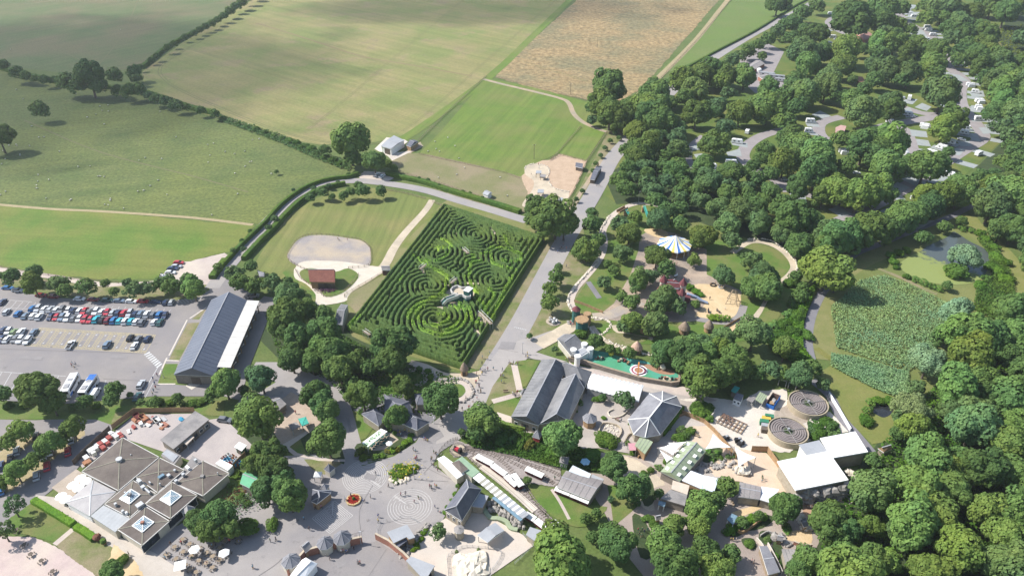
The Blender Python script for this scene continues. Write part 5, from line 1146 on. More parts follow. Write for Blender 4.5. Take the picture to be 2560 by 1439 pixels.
roofed('animal_house','dark pitched hut in the corner of the dirt pen','hut',ZP((1942,893),(2005,902),(2002,940),(1936,925)),2.2,3.6,SLATE2,TIMBER)
roofed('trailer_shed','narrow grey roofed shed beside the avenue verge','shed',ZP((1800,1200),(1832,1208),(1795,1275),(1765,1262)),2.8,3.3,GREYM,TIMBER)
roofed('avenue_shelter','dark slate shelter strung along the avenue verge','shelter',ZP((2125,925),(2172,935),(2110,1045),(2068,1038)),2.4,3.6,SLATE2,TIMBER)
roofed('red_tiled_barn','open red tiled barn at the foot of the gravel arena','barn',ZS((1155,175),(1455,172),(1452,300),(1160,297)),3.4,6.8,REDT,OAKW,oh=.6,fascia=OAKW,wins=(),doors=((2,.5,4,2.6),(2,.2,4,2.6)))
roofed('timber_kiosk','dark timber cabin at the gate between arena and maze','cabin',ZS((1978,128),(2078,128),(2085,165),(1985,162)),2.6,3.8,FELT,MAT('plum_boards',(.1,.05,.05),(.14,.07,.07),1,4,.2),doors=((2,.4,1,2),))
roofed('stone_cottage','narrow grey roofed stone cottage beside the near left maze corner','cottage',ZS((1520,548),(1600,560),(1535,790),(1440,775)),3.4,5.2,BARNR,STONE,ridge=None,hip=0)
roofed('slate_shelter','slate roofed stone shelter behind the tree clump left of the arena','shelter',ZS((560,160),(650,195),(640,235),(590,235)),2.8,3.6,SLATE,STONE)
# thatched huts
def thatch_hut(label,c,rpx,zf,h=2.2,roof=THATCH):
 x,y=zf(c)[0];p=P(x,y,h+1);r=rpx/(FPX/(p.y*_ct+CAM_H*_st));t=thing('thatched_hut',label,'hut',(p.x,p.y,0),group='round thatched huts')
 MB().lathe((0,0,h),[(r,-.15),(r,0),(r*.7,1.3),(r*.3,2.4),(.05,3)],14).build('thatched_roof',roof,t)
 MB().lathe((0,0,0),[(r*.8,0),(r*.8,h)],14).build('wall',OAKW,t);MB().box((0,-r*.8,0),(1,.15,1.9)).build('door',TIMBER,t)
thatch_hut('round thatched hut below the sandpit, left of the pair',(1288,1295),15,ZK);thatch_hut('round thatched hut below the sandpit, right of the pair',(1525,1280),13,ZK)
thatch_hut('thatched hut under the trees left of the sandpit huts',(900,1290),12,ZK)
thatch_hut('pink thatched umbrella hut on the crazy golf lawn',(1523,245),15,ZF,2,MAT('pink_thatch',(.42,.27,.2),(.5,.34,.26),.9,5,.2))
thatch_hut('conical thatched kiosk at the near right corner of the maze',(1462,1262),11,ZJ,2.4)
# carousel
x,y=ZK((1190,505))[0];ctr=P(x,y,4);rC=168/3.879/(FPX/(ctr.y*_ct+CAM_H*_st))
t=thing('carousel_tent','big round tent roof striped blue, yellow and white in the playground','carousel',(ctr.x,ctr.y,0))
cols=[MAT('blue_canvas',(.06,.17,.45),(.08,.2,.5),.8,3,.06),MAT('white_canvas',(.7,.72,.74),(.75,.77,.78),.8,3,.05),MAT('yellow_canvas',(.75,.55,.12),(.8,.6,.16),.8,3,.06),MAT('white_canvas_b',(.68,.72,.76),(.74,.77,.8),.8,3,.05)]
Ns=32
for k in range(Ns):
 a0,a1=2*math.pi*k/Ns,2*math.pi*(k+1)/Ns;mb=MB();v=[]
 f0=math.cos(math.pi/8)/math.cos((a0%(math.pi/4))-math.pi/8);f1=math.cos(math.pi/8)/math.cos(((a1-1e-6)%(math.pi/4))-math.pi/8)
 for(rf_,zz)in((1,4),(.5,5.6),(.04,8.2)):
  v+=[(rC*rf_*f0*math.cos(a0),rC*rf_*f0*math.sin(a0),zz),(rC*rf_*f1*math.cos(a1),rC*rf_*f1*math.sin(a1),zz)]
 mb.add(v+[(v[0][0],v[0][1],3.5),(v[1][0],v[1][1],3.5)],[(0,1,3,2),(2,3,5,4),(6,7,1,0)]);mb.build('canvas_panel',cols[k%4],t)
MB().cyl((0,0,8.1),.3,.6,8,.05).build('finial',LEADC,t);MB().cyl((0,0,0),rC*.75,.4,24).build('floor',OAKW,t)
for k in range(12):a=2*math.pi*k/12;MB().box((rC*.85*math.cos(a),rC*.85*math.sin(a),0),(.18,.18,3.8)).build('post',WHITEP,t)
MB().cyl((0,0,.4),1.5,3.4,12).build('centre_column',MAT('gilt_paint',(.5,.3,.1),(.55,.35,.12),1,4,.1),t)
# castle playhouse
t=thing('castle_playhouse','red roofed timber castle playhouse with pointed turrets and slides','playhouse',P(*ZK((1190,935))[0]))
PLUM=MAT('plum_roof',(.13,.04,.045),(.17,.055,.06),1,4,.2)
for ev,h in(([(1080,880),(1270,900),(1260,930),(1090,920)],4.2),([(1070,930),(1270,960),(1230,985),(1080,975)],3.4),([(1090,860),(1130,850),(1250,890),(1250,915)],4.6)):
 roofed('x','','',ZK(*ev),h,roof=PLUM,wall=RENDER,hip=.3,rh=h+1.3,parent=t,part='roof')
for(x,y,h)in((1085,840,6.5),(1275,870,6.5),(1060,925,5),(1262,965,6.5)):
 p=off(t,*ZK((x,y))[0],h);q=MB().cyl((p.x,p.y,0),1.4,h-1,8).build('turret',RENDER,t);MB().cyl((p.x,p.y,h-1),1.8,2.8,8,.05).build('turret_roof',PLUM,q)
pts=[off(t,x,y,z_)for(x,y),z_ in zip(ZK((1310,985),(1400,1015),(1450,1050),(1510,1075)),(3.4,2.2,1.2,.4))]
for a,b in zip(pts[:-1],pts[1:]):MB().beam(a,b,1.3,.5).build('slide',MAT('blue_grey_slide',(.25,.3,.4),(.3,.35,.45),1,4,.1),t)
pts=[off(t,x,y,z_)for(x,y),z_ in zip(ZK((1260,1010),(1340,1030)),(2.4,2.0))];MB().beam(*pts,4,1.8).build('covered_bridge',PLUM,t)
# entrance fort
t=thing('fort_gateway','teal and timber fort gateway with towers at the walled path end','gateway',P(*ZK((265,1240))[0]))
for(x,y,r,h,m_)in((232,1200,1.5,6,TEAL),(290,1290,2.3,5,TEAL),(340,1230,1.4,4.5,OAKW)):
 p=off(t,*ZK((x,y))[0],h/2);q=MB().cyl((p.x,p.y,0),r,h,8).build('tower',m_,t);MB().cyl((p.x,p.y,h),r*1.2,1.6 if m_ is TEAL and r<2 else .4,8,.1 if r<2 and m_ is TEAL else r*1.1).build('tower_top',PLUM if r<2 and m_ is TEAL else OAKW,q)
p=off(t,*ZK((300,1215))[0],3.2);MB().box((p.x,p.y,0),(5,4,3.4),R(-30)).build('deck',OAKW,t)
# camp buildings
roofed('wash_block','red tiled wash block roof among the far campsite trees','building',ZN((765,370),(860,338),(962,385),(850,425)),3,5,MAT('salmon_tiles',(.38,.2,.17),(.44,.25,.21),.8,3,.15),BRICK,fascia=MAT('orange_ridge',(.5,.16,.09),(.55,.2,.12),1,4,.1),hip=.3)
roofed('wash_block','pinkish tiled hut behind a white fence by the campsite bend','building',ZO((545,505),(600,478),(660,490),(640,545),(545,560)),2.6,roof=MAT('pink_tiles',(.42,.26,.24),(.47,.31,.28),.8,3,.15),wall=BRICK,flatroof=True)
roofed('camp_shop','long grey roofed shop at the campsite forecourt','building',ZM((1550,70),(1650,5),(1745,40),(1625,105)),3,4,CORR,BRICK)
roofed('camp_reception','dark roofed reception block beside the silver trailers','building',ZM((1670,170),(1760,150),(1815,185),(1740,220)),3,4,FELT,BRICK)
roofed('brown_hut','brown roofed hut hidden among the middle campsite trees','hut',ZN((770,810),(830,815),(865,870),(790,870)),2.6,roof=MAT('rust_roof',(.35,.18,.12),(.4,.22,.15),.8,3,.15),flatroof=True,wall=BRICK)
roofed('old_tower','weathered low stone hut by the works road wood','hut',ZV((440,395),(520,380),(560,400),(490,430)),2.2,3.4,OAKW,STONE)
# lower right zoo quarter: decks, small houses, walls
roofed('boardwalk_roof','long narrow dark decked roof running to the bottom edge','building',ZH((612,1150),(690,1150),(815,1400),(700,1430)),2.2,2.6,SLATE,WOODP)
roofed('animal_house','flat mottled brown roof beside the dark decked roof','building',ZH((830,1180),(950,1180),(1000,1240),(870,1330)),2.6,roof=CORR,flatroof=True,wall=STONE)
roofed('keeper_hut','tiny dark roofed hut by the bushes at the path junction','hut',ZH((790,1050),(850,1060),(840,1100),(780,1090)),2,2.8,FELT,OAKW)
roofed('lean_to','pale blue lean to roof next to the mottled keeper shed','shelter',ZE((2200,710),(2270,725),(2255,770),(2190,750)),2.2,roof=SKYL,flatroof=True,wall=WHITEP,posts=True)
roofed('garden_hut','small brown hut between the trees below the beige roofed shed','hut',ZE((2160,860),(2210,850),(2220,890),(2170,900)),2.1,2.9,CORR,OAKW)
roofed('feed_store','low grey store roof between rock pool and trees','shed',ZH((1010,900),(1060,880),(1090,960),(1045,970)),2.0,2.6,BARNR,STONE)
# ------------------------------------------------------------------ trees
def crown_mesh(name,seed,mat,nl=34,leaves=130,lsz=.062,flatz=.86,lr=(.26,.42),top=.0,core=True,shape='round',jit=.3):
 rr=random.Random(seed);mb=MB();lob=[]
 for i in range(nl):
  zz=1-1.62*(i+.5)/nl;ph=i*2.39996+rr.uniform(-.5,.5);q=math.sqrt(max(0,1-zz*zz));rad=rr.uniform(.5,.74)*(1+.16*math.sin(2*ph+seed)+.12*math.sin(3*ph+seed*2))
  c=Vector((q*math.cos(ph)*rad,q*math.sin(ph)*rad,zz*rad*flatz))
  if shape=='cone':c.x *= 1-.55*(c.z+.6);c.y *= 1-.55*(c.z+.6);c.z *= 1.5
  if shape=='willow':c.x *= 1.0+rr.uniform(-.1,.2);c.z *= .8
  lob.append((c,rr.uniform(*lr)))
 for(c,r)in lob:
  out=c.normalized()
  for _ in range(leaves):
   d=Vector((rr.gauss(0,1),rr.gauss(0,1),rr.gauss(0,1))).normalized()
   if d.dot(out)<-.15 and d.z<.3:d=-d
   p=c+Vector((d.x*r,d.y*r,d.z*r*.85))*rr.uniform(.82,1.06)
   cards(mb,p,d+Vector((0,0,.25)),lsz,rr,0,jit)
 if core:
  mb.blob((0,0,0),(.62,.62,.6*flatz*(1.4 if shape=='cone' else 1)),seed=seed,n=12,k=8,amp=.15)
 return mb.mesh(name,mat)
def trunk_mesh(seed,h=1.3):
 rr=random.Random(seed);mb=MB();prof=[(.075,-h),(.055,-h+.3),(.045,-.3),(.03,.1)]
 for(a,b)in zip(prof[:-1],prof[1:]):mb.cyl((0,0,a[1]),a[0],b[1]-a[1],7,b[0],cap=False)
 for k in range(5):
  a=k*1.257+rr.uniform(-.3,.3);z0=rr.uniform(-.6,-.2);p=Vector((0,0,z0))
  q=Vector((math.cos(a)*.32,math.sin(a)*.32,z0+.35));e=q*1.6;mb.beam(p,q,.045);mb.beam(q,Vector((e.x,e.y,q.z+.25)),.028)
 return mb.mesh('trunk',BARK)
PROT={}
def protos(key,mat,n,**k):PROT[key]=[crown_mesh('crown',11+7*i+len(key)*3+ord(key[0]),mat,**k)for i in range(n)]
protos('o',LF_OAK,5,nl=28,lr=(.24,.46),leaves=150);protos('b',LF_BLUE,4,nl=24,lr=(.26,.5),leaves=170);protos('y',LF_YEL,3,nl=30);protos('w',LF_WIL,2,nl=26,leaves=190,lsz=.05,lr=(.3,.48),shape='willow')
protos('d',LF_OAK,3,nl=40,lr=(.24,.36));protos('s',LF_OAK,2,nl=20,leaves=60,lr=(.2,.32),core=False,lsz=.06);protos('c',LF_BLUE,1,nl=30,shape='cone')
protos('h',LF_HEDGE,3,nl=16,leaves=90,lsz=.085,flatz=.75,lr=(.34,.5))
LOW={k:crown_mesh('crown_low',5+ord(k),m,nl=20,leaves=34,lsz=.1,lr=(.3,.44))for k,m in(('o',LF_OAK),('b',LF_BLUE),('y',LF_YEL))}
TRK=[trunk_mesh(i)for i in range(3)]
TONE={'o':(1.02,1,.95),'d':(.76,.78,.76),'b':(.95,.97,.9),'y':(.88,.95,.96),'w':(1,1,1),'s':(.8,.85,.8),'c':(.55,.65,.7),'h':(.9,.95,.9)}
T=[]     # x, y, width px, kind
def add(s,zf=None):
 for tok in s.split():
  k=tok[0];x,y,w_=(float(q)for q in tok[1:].split(','))
  if zf:x,y=zf((x,y))[0];w_ /= 3.4 if y<270 else 3.95
  T.append((x,y,w_,k))
# far left hedgerows and lone trees
add('d8,162,34 d40,180,42 d64,190,34 o87,197,26 d112,200,32 d136,199,24 d165,204,58 d222,188,82 d196,214,52 d246,214,52 d285,188,46 d335,178,42 b340,196,32 o320,226,44 o346,224,42 o292,226,34 s98,274,50 d-4,338,70 o875,352,94 o812,374,34 o935,402,60 d905,402,42 y968,410,28 d880,396,50 d985,420,24')
add('b372,238,28 b388,246,34 b412,252,34 b440,262,36 d466,268,24 d502,276,28 d535,284,28 d350,168,20 d378,150,20 d391,140,22 d420,118,26 d434,110,20 d461,93,20 d484,83,22 d499,75,22 d514,67,22 d529,59,24 d544,50,24 d559,40,26 d574,28,28 d589,16,28 d604,6,30 d620,-6,30 d636,-18,30')
add('o775,492,30 o805,480,34 o830,491,22 o858,489,30 o876,479,34 o906,476,42 o952,477,34 o896,463,28 b822,464,18 b845,456,14 b784,470,16 b733,474,12 b686,546,24 b670,568,20 d625,577,15 d604,601,15 d582,626,18 b608,622,18 o545,668,30 o691,429,14 o871,435,13')
add('b583,684,54 d627,664,42 o600,706,56 d629,714,50 b682,706,54 y656,708,38 o717,706,40 d732,719,38 b713,738,62 d741,736,44 d713,800,108 o752,778,66 o776,766,38 d811,784,58 d741,838,88 d811,832,88 d728,892,78 o837,878,80 o802,866,70 d778,900,68 o848,920,80 d892,904,66 o920,918,56 d980,862,104 d978,902,90 d1006,938,38')
add('d28,690,50 d85,680,50 y82,708,64 b144,708,56 o162,724,46 d214,716,56 d263,708,30 o284,729,30 b317,706,30 b335,723,52 b366,721,46 o402,708,44 y428,716,54 o472,700,46 y482,718,64 d423,699,38 d1,690,26')
add('d92,972,108 d5,984,58 s286,974,54 s278,998,48 d325,986,20 d129,1006,66 o211,1004,46 o387,1004,38 o443,995,34 o562,958,78 d531,984,48 b652,944,78 d610,975,34')
add('y53,1076,60 y18,1104,58 y180,1068,60 y121,1106,68 y155,1097,42 y75,1156,52 y39,1176,64 y8,1204,44 o98,1138,38 s33,1264,62 s8,1326,62')
add('o644,1040,114 o788,984,72 d806,1006,70 o818,1030,60 d907,986,84 d880,960,50 d1010,964,62 o1100,1000,92 y992,1038,64 o1208,1046,88 o1193,1078,58 o1154,1080,24 d1226,1072,50 o819,1100,94 d667,1134,88 d685,1173,88 d651,1160,76 d664,1223,80 d724,1237,92 d703,1210,80 o618,1155,38')
add('d496,1303,78 o547,1288,88 d524,1320,78 d571,1316,66 d281,1430,70 h304,1400,40 h680,1310,40 h618,1314,60')
add('o1407,1090,98 d1535,1163,78 o1585,1219,82 o1647,1234,34 o1539,1353,98 y1402,1404,168 y1386,1366,120 o1490,1283,34 d1464,1296,36 d1482,1340,38 o1686,1314,68 o1660,1365,98 o1686,1418,110 o1735,1275,58 o1318,1199,26 b1097,1327,48 b1561,998,58 c1527,1247,22')
add('o1664,874,64 b1698,868,60 o1654,890,50 o1728,866,66 d1721,886,88 b1767,866,66 o1703,910,58 o1762,886,70 y1801,872,66 o1832,886,68 y1754,940,108 d1801,930,88 d1839,918,80 d1891,932,48 b1929,922,58 y1952,932,46 b2001,935,68 c2058,960,40 o2032,916,48 d1852,916,70 o1741,966,56')
add('d1817,1213,58 y1755,1270,88 o1792,1250,58 d1964,1262,78 d1951,1293,48 o1897,1288,32 o1856,1304,38 h1967,1316,28 h1874,1358,28 h1918,1350,24 o1766,1383,88 o1830,1383,58 o1792,1426,88 o1745,1316,68')
add('d2183,1149,52 b2178,1224,108 y2217,1193,58 d2075,1301,108 d2114,1327,88 o2101,1365,68 o2024,1399,78 o1998,1425,68 y2127,1392,78 y2178,1314,68 y2178,1392,88 y2217,1404,78 y2294,1211,118 o2320,1141,118 o2281,1301,128 o2346,1288,108 b2256,1327,88 d2333,1425,108 o2371,1172,88')
add('b2435,1062,118 y2536,1062,88 o2523,1108,108 d2456,1169,118 o2536,1184,98 d2395,1153,88 o2472,1276,98 o2533,1276,108 o2517,1336,98 b2517,1413,128 y2280,1062,78 w2255,1041,58 b2380,1035,68 y2322,1083,58 o2243,1083,46')
add('w2322,900,88 w2392,780,84 w2279,1015,88 w2294,966,48 y2412,829,118 o2353,840,58 d2480,849,98 y2431,888,118 y2392,966,118 o2451,947,88 d2529,781,108 o2538,839,88 o2548,898,78 o2529,995,108 d2470,986,88 o2369,1019,58 b2441,1034,98')
add('b2480,512,98 o2527,488,108 o2503,571,68 d2534,573,78 d2551,536,68 o2308,592,50 o2362,566,40 o2404,553,34 w2412,640,74 h2392,678,58 d2369,713,32 o2066,673,118 o2092,697,76 o2007,720,38 d2102,595,108 d2137,588,88 d2177,573,98 b2055,583,70 d2078,606,80 d2066,630,58 o1995,618,68 d1984,547,108 d2031,543,58 y2196,552,58 o2220,573,68 o2255,547,88 o2291,531,70 d2326,512,80 y2362,484,78 y2314,488,70 o2397,488,70 o2404,465,68 d2059,488,68 y2092,476,88 y2149,484,98 y2187,472,88 o2208,453,58')
add('d2161,362,98 y2215,357,108 o2196,381,88 o2102,348,58 b2158,279,88 d2232,272,62 b2357,234,88 d2381,296,78 y2362,319,78 d2314,414,98 o2357,402,48 o2215,414,88 d2116,414,58 o2371,381,38 o2043,383,88 o2007,366,78 d2059,402,68 o2038,433,88 y2092,461,68 o1967,305,56 o1979,343,66 o2024,400,50')
# playground trees
add('b1550,560,56 o1573,584,61 b1556,632,53 o1480,560,58 o1480,532,36 o1465,626,64 o1495,600,48 o1390,692,47 y1375,720,42 y1373,755,52 o1397,668,28 b1646,548,64 y1590,542,40 o1700,560,56 o1668,528,56 o1642,640,67 o1666,672,56 y1735,610,36 y1735,650,40 b1510,705,44 y1555,740,40 o1596,700,61 y1580,755,47 b1625,690,47 b1810,690,59 o1760,590,64 b1830,600,56 b1660,745,75 b1690,765,56 b1640,765,56 y1740,760,28 o1580,805,61 b1640,810,75 b1560,815,47 b1880,650,56 b1910,690,75 o1920,720,81 o1880,720,64 b1820,560,61 b1850,530,75 b1900,560,64 b1800,520,64 b1750,500,56 o1700,520,52 o1640,500,56 b1960,580,61 o2010,600,56 o1990,690,40 y2030,690,31 o2000,740,47 o2040,660,47 d1520,660,28 o1535,676,36')
add('o1389,540,96 d1340,520,72 d1360,555,84 o1410,560,70 d1330,548,50')
add('d1525,215,96 d1505,255,80 d1525,280,84 d1575,270,66 d1560,300,70 o1620,270,84 o1650,300,80 o1590,330,60 d1480,270,40 b1480,300,34')
add('d350,60,150 d200,130,170 o110,260,170 o100,380,120 d730,200,370 o1050,90,250 o1230,90,180 d1030,220,230 y1200,260,170 b1080,330,150 o1190,360,140 d1340,310,130 d350,350,200 b200,540,260 d400,560,200 o650,530,260 d800,520,150 y1000,440,200 d1000,560,180 o1170,470,200 o1380,480,200 d1330,570,220 o1470,540,170 d1620,530,220 b950,680,170 o250,680,230 o620,700,230 y350,770,100 b480,810,200 y720,840,100 o120,830,170 b450,920,250 b1080,750,230 b1330,780,230 o960,850,180 d1230,830,180 o1560,680,230 d1600,780,180 o240,1000,240 o110,1140,170 d580,1010,180 o720,1060,200 o850,950,160 b1120,1090,200',ZN)
add('o1500,60,150 y1520,190,180 b1700,80,250 b1850,120,180 o2000,130,200 y1680,190,150 b1850,250,200 o1750,310,180 b1790,400,180 d1910,380,200 o2080,290,180 d2130,370,200 o1870,540,180 d1960,480,180 o2130,500,200 o1850,640,150 o2050,580,200 o2250,560,180 d2100,700,220 b2300,650,200 o2380,780,200 d2150,810,180 b2250,870,200 o2450,850,200 y2300,950,230 o2450,980,180 y2330,1080,230 o2250,1190,250 b2450,1200,300 b2300,1350,220 d2200,60,200 d2350,120,250 d2480,60,200 d2300,30,200 o2100,60,180 o1620,20,150 b2520,400,180 o2560,1000,200 o2540,650,200 b2600,850,240',ZN)
add('o560,270,160 o620,360,220 y900,230,250 o1050,160,230 y1180,110,230 b1000,320,230 d750,450,150 o900,400,180 o1330,170,200 y1280,230,180 o1530,180,210 b1350,350,150 b1250,480,180 d1230,560,160 d1020,570,290 o1480,560,270 d1780,300,210 o1780,500,280 o1700,610,180 y1920,650,210 o1620,480,180 o1980,370,200 b2150,350,240 o2050,270,190 o2100,480,190 b1330,700,200 o1210,890,280 o570,430,270 d560,590,340 o650,650,240 o520,900,290 o430,1010,250 b800,830,190 b830,950,250 o700,1010,190 o350,1050,190 o300,1150,210 y820,1090,170 d660,1130,190 b480,1130,210 y200,1270,210 o280,1360,230 b500,1300,220 b560,1380,230 o980,1220,200 b1150,1280,280 o900,1310,190 o850,1390,190 o1650,1260,220 b1550,1350,190 o1780,1350,170 o1950,820,210 o2000,900,230 o1750,950,220 d1700,1050,200 o1950,1090,290 b2100,1000,210 o2250,930,220 o2300,1050,190 d2400,1210,230 y2450,1310,210',ZM)
add('o1870,128,44 d1895,112,40 o1920,98,44 b1945,78,44 o1962,62,44 d1985,52,44 o1905,140,30 b1850,140,36 o1975,95,44 d1990,120,40 o2010,75,40 b1830,150,44 o1800,168,46 d1775,185,48 o1750,205,46 o1730,222,44')
for x,y in ZP((2120,895),(2165,820),(2205,755),(2250,690),(2295,610),(2330,665),(2095,960),(2000,1140),(1945,1215)):T.append((x,y,16,'o'))
for x,y in ZP((530,1025),(612,1040),(710,1090),(925,1145),(990,1160),(1100,1200)):T.append((x,y,12,'o'))
add('o1324,839,20 b1387,872,20 o1489,853,48 d1525,871,32 d1545,876,24 o1574,881,38 h1638,905,44 h1453,832,34 o1447,1005,24 o1507,994,26 d1945,8,60')
# dense woods filled in between
POLYS={'camp_lower':[(1505,500),(1540,420),(1590,360),(1700,330),(1720,420),(1745,450),(1890,430),(1960,480),(2010,540),(2080,600),(2060,650),(1980,640),(1930,600),(1830,590),(1780,560),(1660,510),(1570,500)],
 'camp_far':[(2000,-90),(2600,-90),(2600,-10),(2020,-10)],
 'right_wood':[(2560,190),(2750,190),(2750,480),(2560,500),(2490,430),(2500,330),(2540,260)],
 'pond_wood':[(2440,450),(2700,420),(2750,820),(2560,800),(2545,700),(2560,620),(2500,560),(2440,510)],
 'near_wood':[(2560,780),(2900,780),(3000,1800),(2000,1800),(1980,1450),(2100,1400),(2250,1250),(2350,1000),(2460,800)],
 'middle_wood':[(1650,875),(1860,872),(1960,890),(2060,930),(2010,960),(1880,960),(1780,960),(1700,930),(1640,900)]}
rr=random.Random(21);TW=[];ZK_=lambda k:1.28 if k in 'odbyws' else .45 if k=='h' else 1.2
for(x,y,w_,k)in T:
 r=w_/2/ppm(x,y);zc=ZK_(k)*r*(.8 if k!='h' and y<850 and x>1450 else 1);p=P(x,y,zc);TW.append([p.x,p.y,r*(1+.0),k,w_,zc])
ROADW=[P(*p).to_2d()for p in catmull(CR1,False,3)]+[P(*p).to_2d()for p in catmull([(2130,-45),(2020,14),(1900,76),(1780,144),(1690,205),(1580,340),(1490,472)],False,6)]+[P(*p).to_2d()for p in catmull([(1990,480),(1940,450),(1890,425),(1858,395),(1868,365),(1905,340),(1960,325),(2050,345),(2130,345),(2240,312),(2300,285),(2220,255)],False,5)]+[P(*p).to_2d()for p in catmull([(2200,115),(2140,95),(2090,75),(2070,55),(2100,35)],False,5)]
PITW=[[tuple(P(*q).to_2d())for q in pl]for pl in PITCHES]+[[tuple(P(*q).to_2d())for q in[(1850,150),(1905,100),(1960,130),(1990,210),(1960,240),(1890,235)]]]
for nm,pl in POLYS.items():
 wp=[tuple(P(*q).to_2d())for q in pl];xs=[q[0]for q in wp];ys=[q[1]for q in wp];area=(max(xs)-min(xs))*(max(ys)-min(ys))
 for _ in range(int(area/6)):
  x,y=rr.uniform(min(xs),max(xs)),rr.uniform(min(ys),max(ys))
  if not inpoly(x,y,wp):continue
  r=rr.uniform(4.2,7.6)*(1.1 if nm in('near_wood','right_wood')else 1)
  if any((x-a[0])**2+(y-a[1])**2<((.86 if nm=='camp_mid' else .78 if nm.startswith('camp')else .72)*(r+a[2]))**2 for a in TW):continue
  if nm.startswith('camp')or nm=='right_wood':
   if any((x-q.x)**2+(y-q.y)**2<(3.5+r*.95)**2 for q in ROADW):continue
   if any(inpoly(x+dx*r,y+dy*r,q)for q in PITW for dx,dy in((0,0),(.6,0),(-.6,0),(0,.6),(0,-.6))):continue
  k=rr.choice('oooodddbby');zc=1.3*r;TW.append([x,y,r,k,r*2*FPX/(y*_ct+CAM_H*_st),zc])
LMK=[('the striped carousel tent',1685,612),('the red castle playhouse',1690,720),('the sandpit',1795,750),('the round lawn',1930,650),('the fort gateway',1450,800),('the duckweed pond',2350,650),('the long dark blue shed',560,840),('the car park',230,790),('the coaches',200,960),
       ('the red tiled barn',808,692),('the gravel arena',830,630),('the maze corner',900,860),('the thatched maze kiosk',1160,915),('the stone cottage',852,785),('the turquoise kiosk',758,1052),('the dark slate hall',1000,1020),('the green striped awning',938,1095),('the mint green roof',620,1200),('the restaurant',380,1200),('the picnic tables',480,1400),
       ('the plaza labyrinths',960,1240),('the engine shed',1450,1210),('the railway sidings',1330,1180),('the buff deck',1200,1370),('the round ended barn',1640,1030),('the long grey barns',1380,980),('the green roofed barn',1710,1150),('the white roofed house',2050,1160),('the round tanks',1990,1040),('the turquoise tool shed',1840,975),
       ('the penguin pool',2070,1250),('the beige keeper hut',1690,1220),('the reed bed',2200,830),('the dark pond',2200,1030),('the far bend of the campsite road',2350,120),('the salmon roofed wash block',2160,90),('the pinkish tiled hut',2100,325),('the silver trailers',1930,190),('the camp shop',1890,160),('the caravan pitches by the road fork',2300,340),('the near campsite road',2230,500),
       ('the camper vans under the trees',1820,400),('the stubble field corner',1480,260),('the avenue',1520,420),('the farm shed',985,360),('the hay field corner',370,210),('the sheep field',100,300),('the narrow road bend',700,520),('the avenue lawn',1410,700),('the crazy golf lawn',1570,850),('the green play surface',1560,910),('the bottom right corner of the photo',2540,1420),('the right edge of the wood',2540,1100),('the heath clearing',2530,130),('the right edge above the pond',2540,500),('the car lot',110,1120),('the pink paved yard',60,1400)]
LW=[(n,P(x,y).to_2d())for n,x,y in LMK]
def ordn(i):return['closest','second closest','third closest','fourth closest','fifth closest','sixth closest','seventh closest','eighth closest','ninth closest','tenth closest'][i]if i<10 else['eleventh','twelfth','thirteenth','fourteenth','fifteenth','sixteenth','seventeenth','eighteenth','nineteenth','twentieth','twenty first','twenty second','twenty third','twenty fourth','twenty fifth','twenty sixth','twenty seventh','twenty eighth','twenty ninth','thirtieth','thirty first','thirty second','thirty third','thirty fourth','thirty fifth','thirty sixth','thirty seventh'][min(i-10,26)]+' closest'
USED=set()
def label_near(items,fmt):
 """items: (object, look, x, y); gives each a label that names its look and its rank from the nearest landmark"""
 grp={}
 for(o,look,x,y)in items:
  n,q=min(LW,key=lambda a:(a[1].x-x)**2+(a[1].y-y)**2);grp.setdefault((look,n),[]).append(((q.x-x)**2+(q.y-y)**2,o,x-q.x,y-q.y))
 for(look,n),L in grp.items():
  L.sort(key=lambda a:a[0])
  for i,(d,o,dx,dy)in enumerate(L):
   side=('left of' if dx<0 else 'right of')if abs(dx)>abs(dy)else('beyond' if dy>0 else 'in front of')
   if len(L)==1:lb=fmt.format(look=look)+' '+side+' '+n
   else:lb=fmt.format(look=look)+', '+ordn(i)+' to '+n
   if lb in USED:lb=lb+' on the '+('left' if dx<0 else 'right')
   USED.add(lb);o['label']=lb
TW=[q for q in TW if q[3]!='h']+[q for q in TW if q[3]=='h']
def vis(q):
 d=q[1]*_ct+(CAM_H-q[5])*_st;x=1280+FPX*q[0]/d;y=719.5-FPX*(q[1]*_st-(CAM_H-q[5])*_ct)/d
 return-30-q[4]/2<x<2590+q[4]/2 and-30-q[4]/2<y<1470+q[4]/2
treesw=[q for q in TW if q[3]!='h'];order=sorted(range(len(treesw)),key=lambda i:-(treesw[i][4]+(1000 if vis(treesw[i])else 0)))
indiv=set(order[:296]);items=[];rest=[]
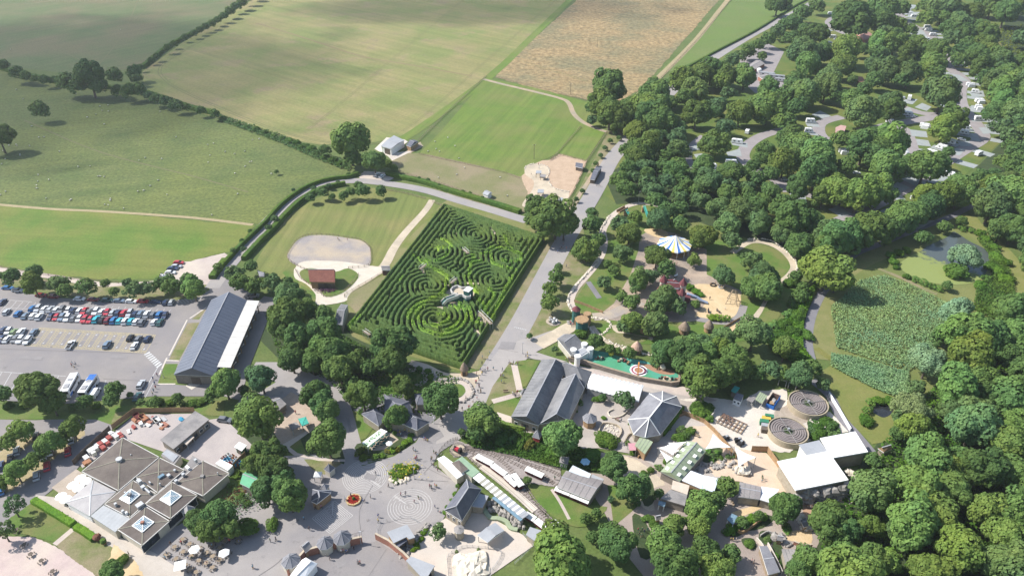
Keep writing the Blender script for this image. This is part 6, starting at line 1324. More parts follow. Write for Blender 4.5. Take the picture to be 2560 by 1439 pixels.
# sort each into thing or the joined remainder
WORD={'o':'green','d':'dark green','b':'bluish green','y':'yellow green','w':'silvery willow','s':'sparse','c':'blue green conifer'}
rr=random.Random(9)
def tint(k):
 a=TONE[k];v=rr.uniform(.76,1.28);h_=rr.uniform(-.1,.17);return(a[0]*v*(1+h_),a[1]*v,a[2]*v*(1-h_))
for i,q in enumerate(treesw):
 x,y,r,k,w_,zc=q;rz=rr.uniform(0,6.28);rc=r*.92;sx=rc*rr.uniform(.97,1.12);sy=rc*rr.uniform(.9,1.06);sz=rc*rr.uniform(1.0,1.2)
 if i not in indiv:rest.append((x,y,zc,r,rz,k));continue
 name={'w':'willow_tree','c':'conifer_tree'}.get(k,'tree');t=link(name,None,None,(x,y,0),rz);t.empty_display_size=.1;t['category']='tree';t['group']='broad trees of the park and woods' if k not in 'wc' else('pale willows' if k=='w' else 'conifers')
 cr=link('crown',rr.choice(PROT[k]),t,(0,0,zc),0,(sx,sy,sz),tint(k))
 link('trunk',rr.choice(TRK),t,(0,0,zc),0,(r,r,zc/1.3))
 size='huge' if r>7.5 else 'broad' if r>5.6 else 'medium' if r>3.6 else 'small' if r>1.8 else 'young'
 items.append((t,size+' '+WORD[k],x,y))
label_near(items,'{look} tree')
# the smaller, farther trees of the woods as one mass
by={'o':[],'b':[],'y':[]}
for q in rest:by[{'d':'o','s':'o','w':'b','c':'b'}.get(q[5],q[5])].append(q)
vs,fsn,mi_,mats_=[],[],[],[];offv=0
for ki,(k,L)in enumerate(by.items()):
 lm=LOW[k];co=np.empty(len(lm.vertices)*3,np.float32);lm.vertices.foreach_get('co',co);co=co.reshape(-1,3)
 lt=np.empty(len(lm.polygons),np.int32);lm.polygons.foreach_get('loop_total',lt);lv=np.empty(len(lm.loops),np.int32);lm.loops.foreach_get('vertex_index',lv)
 mats_.append(lm.materials[0])
 for(x,y,zc,r,rz,kk)in L:
  c_,s_=math.cos(rz),math.sin(rz);X_=co*[r*.9,r*.9,r*(.8+.2*rr.random())];vs.append(np.stack([X_[:,0]*c_-X_[:,1]*s_+x,X_[:,0]*s_+X_[:,1]*c_+y,X_[:,2]+zc],-1));fsn.append((lv+offv,lt));mi_.append(np.full(len(lt),ki,np.int32));offv+=len(co)
if vs:
 me=bpy.data.meshes.new('far_woodland');V=np.concatenate(vs).astype(np.float32);me.vertices.add(len(V));me.vertices.foreach_set('co',V.ravel())
 LV=np.concatenate([a for a,b in fsn]);LT=np.concatenate([b for a,b in fsn]);me.loops.add(len(LV));me.loops.foreach_set('vertex_index',LV);me.polygons.add(len(LT))
 me.polygons.foreach_set('loop_start',np.concatenate([[0],np.cumsum(LT)[:-1]]).astype(np.int32));me.polygons.foreach_set('loop_total',LT);me.polygons.foreach_set('material_index',np.concatenate(mi_))
 for m_ in mats_:me.materials.append(m_)
 me.update(calc_edges=True);o=link('woodland_canopy',me,color=(.85,.88,.88));setp(o,'smaller tree crowns filling the woods round the campsite and the edges','woodland',None,'stuff')
print('trees',len(treesw),'indiv',len(indiv),'rest',len(rest))
# ------------------------------------------------------------------ shrubs, beds, hedges
SH=[]
def shrubs(s,zf=None,kind='h',col=(1,1,1),word='green'):
 for tok in s.split():
  x,y,w_=(float(q)for q in tok.split(','))
  if zf:x,y=zf((x,y))[0]
  SH.append((x,y,w_,kind,col,word))
for q in TW:
 if q[3]=='h':SH.append(('w',q,q[4],'h',(1,1,1),'green'))
shrubs(' '.join(f'{x},{y},{w_}' for x,y,w_ in((558,296,20),(576,303,18),(596,309,18),(618,316,18),(640,322,20),(662,331,20),(684,339,20),(706,345,22),(724,350,24),(742,356,26),(760,364,28),(778,370,26),(790,382,28),(812,392,26),(832,400,26),(850,408,24))),col=(.8,.9,.85),word='scrubby')
shrubs('1700,185,26 1690,195,26 1672,200,28 1655,212,28 1640,222,30 1625,232,30 1610,242,32 1712,178,20',col=(.9,1,.9),word='hedgerow')
shrubs('350,1002,26 372,1006,26 400,1004,26 425,1006,26 455,1008,26 480,1006,28 505,1002,28 240,1012,30 180,1015,34 60,1010,30 20,1012,26')
shrubs('1180,860,22 1140,900,24 1200,940,26 1300,940,20',ZC,col=(1,.8,.6),word='russet');shrubs('1320,930,26 1380,920,20 1480,870,18 1560,840,20 1600,800,20 1640,770,18 1500,700,14',ZC,col=(1.3,1.3,.8),word='bright');shrubs('1430,880,18 1530,860,18',ZC,col=(1.2,.7,.5),word='reddish')
shrubs('1700,700,24 1660,720,20 1740,680,18 1450,670,16 1820,100,20 1740,80,20 1850,160,18',ZC)
shrubs('1470,1080,22 1500,1100,22 1540,1030,26 1590,1050,26 1640,1040,24 1700,1030,20 1500,1160,20 1620,1080,22 1560,1100,24',ZC,col=(1.3,1.25,.6),word='plaza bed');shrubs('1480,1150,14 1520,1180,14 1690,1080,14',ZC,col=(.9,1,.8),word='plaza bed dark')
shrubs('2300,660,22 2230,780,26 2290,700,20 2340,760,22 2280,830,20 2330,890,24 2370,930,24 2300,910,22 2400,960,20',ZB)
shrubs('680,110,36 790,110,36 860,150,34 500,110,22 1140,240,26 1200,250,26 1240,240,24 1560,260,40 1680,130,44 1620,110,30 1090,90,30',ZE,col=(.9,1,1));shrubs('950,160,40',ZE,col=(1.1,.7,.5),word='copper')
shrubs('2420,110,30 2480,80,28 2400,330,24 2200,380,26 2120,410,26 2280,330,24 1950,240,22 1900,150,20 2060,440,18 1990,730,28 2100,880,30 2150,930,30',ZE)
shrubs('1200,945,16 930,880,12 1140,760,26',ZF,col=(1.2,1.2,.8));shrubs('2130,900,40 2180,880,36 2100,850,34 2210,940,30 1960,1060,34 2040,1070,34 1930,1130,34 1980,1120,32 1820,1040,26 1860,970,22 1900,900,22 1450,1000,12 1230,1150,50 1180,1120,34 1280,1200,34',ZF)
shrubs('200,1010,26 260,1030,22 330,1040,22 390,1055,18',ZF,col=(1.4,1.3,.7),word='yellowish')
shrubs('1560,1210,28 1620,1215,32 1690,1220,28',ZK,col=(1.4,1.4,.6),word='bright');shrubs('1340,920,26 1400,960,22 1440,990,18',ZK,col=(1.1,1.3,.8))
shrubs('2300,880,30 2400,990,34 2460,1000,30 2350,1080,36 2300,1180,40 2250,1290,40 2150,1300,40 2380,1200,36 2420,1150,30 2200,1380,44 2350,1350,40 2480,1380,40',ZK,col=(.9,1,.9),word='scrubby')
shrubs('1300,780,26 1220,810,28 1160,900,26 1130,830,26 1190,960,20 2080,600,30 2160,670,30 1990,570,28 1890,550,26 2230,750,32 2250,850,38 2200,950,38 2280,1000,40 2150,1080,40 2080,1150,40 2330,900,36 2350,1080,36 1300,1060,24 1400,1090,26 1480,1120,26 1560,1160,28 1640,1180,30',ZL,col=(1,1.1,.8),word='waterside')
shrubs('560,1350,40 600,1250,36 700,1230,36 850,1240,34 520,1450,30 560,1500,36',ZU,col=(.9,1.05,.8),word='pondside')
shrubs('1680,700,30 1620,740,26 1780,640,36 1720,590,34 1650,640,30',ZG,col=(.8,.9,.8),word='tankside')
shrubs('230,450,30 500,430,34 560,480,34 600,450,30 480,500,30 550,540,28 640,930,26 700,940,22 780,930,22 840,920,22',ZG)
shrubs('120,220,20 210,240,20 150,320,18 340,980,30 400,970,26 300,1010,24 880,1000,24 500,900,26 560,880,30 640,860,26 780,1240,16 800,1310,14 820,1380,14',ZH,col=(1.1,1.3,.8))
shrubs('1780,1020,18 1760,1080,16 1720,1150,18 1680,1180,16 1700,1120,16 1800,990,14',ZD,col=(1.3,1.2,.5),word='yellowish');shrubs('2100,1200,12 2100,1340,12 2310,1180,14',ZD,word='rockside')
shrubs('2110,560,16 2130,500,14 2150,640,14 2080,640,14 2050,700,14 2010,770,14 1990,820,14',ZD,col=(1,1.1,.7),word='wallside')
items=[];rr=random.Random(4)
for s in SH:
 if s[0]=='w':q=s[1];x,y,r=q[0],q[1],q[2]
 else:
  r=s[2]/2/ppm(s[0],s[1]);p=P(s[0],s[1],r*.5);x,y=p.x,p.y
 c=s[4];v=rr.uniform(.85,1.25)
 o=link('shrub',rr.choice(PROT['h']+PROT['s']),None,(x,y,r*.42),rr.uniform(0,6),(r*rr.uniform(.8,1.25),r*rr.uniform(.65,1.0),r*rr.uniform(.5,.85)),tuple(q*v for q in c));o['category']='shrub';o['group']='garden and hedgerow shrubs'
 items.append((o,('big ' if r>3 else 'low ' if r>1.4 else 'tiny ')+s[5],x,y))
label_near(items,'{look} shrub')
# clipped hedges
hedge('clipped_hedge','dark clipped hedge along the outer side of the curving road',ZR((1930,190),(1800,235),(1650,250),(1450,290),(1250,370),(1050,500),(900,630),(720,830),(540,1000),(380,1160),(210,1350)),1.6,2.0,'roadside hedges')
hedge('clipped_hedge','dark clipped hedge on the meadow side of the curving road',ZR((1760,320),(1560,360),(1380,420),(1250,500),(1120,600),(980,740),(850,890),(700,1030),(560,1180),(460,1290)),2.2,2.2,'roadside hedges')
hedge('clipped_hedge','short clipped hedge block where the curving road reaches the car park',ZS((200,60),(110,180),(50,265)),3.0,1.8,'roadside hedges')
hedge('clipped_hedge','long hedge between the road and the dry paddock above the maze',[(968,436),(1000,445),(1060,458),(1120,478),(1200,502),(1260,520),(1300,533)],3.0,1.9,'roadside hedges')
hedge('clipped_hedge','left piece of the bright clipped hedge beside the pale path',ZT((480,405),(700,540),(900,660),(1030,740)),2.0,1.3,'hedge beside the pale path',LF_HEDGE,(1.3,1.5,.8))
hedge('clipped_hedge','right piece of the bright clipped hedge beside the pale path',ZT((1065,770),(1200,850),(1320,940)),2.0,1.3,'hedge beside the pale path',LF_HEDGE,(1.3,1.5,.8))
hedge('low_hedge','low bright hedge along the near edge of the maze lawns',ZF((180,1000),(300,1035),(440,1060)),1.4,1.2,None,LF_YEL,(1,1,1))
hedge('field_hedge','continuous dark boundary hedge between the two far upper fields',[(650,-30),(604,6),(560,40),(514,68),(470,92),(420,120),(385,148),(356,172)],3.0,2.6,cardsz=.6,dens=.5)
hedge('field_hedge','low dark hedge linking the far left oaks along the pasture edge',[(-40,158),(40,184),(110,200),(165,212),(240,220),(330,226),(400,246),(470,270),(545,288)],4.0,2.4,cardsz=.6,dens=.5)
hedge('field_hedge','narrow dark hedge between the far meadow and the top road',[(2060,-20),(1985,18),(1890,78),(1780,136),(1680,192)],1.6,1.6)
hedge('field_hedge','rough hedge running along the middle of the stubble track',[(1640,200),(1600,240),(1580,262)],3,2.4)
hedge('climber_screen','leafy green screen behind the long barn courtyard',ZG((325,480),(240,590),(130,730)),1.8,1.8,None,LF_HEDGE,(1.2,1.3,.9))
# reed bed, rough growth: stuff
def scatter(name,label,cat,pl,n,size,h,mat,zf=None,blades=True,seed=1,color=(1,1,1),raw=False):
 if zf:pl=zf(*pl)
 wp=[tuple(P(*q).to_2d())for q in pl];xs=[q[0]for q in wp];ys=[q[1]for q in wp];r1=random.Random(seed);mb=MB();k=0;tries=0
 while k<n and tries<n*6:
  tries+=1;x,y=r1.uniform(min(xs),max(xs)),r1.uniform(min(ys),max(ys))
  if not inpoly(x,y,wp):continue
  hz=h*(.55+.8*(noise.noise(Vector((x*.25,y*.25,0)))*.5+.5));cards(mb,(x,y,hz*r1.uniform(.5,1)),(r1.uniform(-.5,.5),r1.uniform(-.5,.5),1),size,r1,0,.6);k+=1
 return mb.build(name,mat,None,label,cat,kind='stuff',color=color)
REED=LEAF('reed_leaves',(.16,.27,.11),(.24,.34,.165),trans=.15)
scatter('reed_bed','dense green reed bed beside the wet meadow','reeds',[(2075,770),(2110,740),(2150,700),(2210,690),(2280,715),(2370,760),(2385,800),(2365,850),(2330,880),(2300,910),(2270,930),(2180,900),(2090,870)],21000,.24,1.0,REED)
scatter('reed_bed_near','near strip of green reeds below the yellow path','reeds',[(2078,885),(2140,895),(2200,912),(2270,930),(2275,985),(2230,990),(2180,970),(2120,940),(2075,915)],9000,.24,.9,REED,seed=2)
scatter('pond_reeds','rough reeds on the right shore of the duckweed pond','reeds',[(2460,590),(2500,640),(2530,700),(2540,780),(2480,800),(2430,780),(2440,720),(2480,690),(2470,640),(2440,600)],7000,.3,1.8,LF_HEDGE,seed=3)
scatter('bramble_bank','rough bramble growth on the slope right of the playground','scrub',[(1915,860),(1975,780),(2020,730),(2050,700),(2030,745),(2008,800),(2005,870),(2050,930),(2000,920),(1930,880)],7000,.35,1.6,LF_HEDGE,seed=4,color=(1.1,1.3,.8))
scatter('tank_scrub','low grey green scrub between the tanks and white roofs','scrub',[(2020,1045),(2060,1040),(2095,1060),(2100,1085),(2045,1100),(2020,1090)],3500,.26,.7,LF_BLUE,seed=5,color=(1,1.05,.9))
scatter('heath_scrub','brown and green heath scrub in the far right clearing','scrub',[(2490,70),(2700,50),(2740,180),(2560,192),(2500,130)],3000,.7,1.2,LF_HEDGE,seed=6,color=(1.6,1.1,.8))
scatter('woodland_undergrowth','shaded undergrowth below the near wood','undergrowth',[(2200,1120),(2300,1000),(2560,780),(2700,760),(2700,1440),(2050,1440),(2050,1330)],14000,.42,1.4,LF_HEDGE,seed=7,color=(.9,1.05,.8))
scatter('field_hedgerow','thin scrubby growth along the hay field boundary','scrub',[(545,288),(700,338),(790,375),(880,415),(870,430),(780,395),(690,355),(545,302)],5200,.38,1.6,LF_BLUE,seed=8,color=(.85,.95,.8))
scatter('railway_garden','mixed dark planting between the railway and the garden path','planting',ZE((270,95),(800,20),(1600,250),(1700,440),(1250,400),(760,270),(400,200)),6000,.3,.8,LF_HEDGE,seed=9,color=(.8,.9,.8))
scatter('woodland_edge','shaded undergrowth beneath the trees left of the maze','undergrowth',[(660,780),(780,800),(880,850),(1000,910),(1150,945),(1080,1040),(900,1040),(820,950),(700,900)],6000,.3,.6,LF_HEDGE,seed=10,color=(.8,.95,.8))
# ------------------------------------------------------------------ vehicles
TYRE=MAT('tyre_rubber',(.02,.02,.02),(.03,.03,.03),2,6,.1);GLS=GLASS('car_glass',(.015,.02,.025),.1)
LAMPM=MAT('lamp_lens',(.6,.6,.58),(.7,.7,.68),2,6,.05,rough=.2);CARP=TINT('car_paint',.3,.5,.3);TRIM=MAT('dark_trim',(.03,.03,.033),(.04,.04,.043),2,6,.1)
def extr(mb,prof,w_,y0=0,m=0,tw=None):
 n=len(prof);tw=w_ if tw is None else tw;zs=[p[1]for p in prof];z0,z1=min(zs),max(zs)
 wd=lambda zz:(w_+(tw-w_)*(zz-z0)/max(1e-6,z1-z0))/2
 vs=[(x,y0-wd(zz),zz)for x,zz in prof]+[(x,y0+wd(zz),zz)for x,zz in prof]
 fs=[tuple(range(n)),tuple(range(n,2*n))[::-1]]+[(i,n+i,n+(i+1)%n,(i+1)%n)for i in range(n)]
 # profile given anticlockwise in x,z seen from -y
 return mb.add(vs,fs,m)
def wheel(mb,x,y,r,w_=.2):
 n=10;vs=[]
 for s in(-1,1):vs+=[(x+r*math.cos(2*math.pi*i/n),y+s*w_/2,r+r*math.sin(2*math.pi*i/n))for i in range(n)]
 mb.add(vs,[tuple(range(n)),tuple(range(n,2*n))[::-1]]+[(i,n+i,n+(i+1)%n,(i+1)%n)for i in range(n)])
FAR_AWAY=Vector((0,-50,0))
def car_proto(kind):
 t=thing('parked_car','car','car')
 L={'hatch':4.0,'saloon':4.5,'suv':4.6}[kind]/4.2;h={'hatch':1,'saloon':.97,'suv':1.18}[kind];wd=1.76 if kind!='suv' else 1.86
 S=lambda pts:[(x*L,zz*h)for x,zz in pts]
 rear=-1.75 if kind!='saloon' else-1.5
 b=extr(MB(),S([(-2.1,.28),(2.1,.28),(2.14,.6),(1.95,.8),(1.0,.97),(-1.95,.97),(-2.12,.8)]),wd,tw=wd*.95).build('body',CARP,t,tint=True)
 extr(MB(),S([(rear-.25,.96),(1.1,.96),(.35,1.36),(rear+.15,1.36)]),wd*.9,tw=wd*.76).build('windows',GLS,t)
 extr(MB(),S([(rear+.1,1.35),(.38,1.35),(.2,1.44),(rear+.25,1.44)]),wd*.78,tw=wd*.7).build('roof',CARP,t,tint=True)
 for x in(-1.3,1.3):
  for s in(-1,1):m_=MB();wheel(m_,x*L,s*(wd/2-.06),.32);m_.build('wheel',TYRE,t)
 for s in(-1,1):MB().box((2.1*L,s*.62,.55*h),(.1,.3,.16)).build('headlight',LAMPM,t)
 return t
CP={k:car_proto(k)for k in('hatch','saloon','suv')}
COL=dict(white=(.75,.76,.77),silver=(.45,.47,.5),grey=(.17,.18,.2),black=(.02,.02,.025),navy=(.03,.05,.11),blue=(.04,.16,.38),cyan=(.05,.42,.52),red=(.45,.03,.05),darkred=(.2,.02,.03),green=(.2,.28,.12),steel=(.16,.22,.3),teal=(.03,.1,.1))
NAMEC=dict(white='white',silver='silver',grey='grey',black='black',navy='navy blue',blue='blue',cyan='bright cyan',red='red',darkred='dark red',green='olive green',steel='steel blue',teal='very dark green')
used_proto=set()
def put_car(x,y,col,rz,kind='hatch',label='',group='cars in the main car park',lift=.75):
 p=P(x,y,lift);src=CP[kind]
 if kind not in used_proto:
  used_proto.add(kind);src.location=(p.x,p.y,.09);src.rotation_euler=(0,0,rz);src.color=(*COL[col],1);o=src
  for ch in KIDS[src.name]:
   if ch.get('tint'):ch.color=(*COL[col],1)
 else:o=copy_tree(src,(p.x,p.y,.09),rz,color=COL[col])
 o['label']=label;o['category']='car';o['group']=group;return o
bay=heading(*ZA((40,500),(100,435))[0],*ZA((40,500),(100,435))[1])
def row(lst,y0,slope,x0,desc,rz=bay,group='cars in the main car park',kinds='hatch hatch saloon suv'.split()):
 r1=random.Random(len(lst)+int(x0));n=len(lst);seen={}
 for i,it in enumerate(lst):
  x,col=it[0],it[1];y=it[2]if len(it)>2 else y0+(x-x0)*slope;px,py=ZA((x,y))[0]
  a=NAMEC[lst[i-1][1]]if i else None;b=NAMEC[lst[i+1][1]]if i<n-1 else None
  k=it[3]if len(it)>3 else r1.choice(kinds);kw={'hatch':'hatchback','saloon':'saloon car','suv':'tall car'}[k]
  if a and b:lb=f'{NAMEC[col]} {kw} between {a} and {b} cars {desc}'
  elif b:lb=f'{NAMEC[col]} {kw} at the left end {desc}'
  else:lb=f'{NAMEC[col]} {kw} at the right end {desc}'
  seen.setdefault(lb,[]).append(put_car(px,py,col,rz+(math.pi if r1.random()<.4 else 0)+r1.uniform(-.03,.03),k,lb,group))
 for lb,L in seen.items():
  if len(L)>1:
   for j,o in enumerate(L):o['label']=lb.replace(' cars ',' cars, '+['leftmost','next','third','fourth','fifth'][j]+' such, ',1)if ' cars ' in lb else lb
row([(x,c)for x,c in zip((312,370,430,488,548,597,658,710,770,818,870,930,985,1038,1092,1145,1203,1258,1313,1365,1425,1483,1543,1598),'blue silver white silver white grey white navy white red grey white white red silver navy red silver navy steel white grey blue navy'.split())],503,.052,310,'in the upper parking row')
row([(62,'silver',538),(172,'blue',555),(245,'steel',575),(318,'white',577),(383,'white',584),(490,'navy',588),(545,'red',590),(600,'steel',592),(655,'white',596),(712,'grey',599),(768,'white',602),(822,'red',610),(874,'red',611),(932,'cyan',612),(988,'black',618),(1045,'darkred',621),(1102,'blue',621),(1157,'cyan',625),(1215,'white',628),(1268,'cyan',628),(1318,'white',632),(1378,'grey',640,'suv'),(1494,'white',637),(1550,'teal',640)],0,0,62,'in the second parking row')
row([(32,'navy',712),(82,'white',722),(135,'green',732),(205,'white',733,'suv'),(325,'steel',736)],0,0,30,'in the third parking row')
row([(12,'navy',802),(70,'white',800),(142,'grey',804),(200,'white',806),(268,'white',815,'suv')],0,0,31,'in the fourth parking row')
for x,y,c,k,lb in((1038,856,'steel','suv','blue grey tall car alone in the lower hatched bays'),(1262,788,'black','hatch','black hatchback with white roof reflections in the upper hatched bays'),(1340,800,'grey','hatch','grey hatchback next to the white car in the hatched bays'),(1428,800,'navy','hatch','navy hatchback in the last upper hatched bay'),(1302,866,'white','saloon','white saloon in the lower hatched bays'),
     (1368,1242,'silver','suv','silver car driving towards the car park exit right of the coaches'),(1330,1358,'teal','saloon','dark car half under trees at the car park exit'),(20,442,'navy','saloon','navy car cut by the left edge above the parking rows'),(1605,445,'navy','hatch','navy hatchback at the end of the tree lined row'),(1663,445,'silver','hatch','silver hatchback last in the tree lined row')):
 put_car(*ZA((x,y))[0],c,bay,k,lb)
hor=heading(*ZA((720,405),(1430,432))[0],*ZA((720,405),(1430,432))[1])
for x,y,c,lb in((75,305,'blue','blue car first on the left under the roadside trees'),(170,328,'silver','silver car second on the left under the roadside trees'),(400,376,'darkred','dark red car in deep shade under the trees'),(520,388,'darkred','second dark red car in shade beside the first'),(770,411,'white','white car in the shaded tree lined row'),(905,417,'darkred','maroon car right of the white shaded car'),(1037,423,'teal','dark car left of the silver blue one by the trees'),
                 (1152,430,'steel','silver blue car in the middle of the tree lined row'),(1272,435,'white','white car left of the bright red one by the trees'),(1385,433,'red','bright red car in the tree lined row'),(1510,440,'navy','navy car with pale roof right of the bright red one')):
 put_car(*ZA((x,y))[0],c,hor,'saloon',lb)
for x,y,c,lb in((1732,60,'red','red car at the top of the gravel field corner'),(1712,96,'silver','silver car below the red one on the gravel corner'),(1672,118,'navy','navy car in the gravel corner group'),(1652,156,'white','white car lowest of the gravel corner group')):
 put_car(*ZA((x,y))[0],c,hor+.05,'saloon',lb,'cars on the gravel corner')
put_car(*ZA((2455,385))[0],'grey',R(10),'suv','grey car parked behind the long dark shed')
rz=heading(*ZP((130,1012),(185,975))[0],*ZP((130,1012),(185,975))[1])
put_car(*ZP((157,992))[0],'silver',rz,'saloon','silver car left of two at the road bend lay-by','cars at the lay-by');put_car(*ZP((198,1006))[0],'white',rz,'saloon','pale car right of two at the road bend lay-by','cars at the lay-by')
rz=heading(*ZB((655,490),(650,400))[0],*ZB((655,490),(650,400))[1])
for x,y,c,lb in((345,308,'black','black car between the lime trees in the car lot'),(158,450,'silver','silver car in the left aisle of the car lot'),(100,520,'black','black car near the left edge of the car lot'),(655,455,'red','red car under the topmost trees of the car lot'),(452,597,'red','bright red car in the middle of the car lot aisle'),(350,690,'silver','silver car lowest in the car lot aisle'),
                 (485,450,'white','white car half hidden under the lime tree'),(418,492,'white','white car below the half hidden one in the car lot'),(683,338,'silver','silver car at the top right of the car lot'),(640,305,'white','white car under the topmost lime tree'),(5,592,'navy','navy car cut by the left edge in the car lot'),(8,830,'blue','bright blue car at the left edge below the limes')):
 put_car(*ZB((x,y))[0],c,rz,'hatch',lb,'cars in the tree shaded lot')
put_car(*ZB((2180,150))[0],'grey',R(-10),'suv','grey off road car at the top of the service yard','cars in the tree shaded lot')
def van(name,label,px,py,rz,L=5.6,wd=2.0,h=2.2,col='white',cat='van',z0=.09,group=None,pickup=False):
 p=P(px,py,h/2);t=thing(name,label,cat,(p.x,p.y,z0),rz,group)
 if pickup:
  extr(MB(),[(-L/2,.35),(L/2,.35),(L/2,.8),(L/2-.9,1.0),(-L/2,1.0)],wd).build('body',CARP,t,color=COL[col]);MB().box((-L/4-.2,0,.85),(L/2-.5,wd-.3,.18)).build('load_bed',TRIM,t)
  extr(MB(),[(-.3,1.0),(1.5,1.0),(.9,1.6),(-.2,1.6)],wd*.88,tw=wd*.76).build('windows',GLS,t);MB().box((.35,0,1.58),(1.1,wd*.74,.1)).build('roof',CARP,t,color=COL[col])
 else:
  extr(MB(),[(-L/2,.35),(L/2,.35),(L/2,.95),(L/2-.9,1.25),(L/2-1.5,h),(-L/2,h)],wd,tw=wd*.93).build('body',CARP,t,color=COL[col])
  extr(MB(),[(L/2-.95,1.28),(L/2-.82,1.32),(L/2-1.38,h-.12),(L/2-1.52,h-.16)],wd*.86).build('windscreen',GLS,t)
  for s in(-1,1):MB().box((L/2-1.8,s*wd/2*.975,1.3),(1.0,.05,.5)).build('side_window',GLS,t)
 for x in(-L/2+1,L/2-1):
  for s in(-1,1):m_=MB();wheel(m_,x,s*(wd/2-.08),.36,.24);m_.build('wheel',TYRE,t)
 return t
van('pickup_truck','white open backed pickup in the lower hatched bays',*ZA((682,856))[0],bay,5.2,1.85,1.7,cat='pickup',pickup=True)
van('parked_van','white van right of the blue and white coach',*ZA((920,1320))[0],bay+.02,5.2,2.0,2.1)
van('buggy_truck','small white vehicle on the roadside gravel near the car park shed',*ZA((1582,196))[0],0,2.4,1.4,1.3,cat='buggy')
def coach(label,a,b,blue):
 (x0,y0),(x1,y1)=ZA(a)[0],ZA(b)[0];p0,p1=P(x0,y0,3.3),P(x1,y1,3.3);c=(p0+p1)/2;L=(p1-p0).length;rz=math.atan2(p1.y-p0.y,p1.x-p0.x)
 t=thing('coach',label,'coach',(c.x,c.y,.09),rz,'coaches at the car park edge');W_=2.6
 extr(MB(),[(-L/2,.35),(L/2,.35),(L/2+.1,1.2),(L/2-.1,3.2),(L/2-.4,3.35),(-L/2+.3,3.35),(-L/2,3.2)],W_,tw=W_*.95).build('body',MAT('coach_paint',(.7,.7,.7),(.75,.75,.75),1,3,.03,rough=.35),t)
 BL=MAT('coach_blue',(.03,.12,.4),(.05,.16,.45),1,3,.05,rough=.35)
 if blue:
  MB().box((L/2-1.7,0,3.36),(3.2,W_*.9,.03)).build('blue_panel',BL,t)
  for s in(-1,1):MB().box((-1.5,s*W_/2,.8),(L*.55,.05,.7)).build('blue_panel',BL,t)
 else:
  for s in(-1,1):MB().box((-L/2+1.4,s*W_/2,.5),(2.2,.05,.9)).build('blue_panel',BL,t)
 for s in(-1,1):
  n=8
  for k in range(n):MB().box((-L/2+1+(L-2)*(k+.5)/n,s*W_*.487,1.75),((L-2)/n-.12,.06,1.0)).build('side_window',GLS,t)
 MB().box((L/2+.03,0,1.3),(.12,W_*.88,1.6)).build('windscreen',GLS,t);MB().box((-L/2,0,2.0),(.1,W_*.8,.9)).build('rear_window',GLS,t)
 MB().box((L*.1,0,3.35),(1.1,1.4,.14)).build('roof_hatch',LEADC,t);MB().box((-L*.25,0,3.35),(2.0,1.6,.2)).build('air_unit',LEADC,t)
 for x in(-L/2+2.6,L/2-2.6):
  for s in(-1,1):m_=MB();wheel(m_,x,s*(W_/2-.12),.48,.3);m_.build('wheel',TYRE,t)
coach('white coach with dark windows, left of two by the bottom trees',(618,1310),(722,1125),False);coach('white coach with a blue rear roof, right of two by the bottom trees',(785,1320),(908,1145),True)
# ------------------------------------------------------------------ caravans and motorhomes
VW=MAT('caravan_shell',(.68,.68,.68),(.74,.74,.74),1,3,.04,rough=.45);AWN=TINT('awning_cloth',.8,.2)
def caravan(label,px,py,rz,L=6.2,motor=False,awn=None,group='caravans and motorhomes on the pitches'):
 h=2.6 if not motor else 2.9;p=P(px,py,h*.6);t=thing('motorhome' if motor else 'touring_caravan',label,'motorhome' if motor else 'caravan',(p.x,p.y,.1),rz,group);W_=2.3
 if motor:prof=[(-L/2,.4),(L/2,.4),(L/2,1.0),(L/2-.8,1.35),(L/2-1.1,1.7),(L/2-.7,2.2),(L/2-1.3,h),(-L/2+.1,h)]
 else:prof=[(-L/2,.4),(L/2-.1,.4),(L/2,1.2),(L/2-.5,2.2),(L/2-1.1,h),(-L/2+.6,h),(-L/2,2.1)]
 extr(MB(),prof,W_,tw=W_*.94).build('body',VW,t)
 for s in(-1,1):
  for x,ww in((-L/4,1.1),(L*.12,.9)):MB().box((x,s*W_/2*.98,1.3),(ww,.06,.6)).build('window',GLS,t)
 MB().box((L/2-(.9 if motor else .12),0,1.35),(.1,W_*.8,.55)).build('front_window',GLS,t);MB().box((-L*.1,0,h),(.7,.7,.1)).build('roof_light',LEADC,t);MB().box((L*.2,0,h),(.5,.5,.08)).build('roof_light',LEADC,t)
 for x in((-L/2+1.3,L/2-1.1)if motor else(-.1,)):
  for s in(-1,1):m_=MB();wheel(m_,x,s*(W_/2-.12),.34,.22);m_.build('wheel',TYRE,t)
 if not motor:MB().beam((L/2-.1,0,.5),(L/2+1.1,0,.5),.12).build('drawbar',LEADC,t)
 if awn:MB().box((0,-W_/2-1.2,0),(L*.7,2.3,2.2),0,0,.88).build('awning',AWN,t,color=awn)
 return t
hz=heading(2240,243,2285,240)
def cz(zf,x,y,rz,lb,**k):caravan(lb,*zf((x,y))[0],rz,**k)
cz(ZM,1175,1118,R(180),'white caravan alone on the lower left pitch beside the round tree');cz(ZM,1395,1075,R(-8),'large motorhome with dark awning below the campsite bend',motor=True,L=7,awn=(.03,.035,.04));cz(ZM,1455,855,R(-20),'pale blue shaded caravan by the inner road curve',L=6.8)
cz(ZM,1560,752,R(60),'white trailer tent on the grass above the road curve',L=3.8);cz(ZO,288,428,R(-8),'white motorhome upper of two beside the empty pitch',motor=True);cz(ZO,268,530,R(-12),'white motorhome lower of two beside the empty pitch',motor=True,L=5.2)
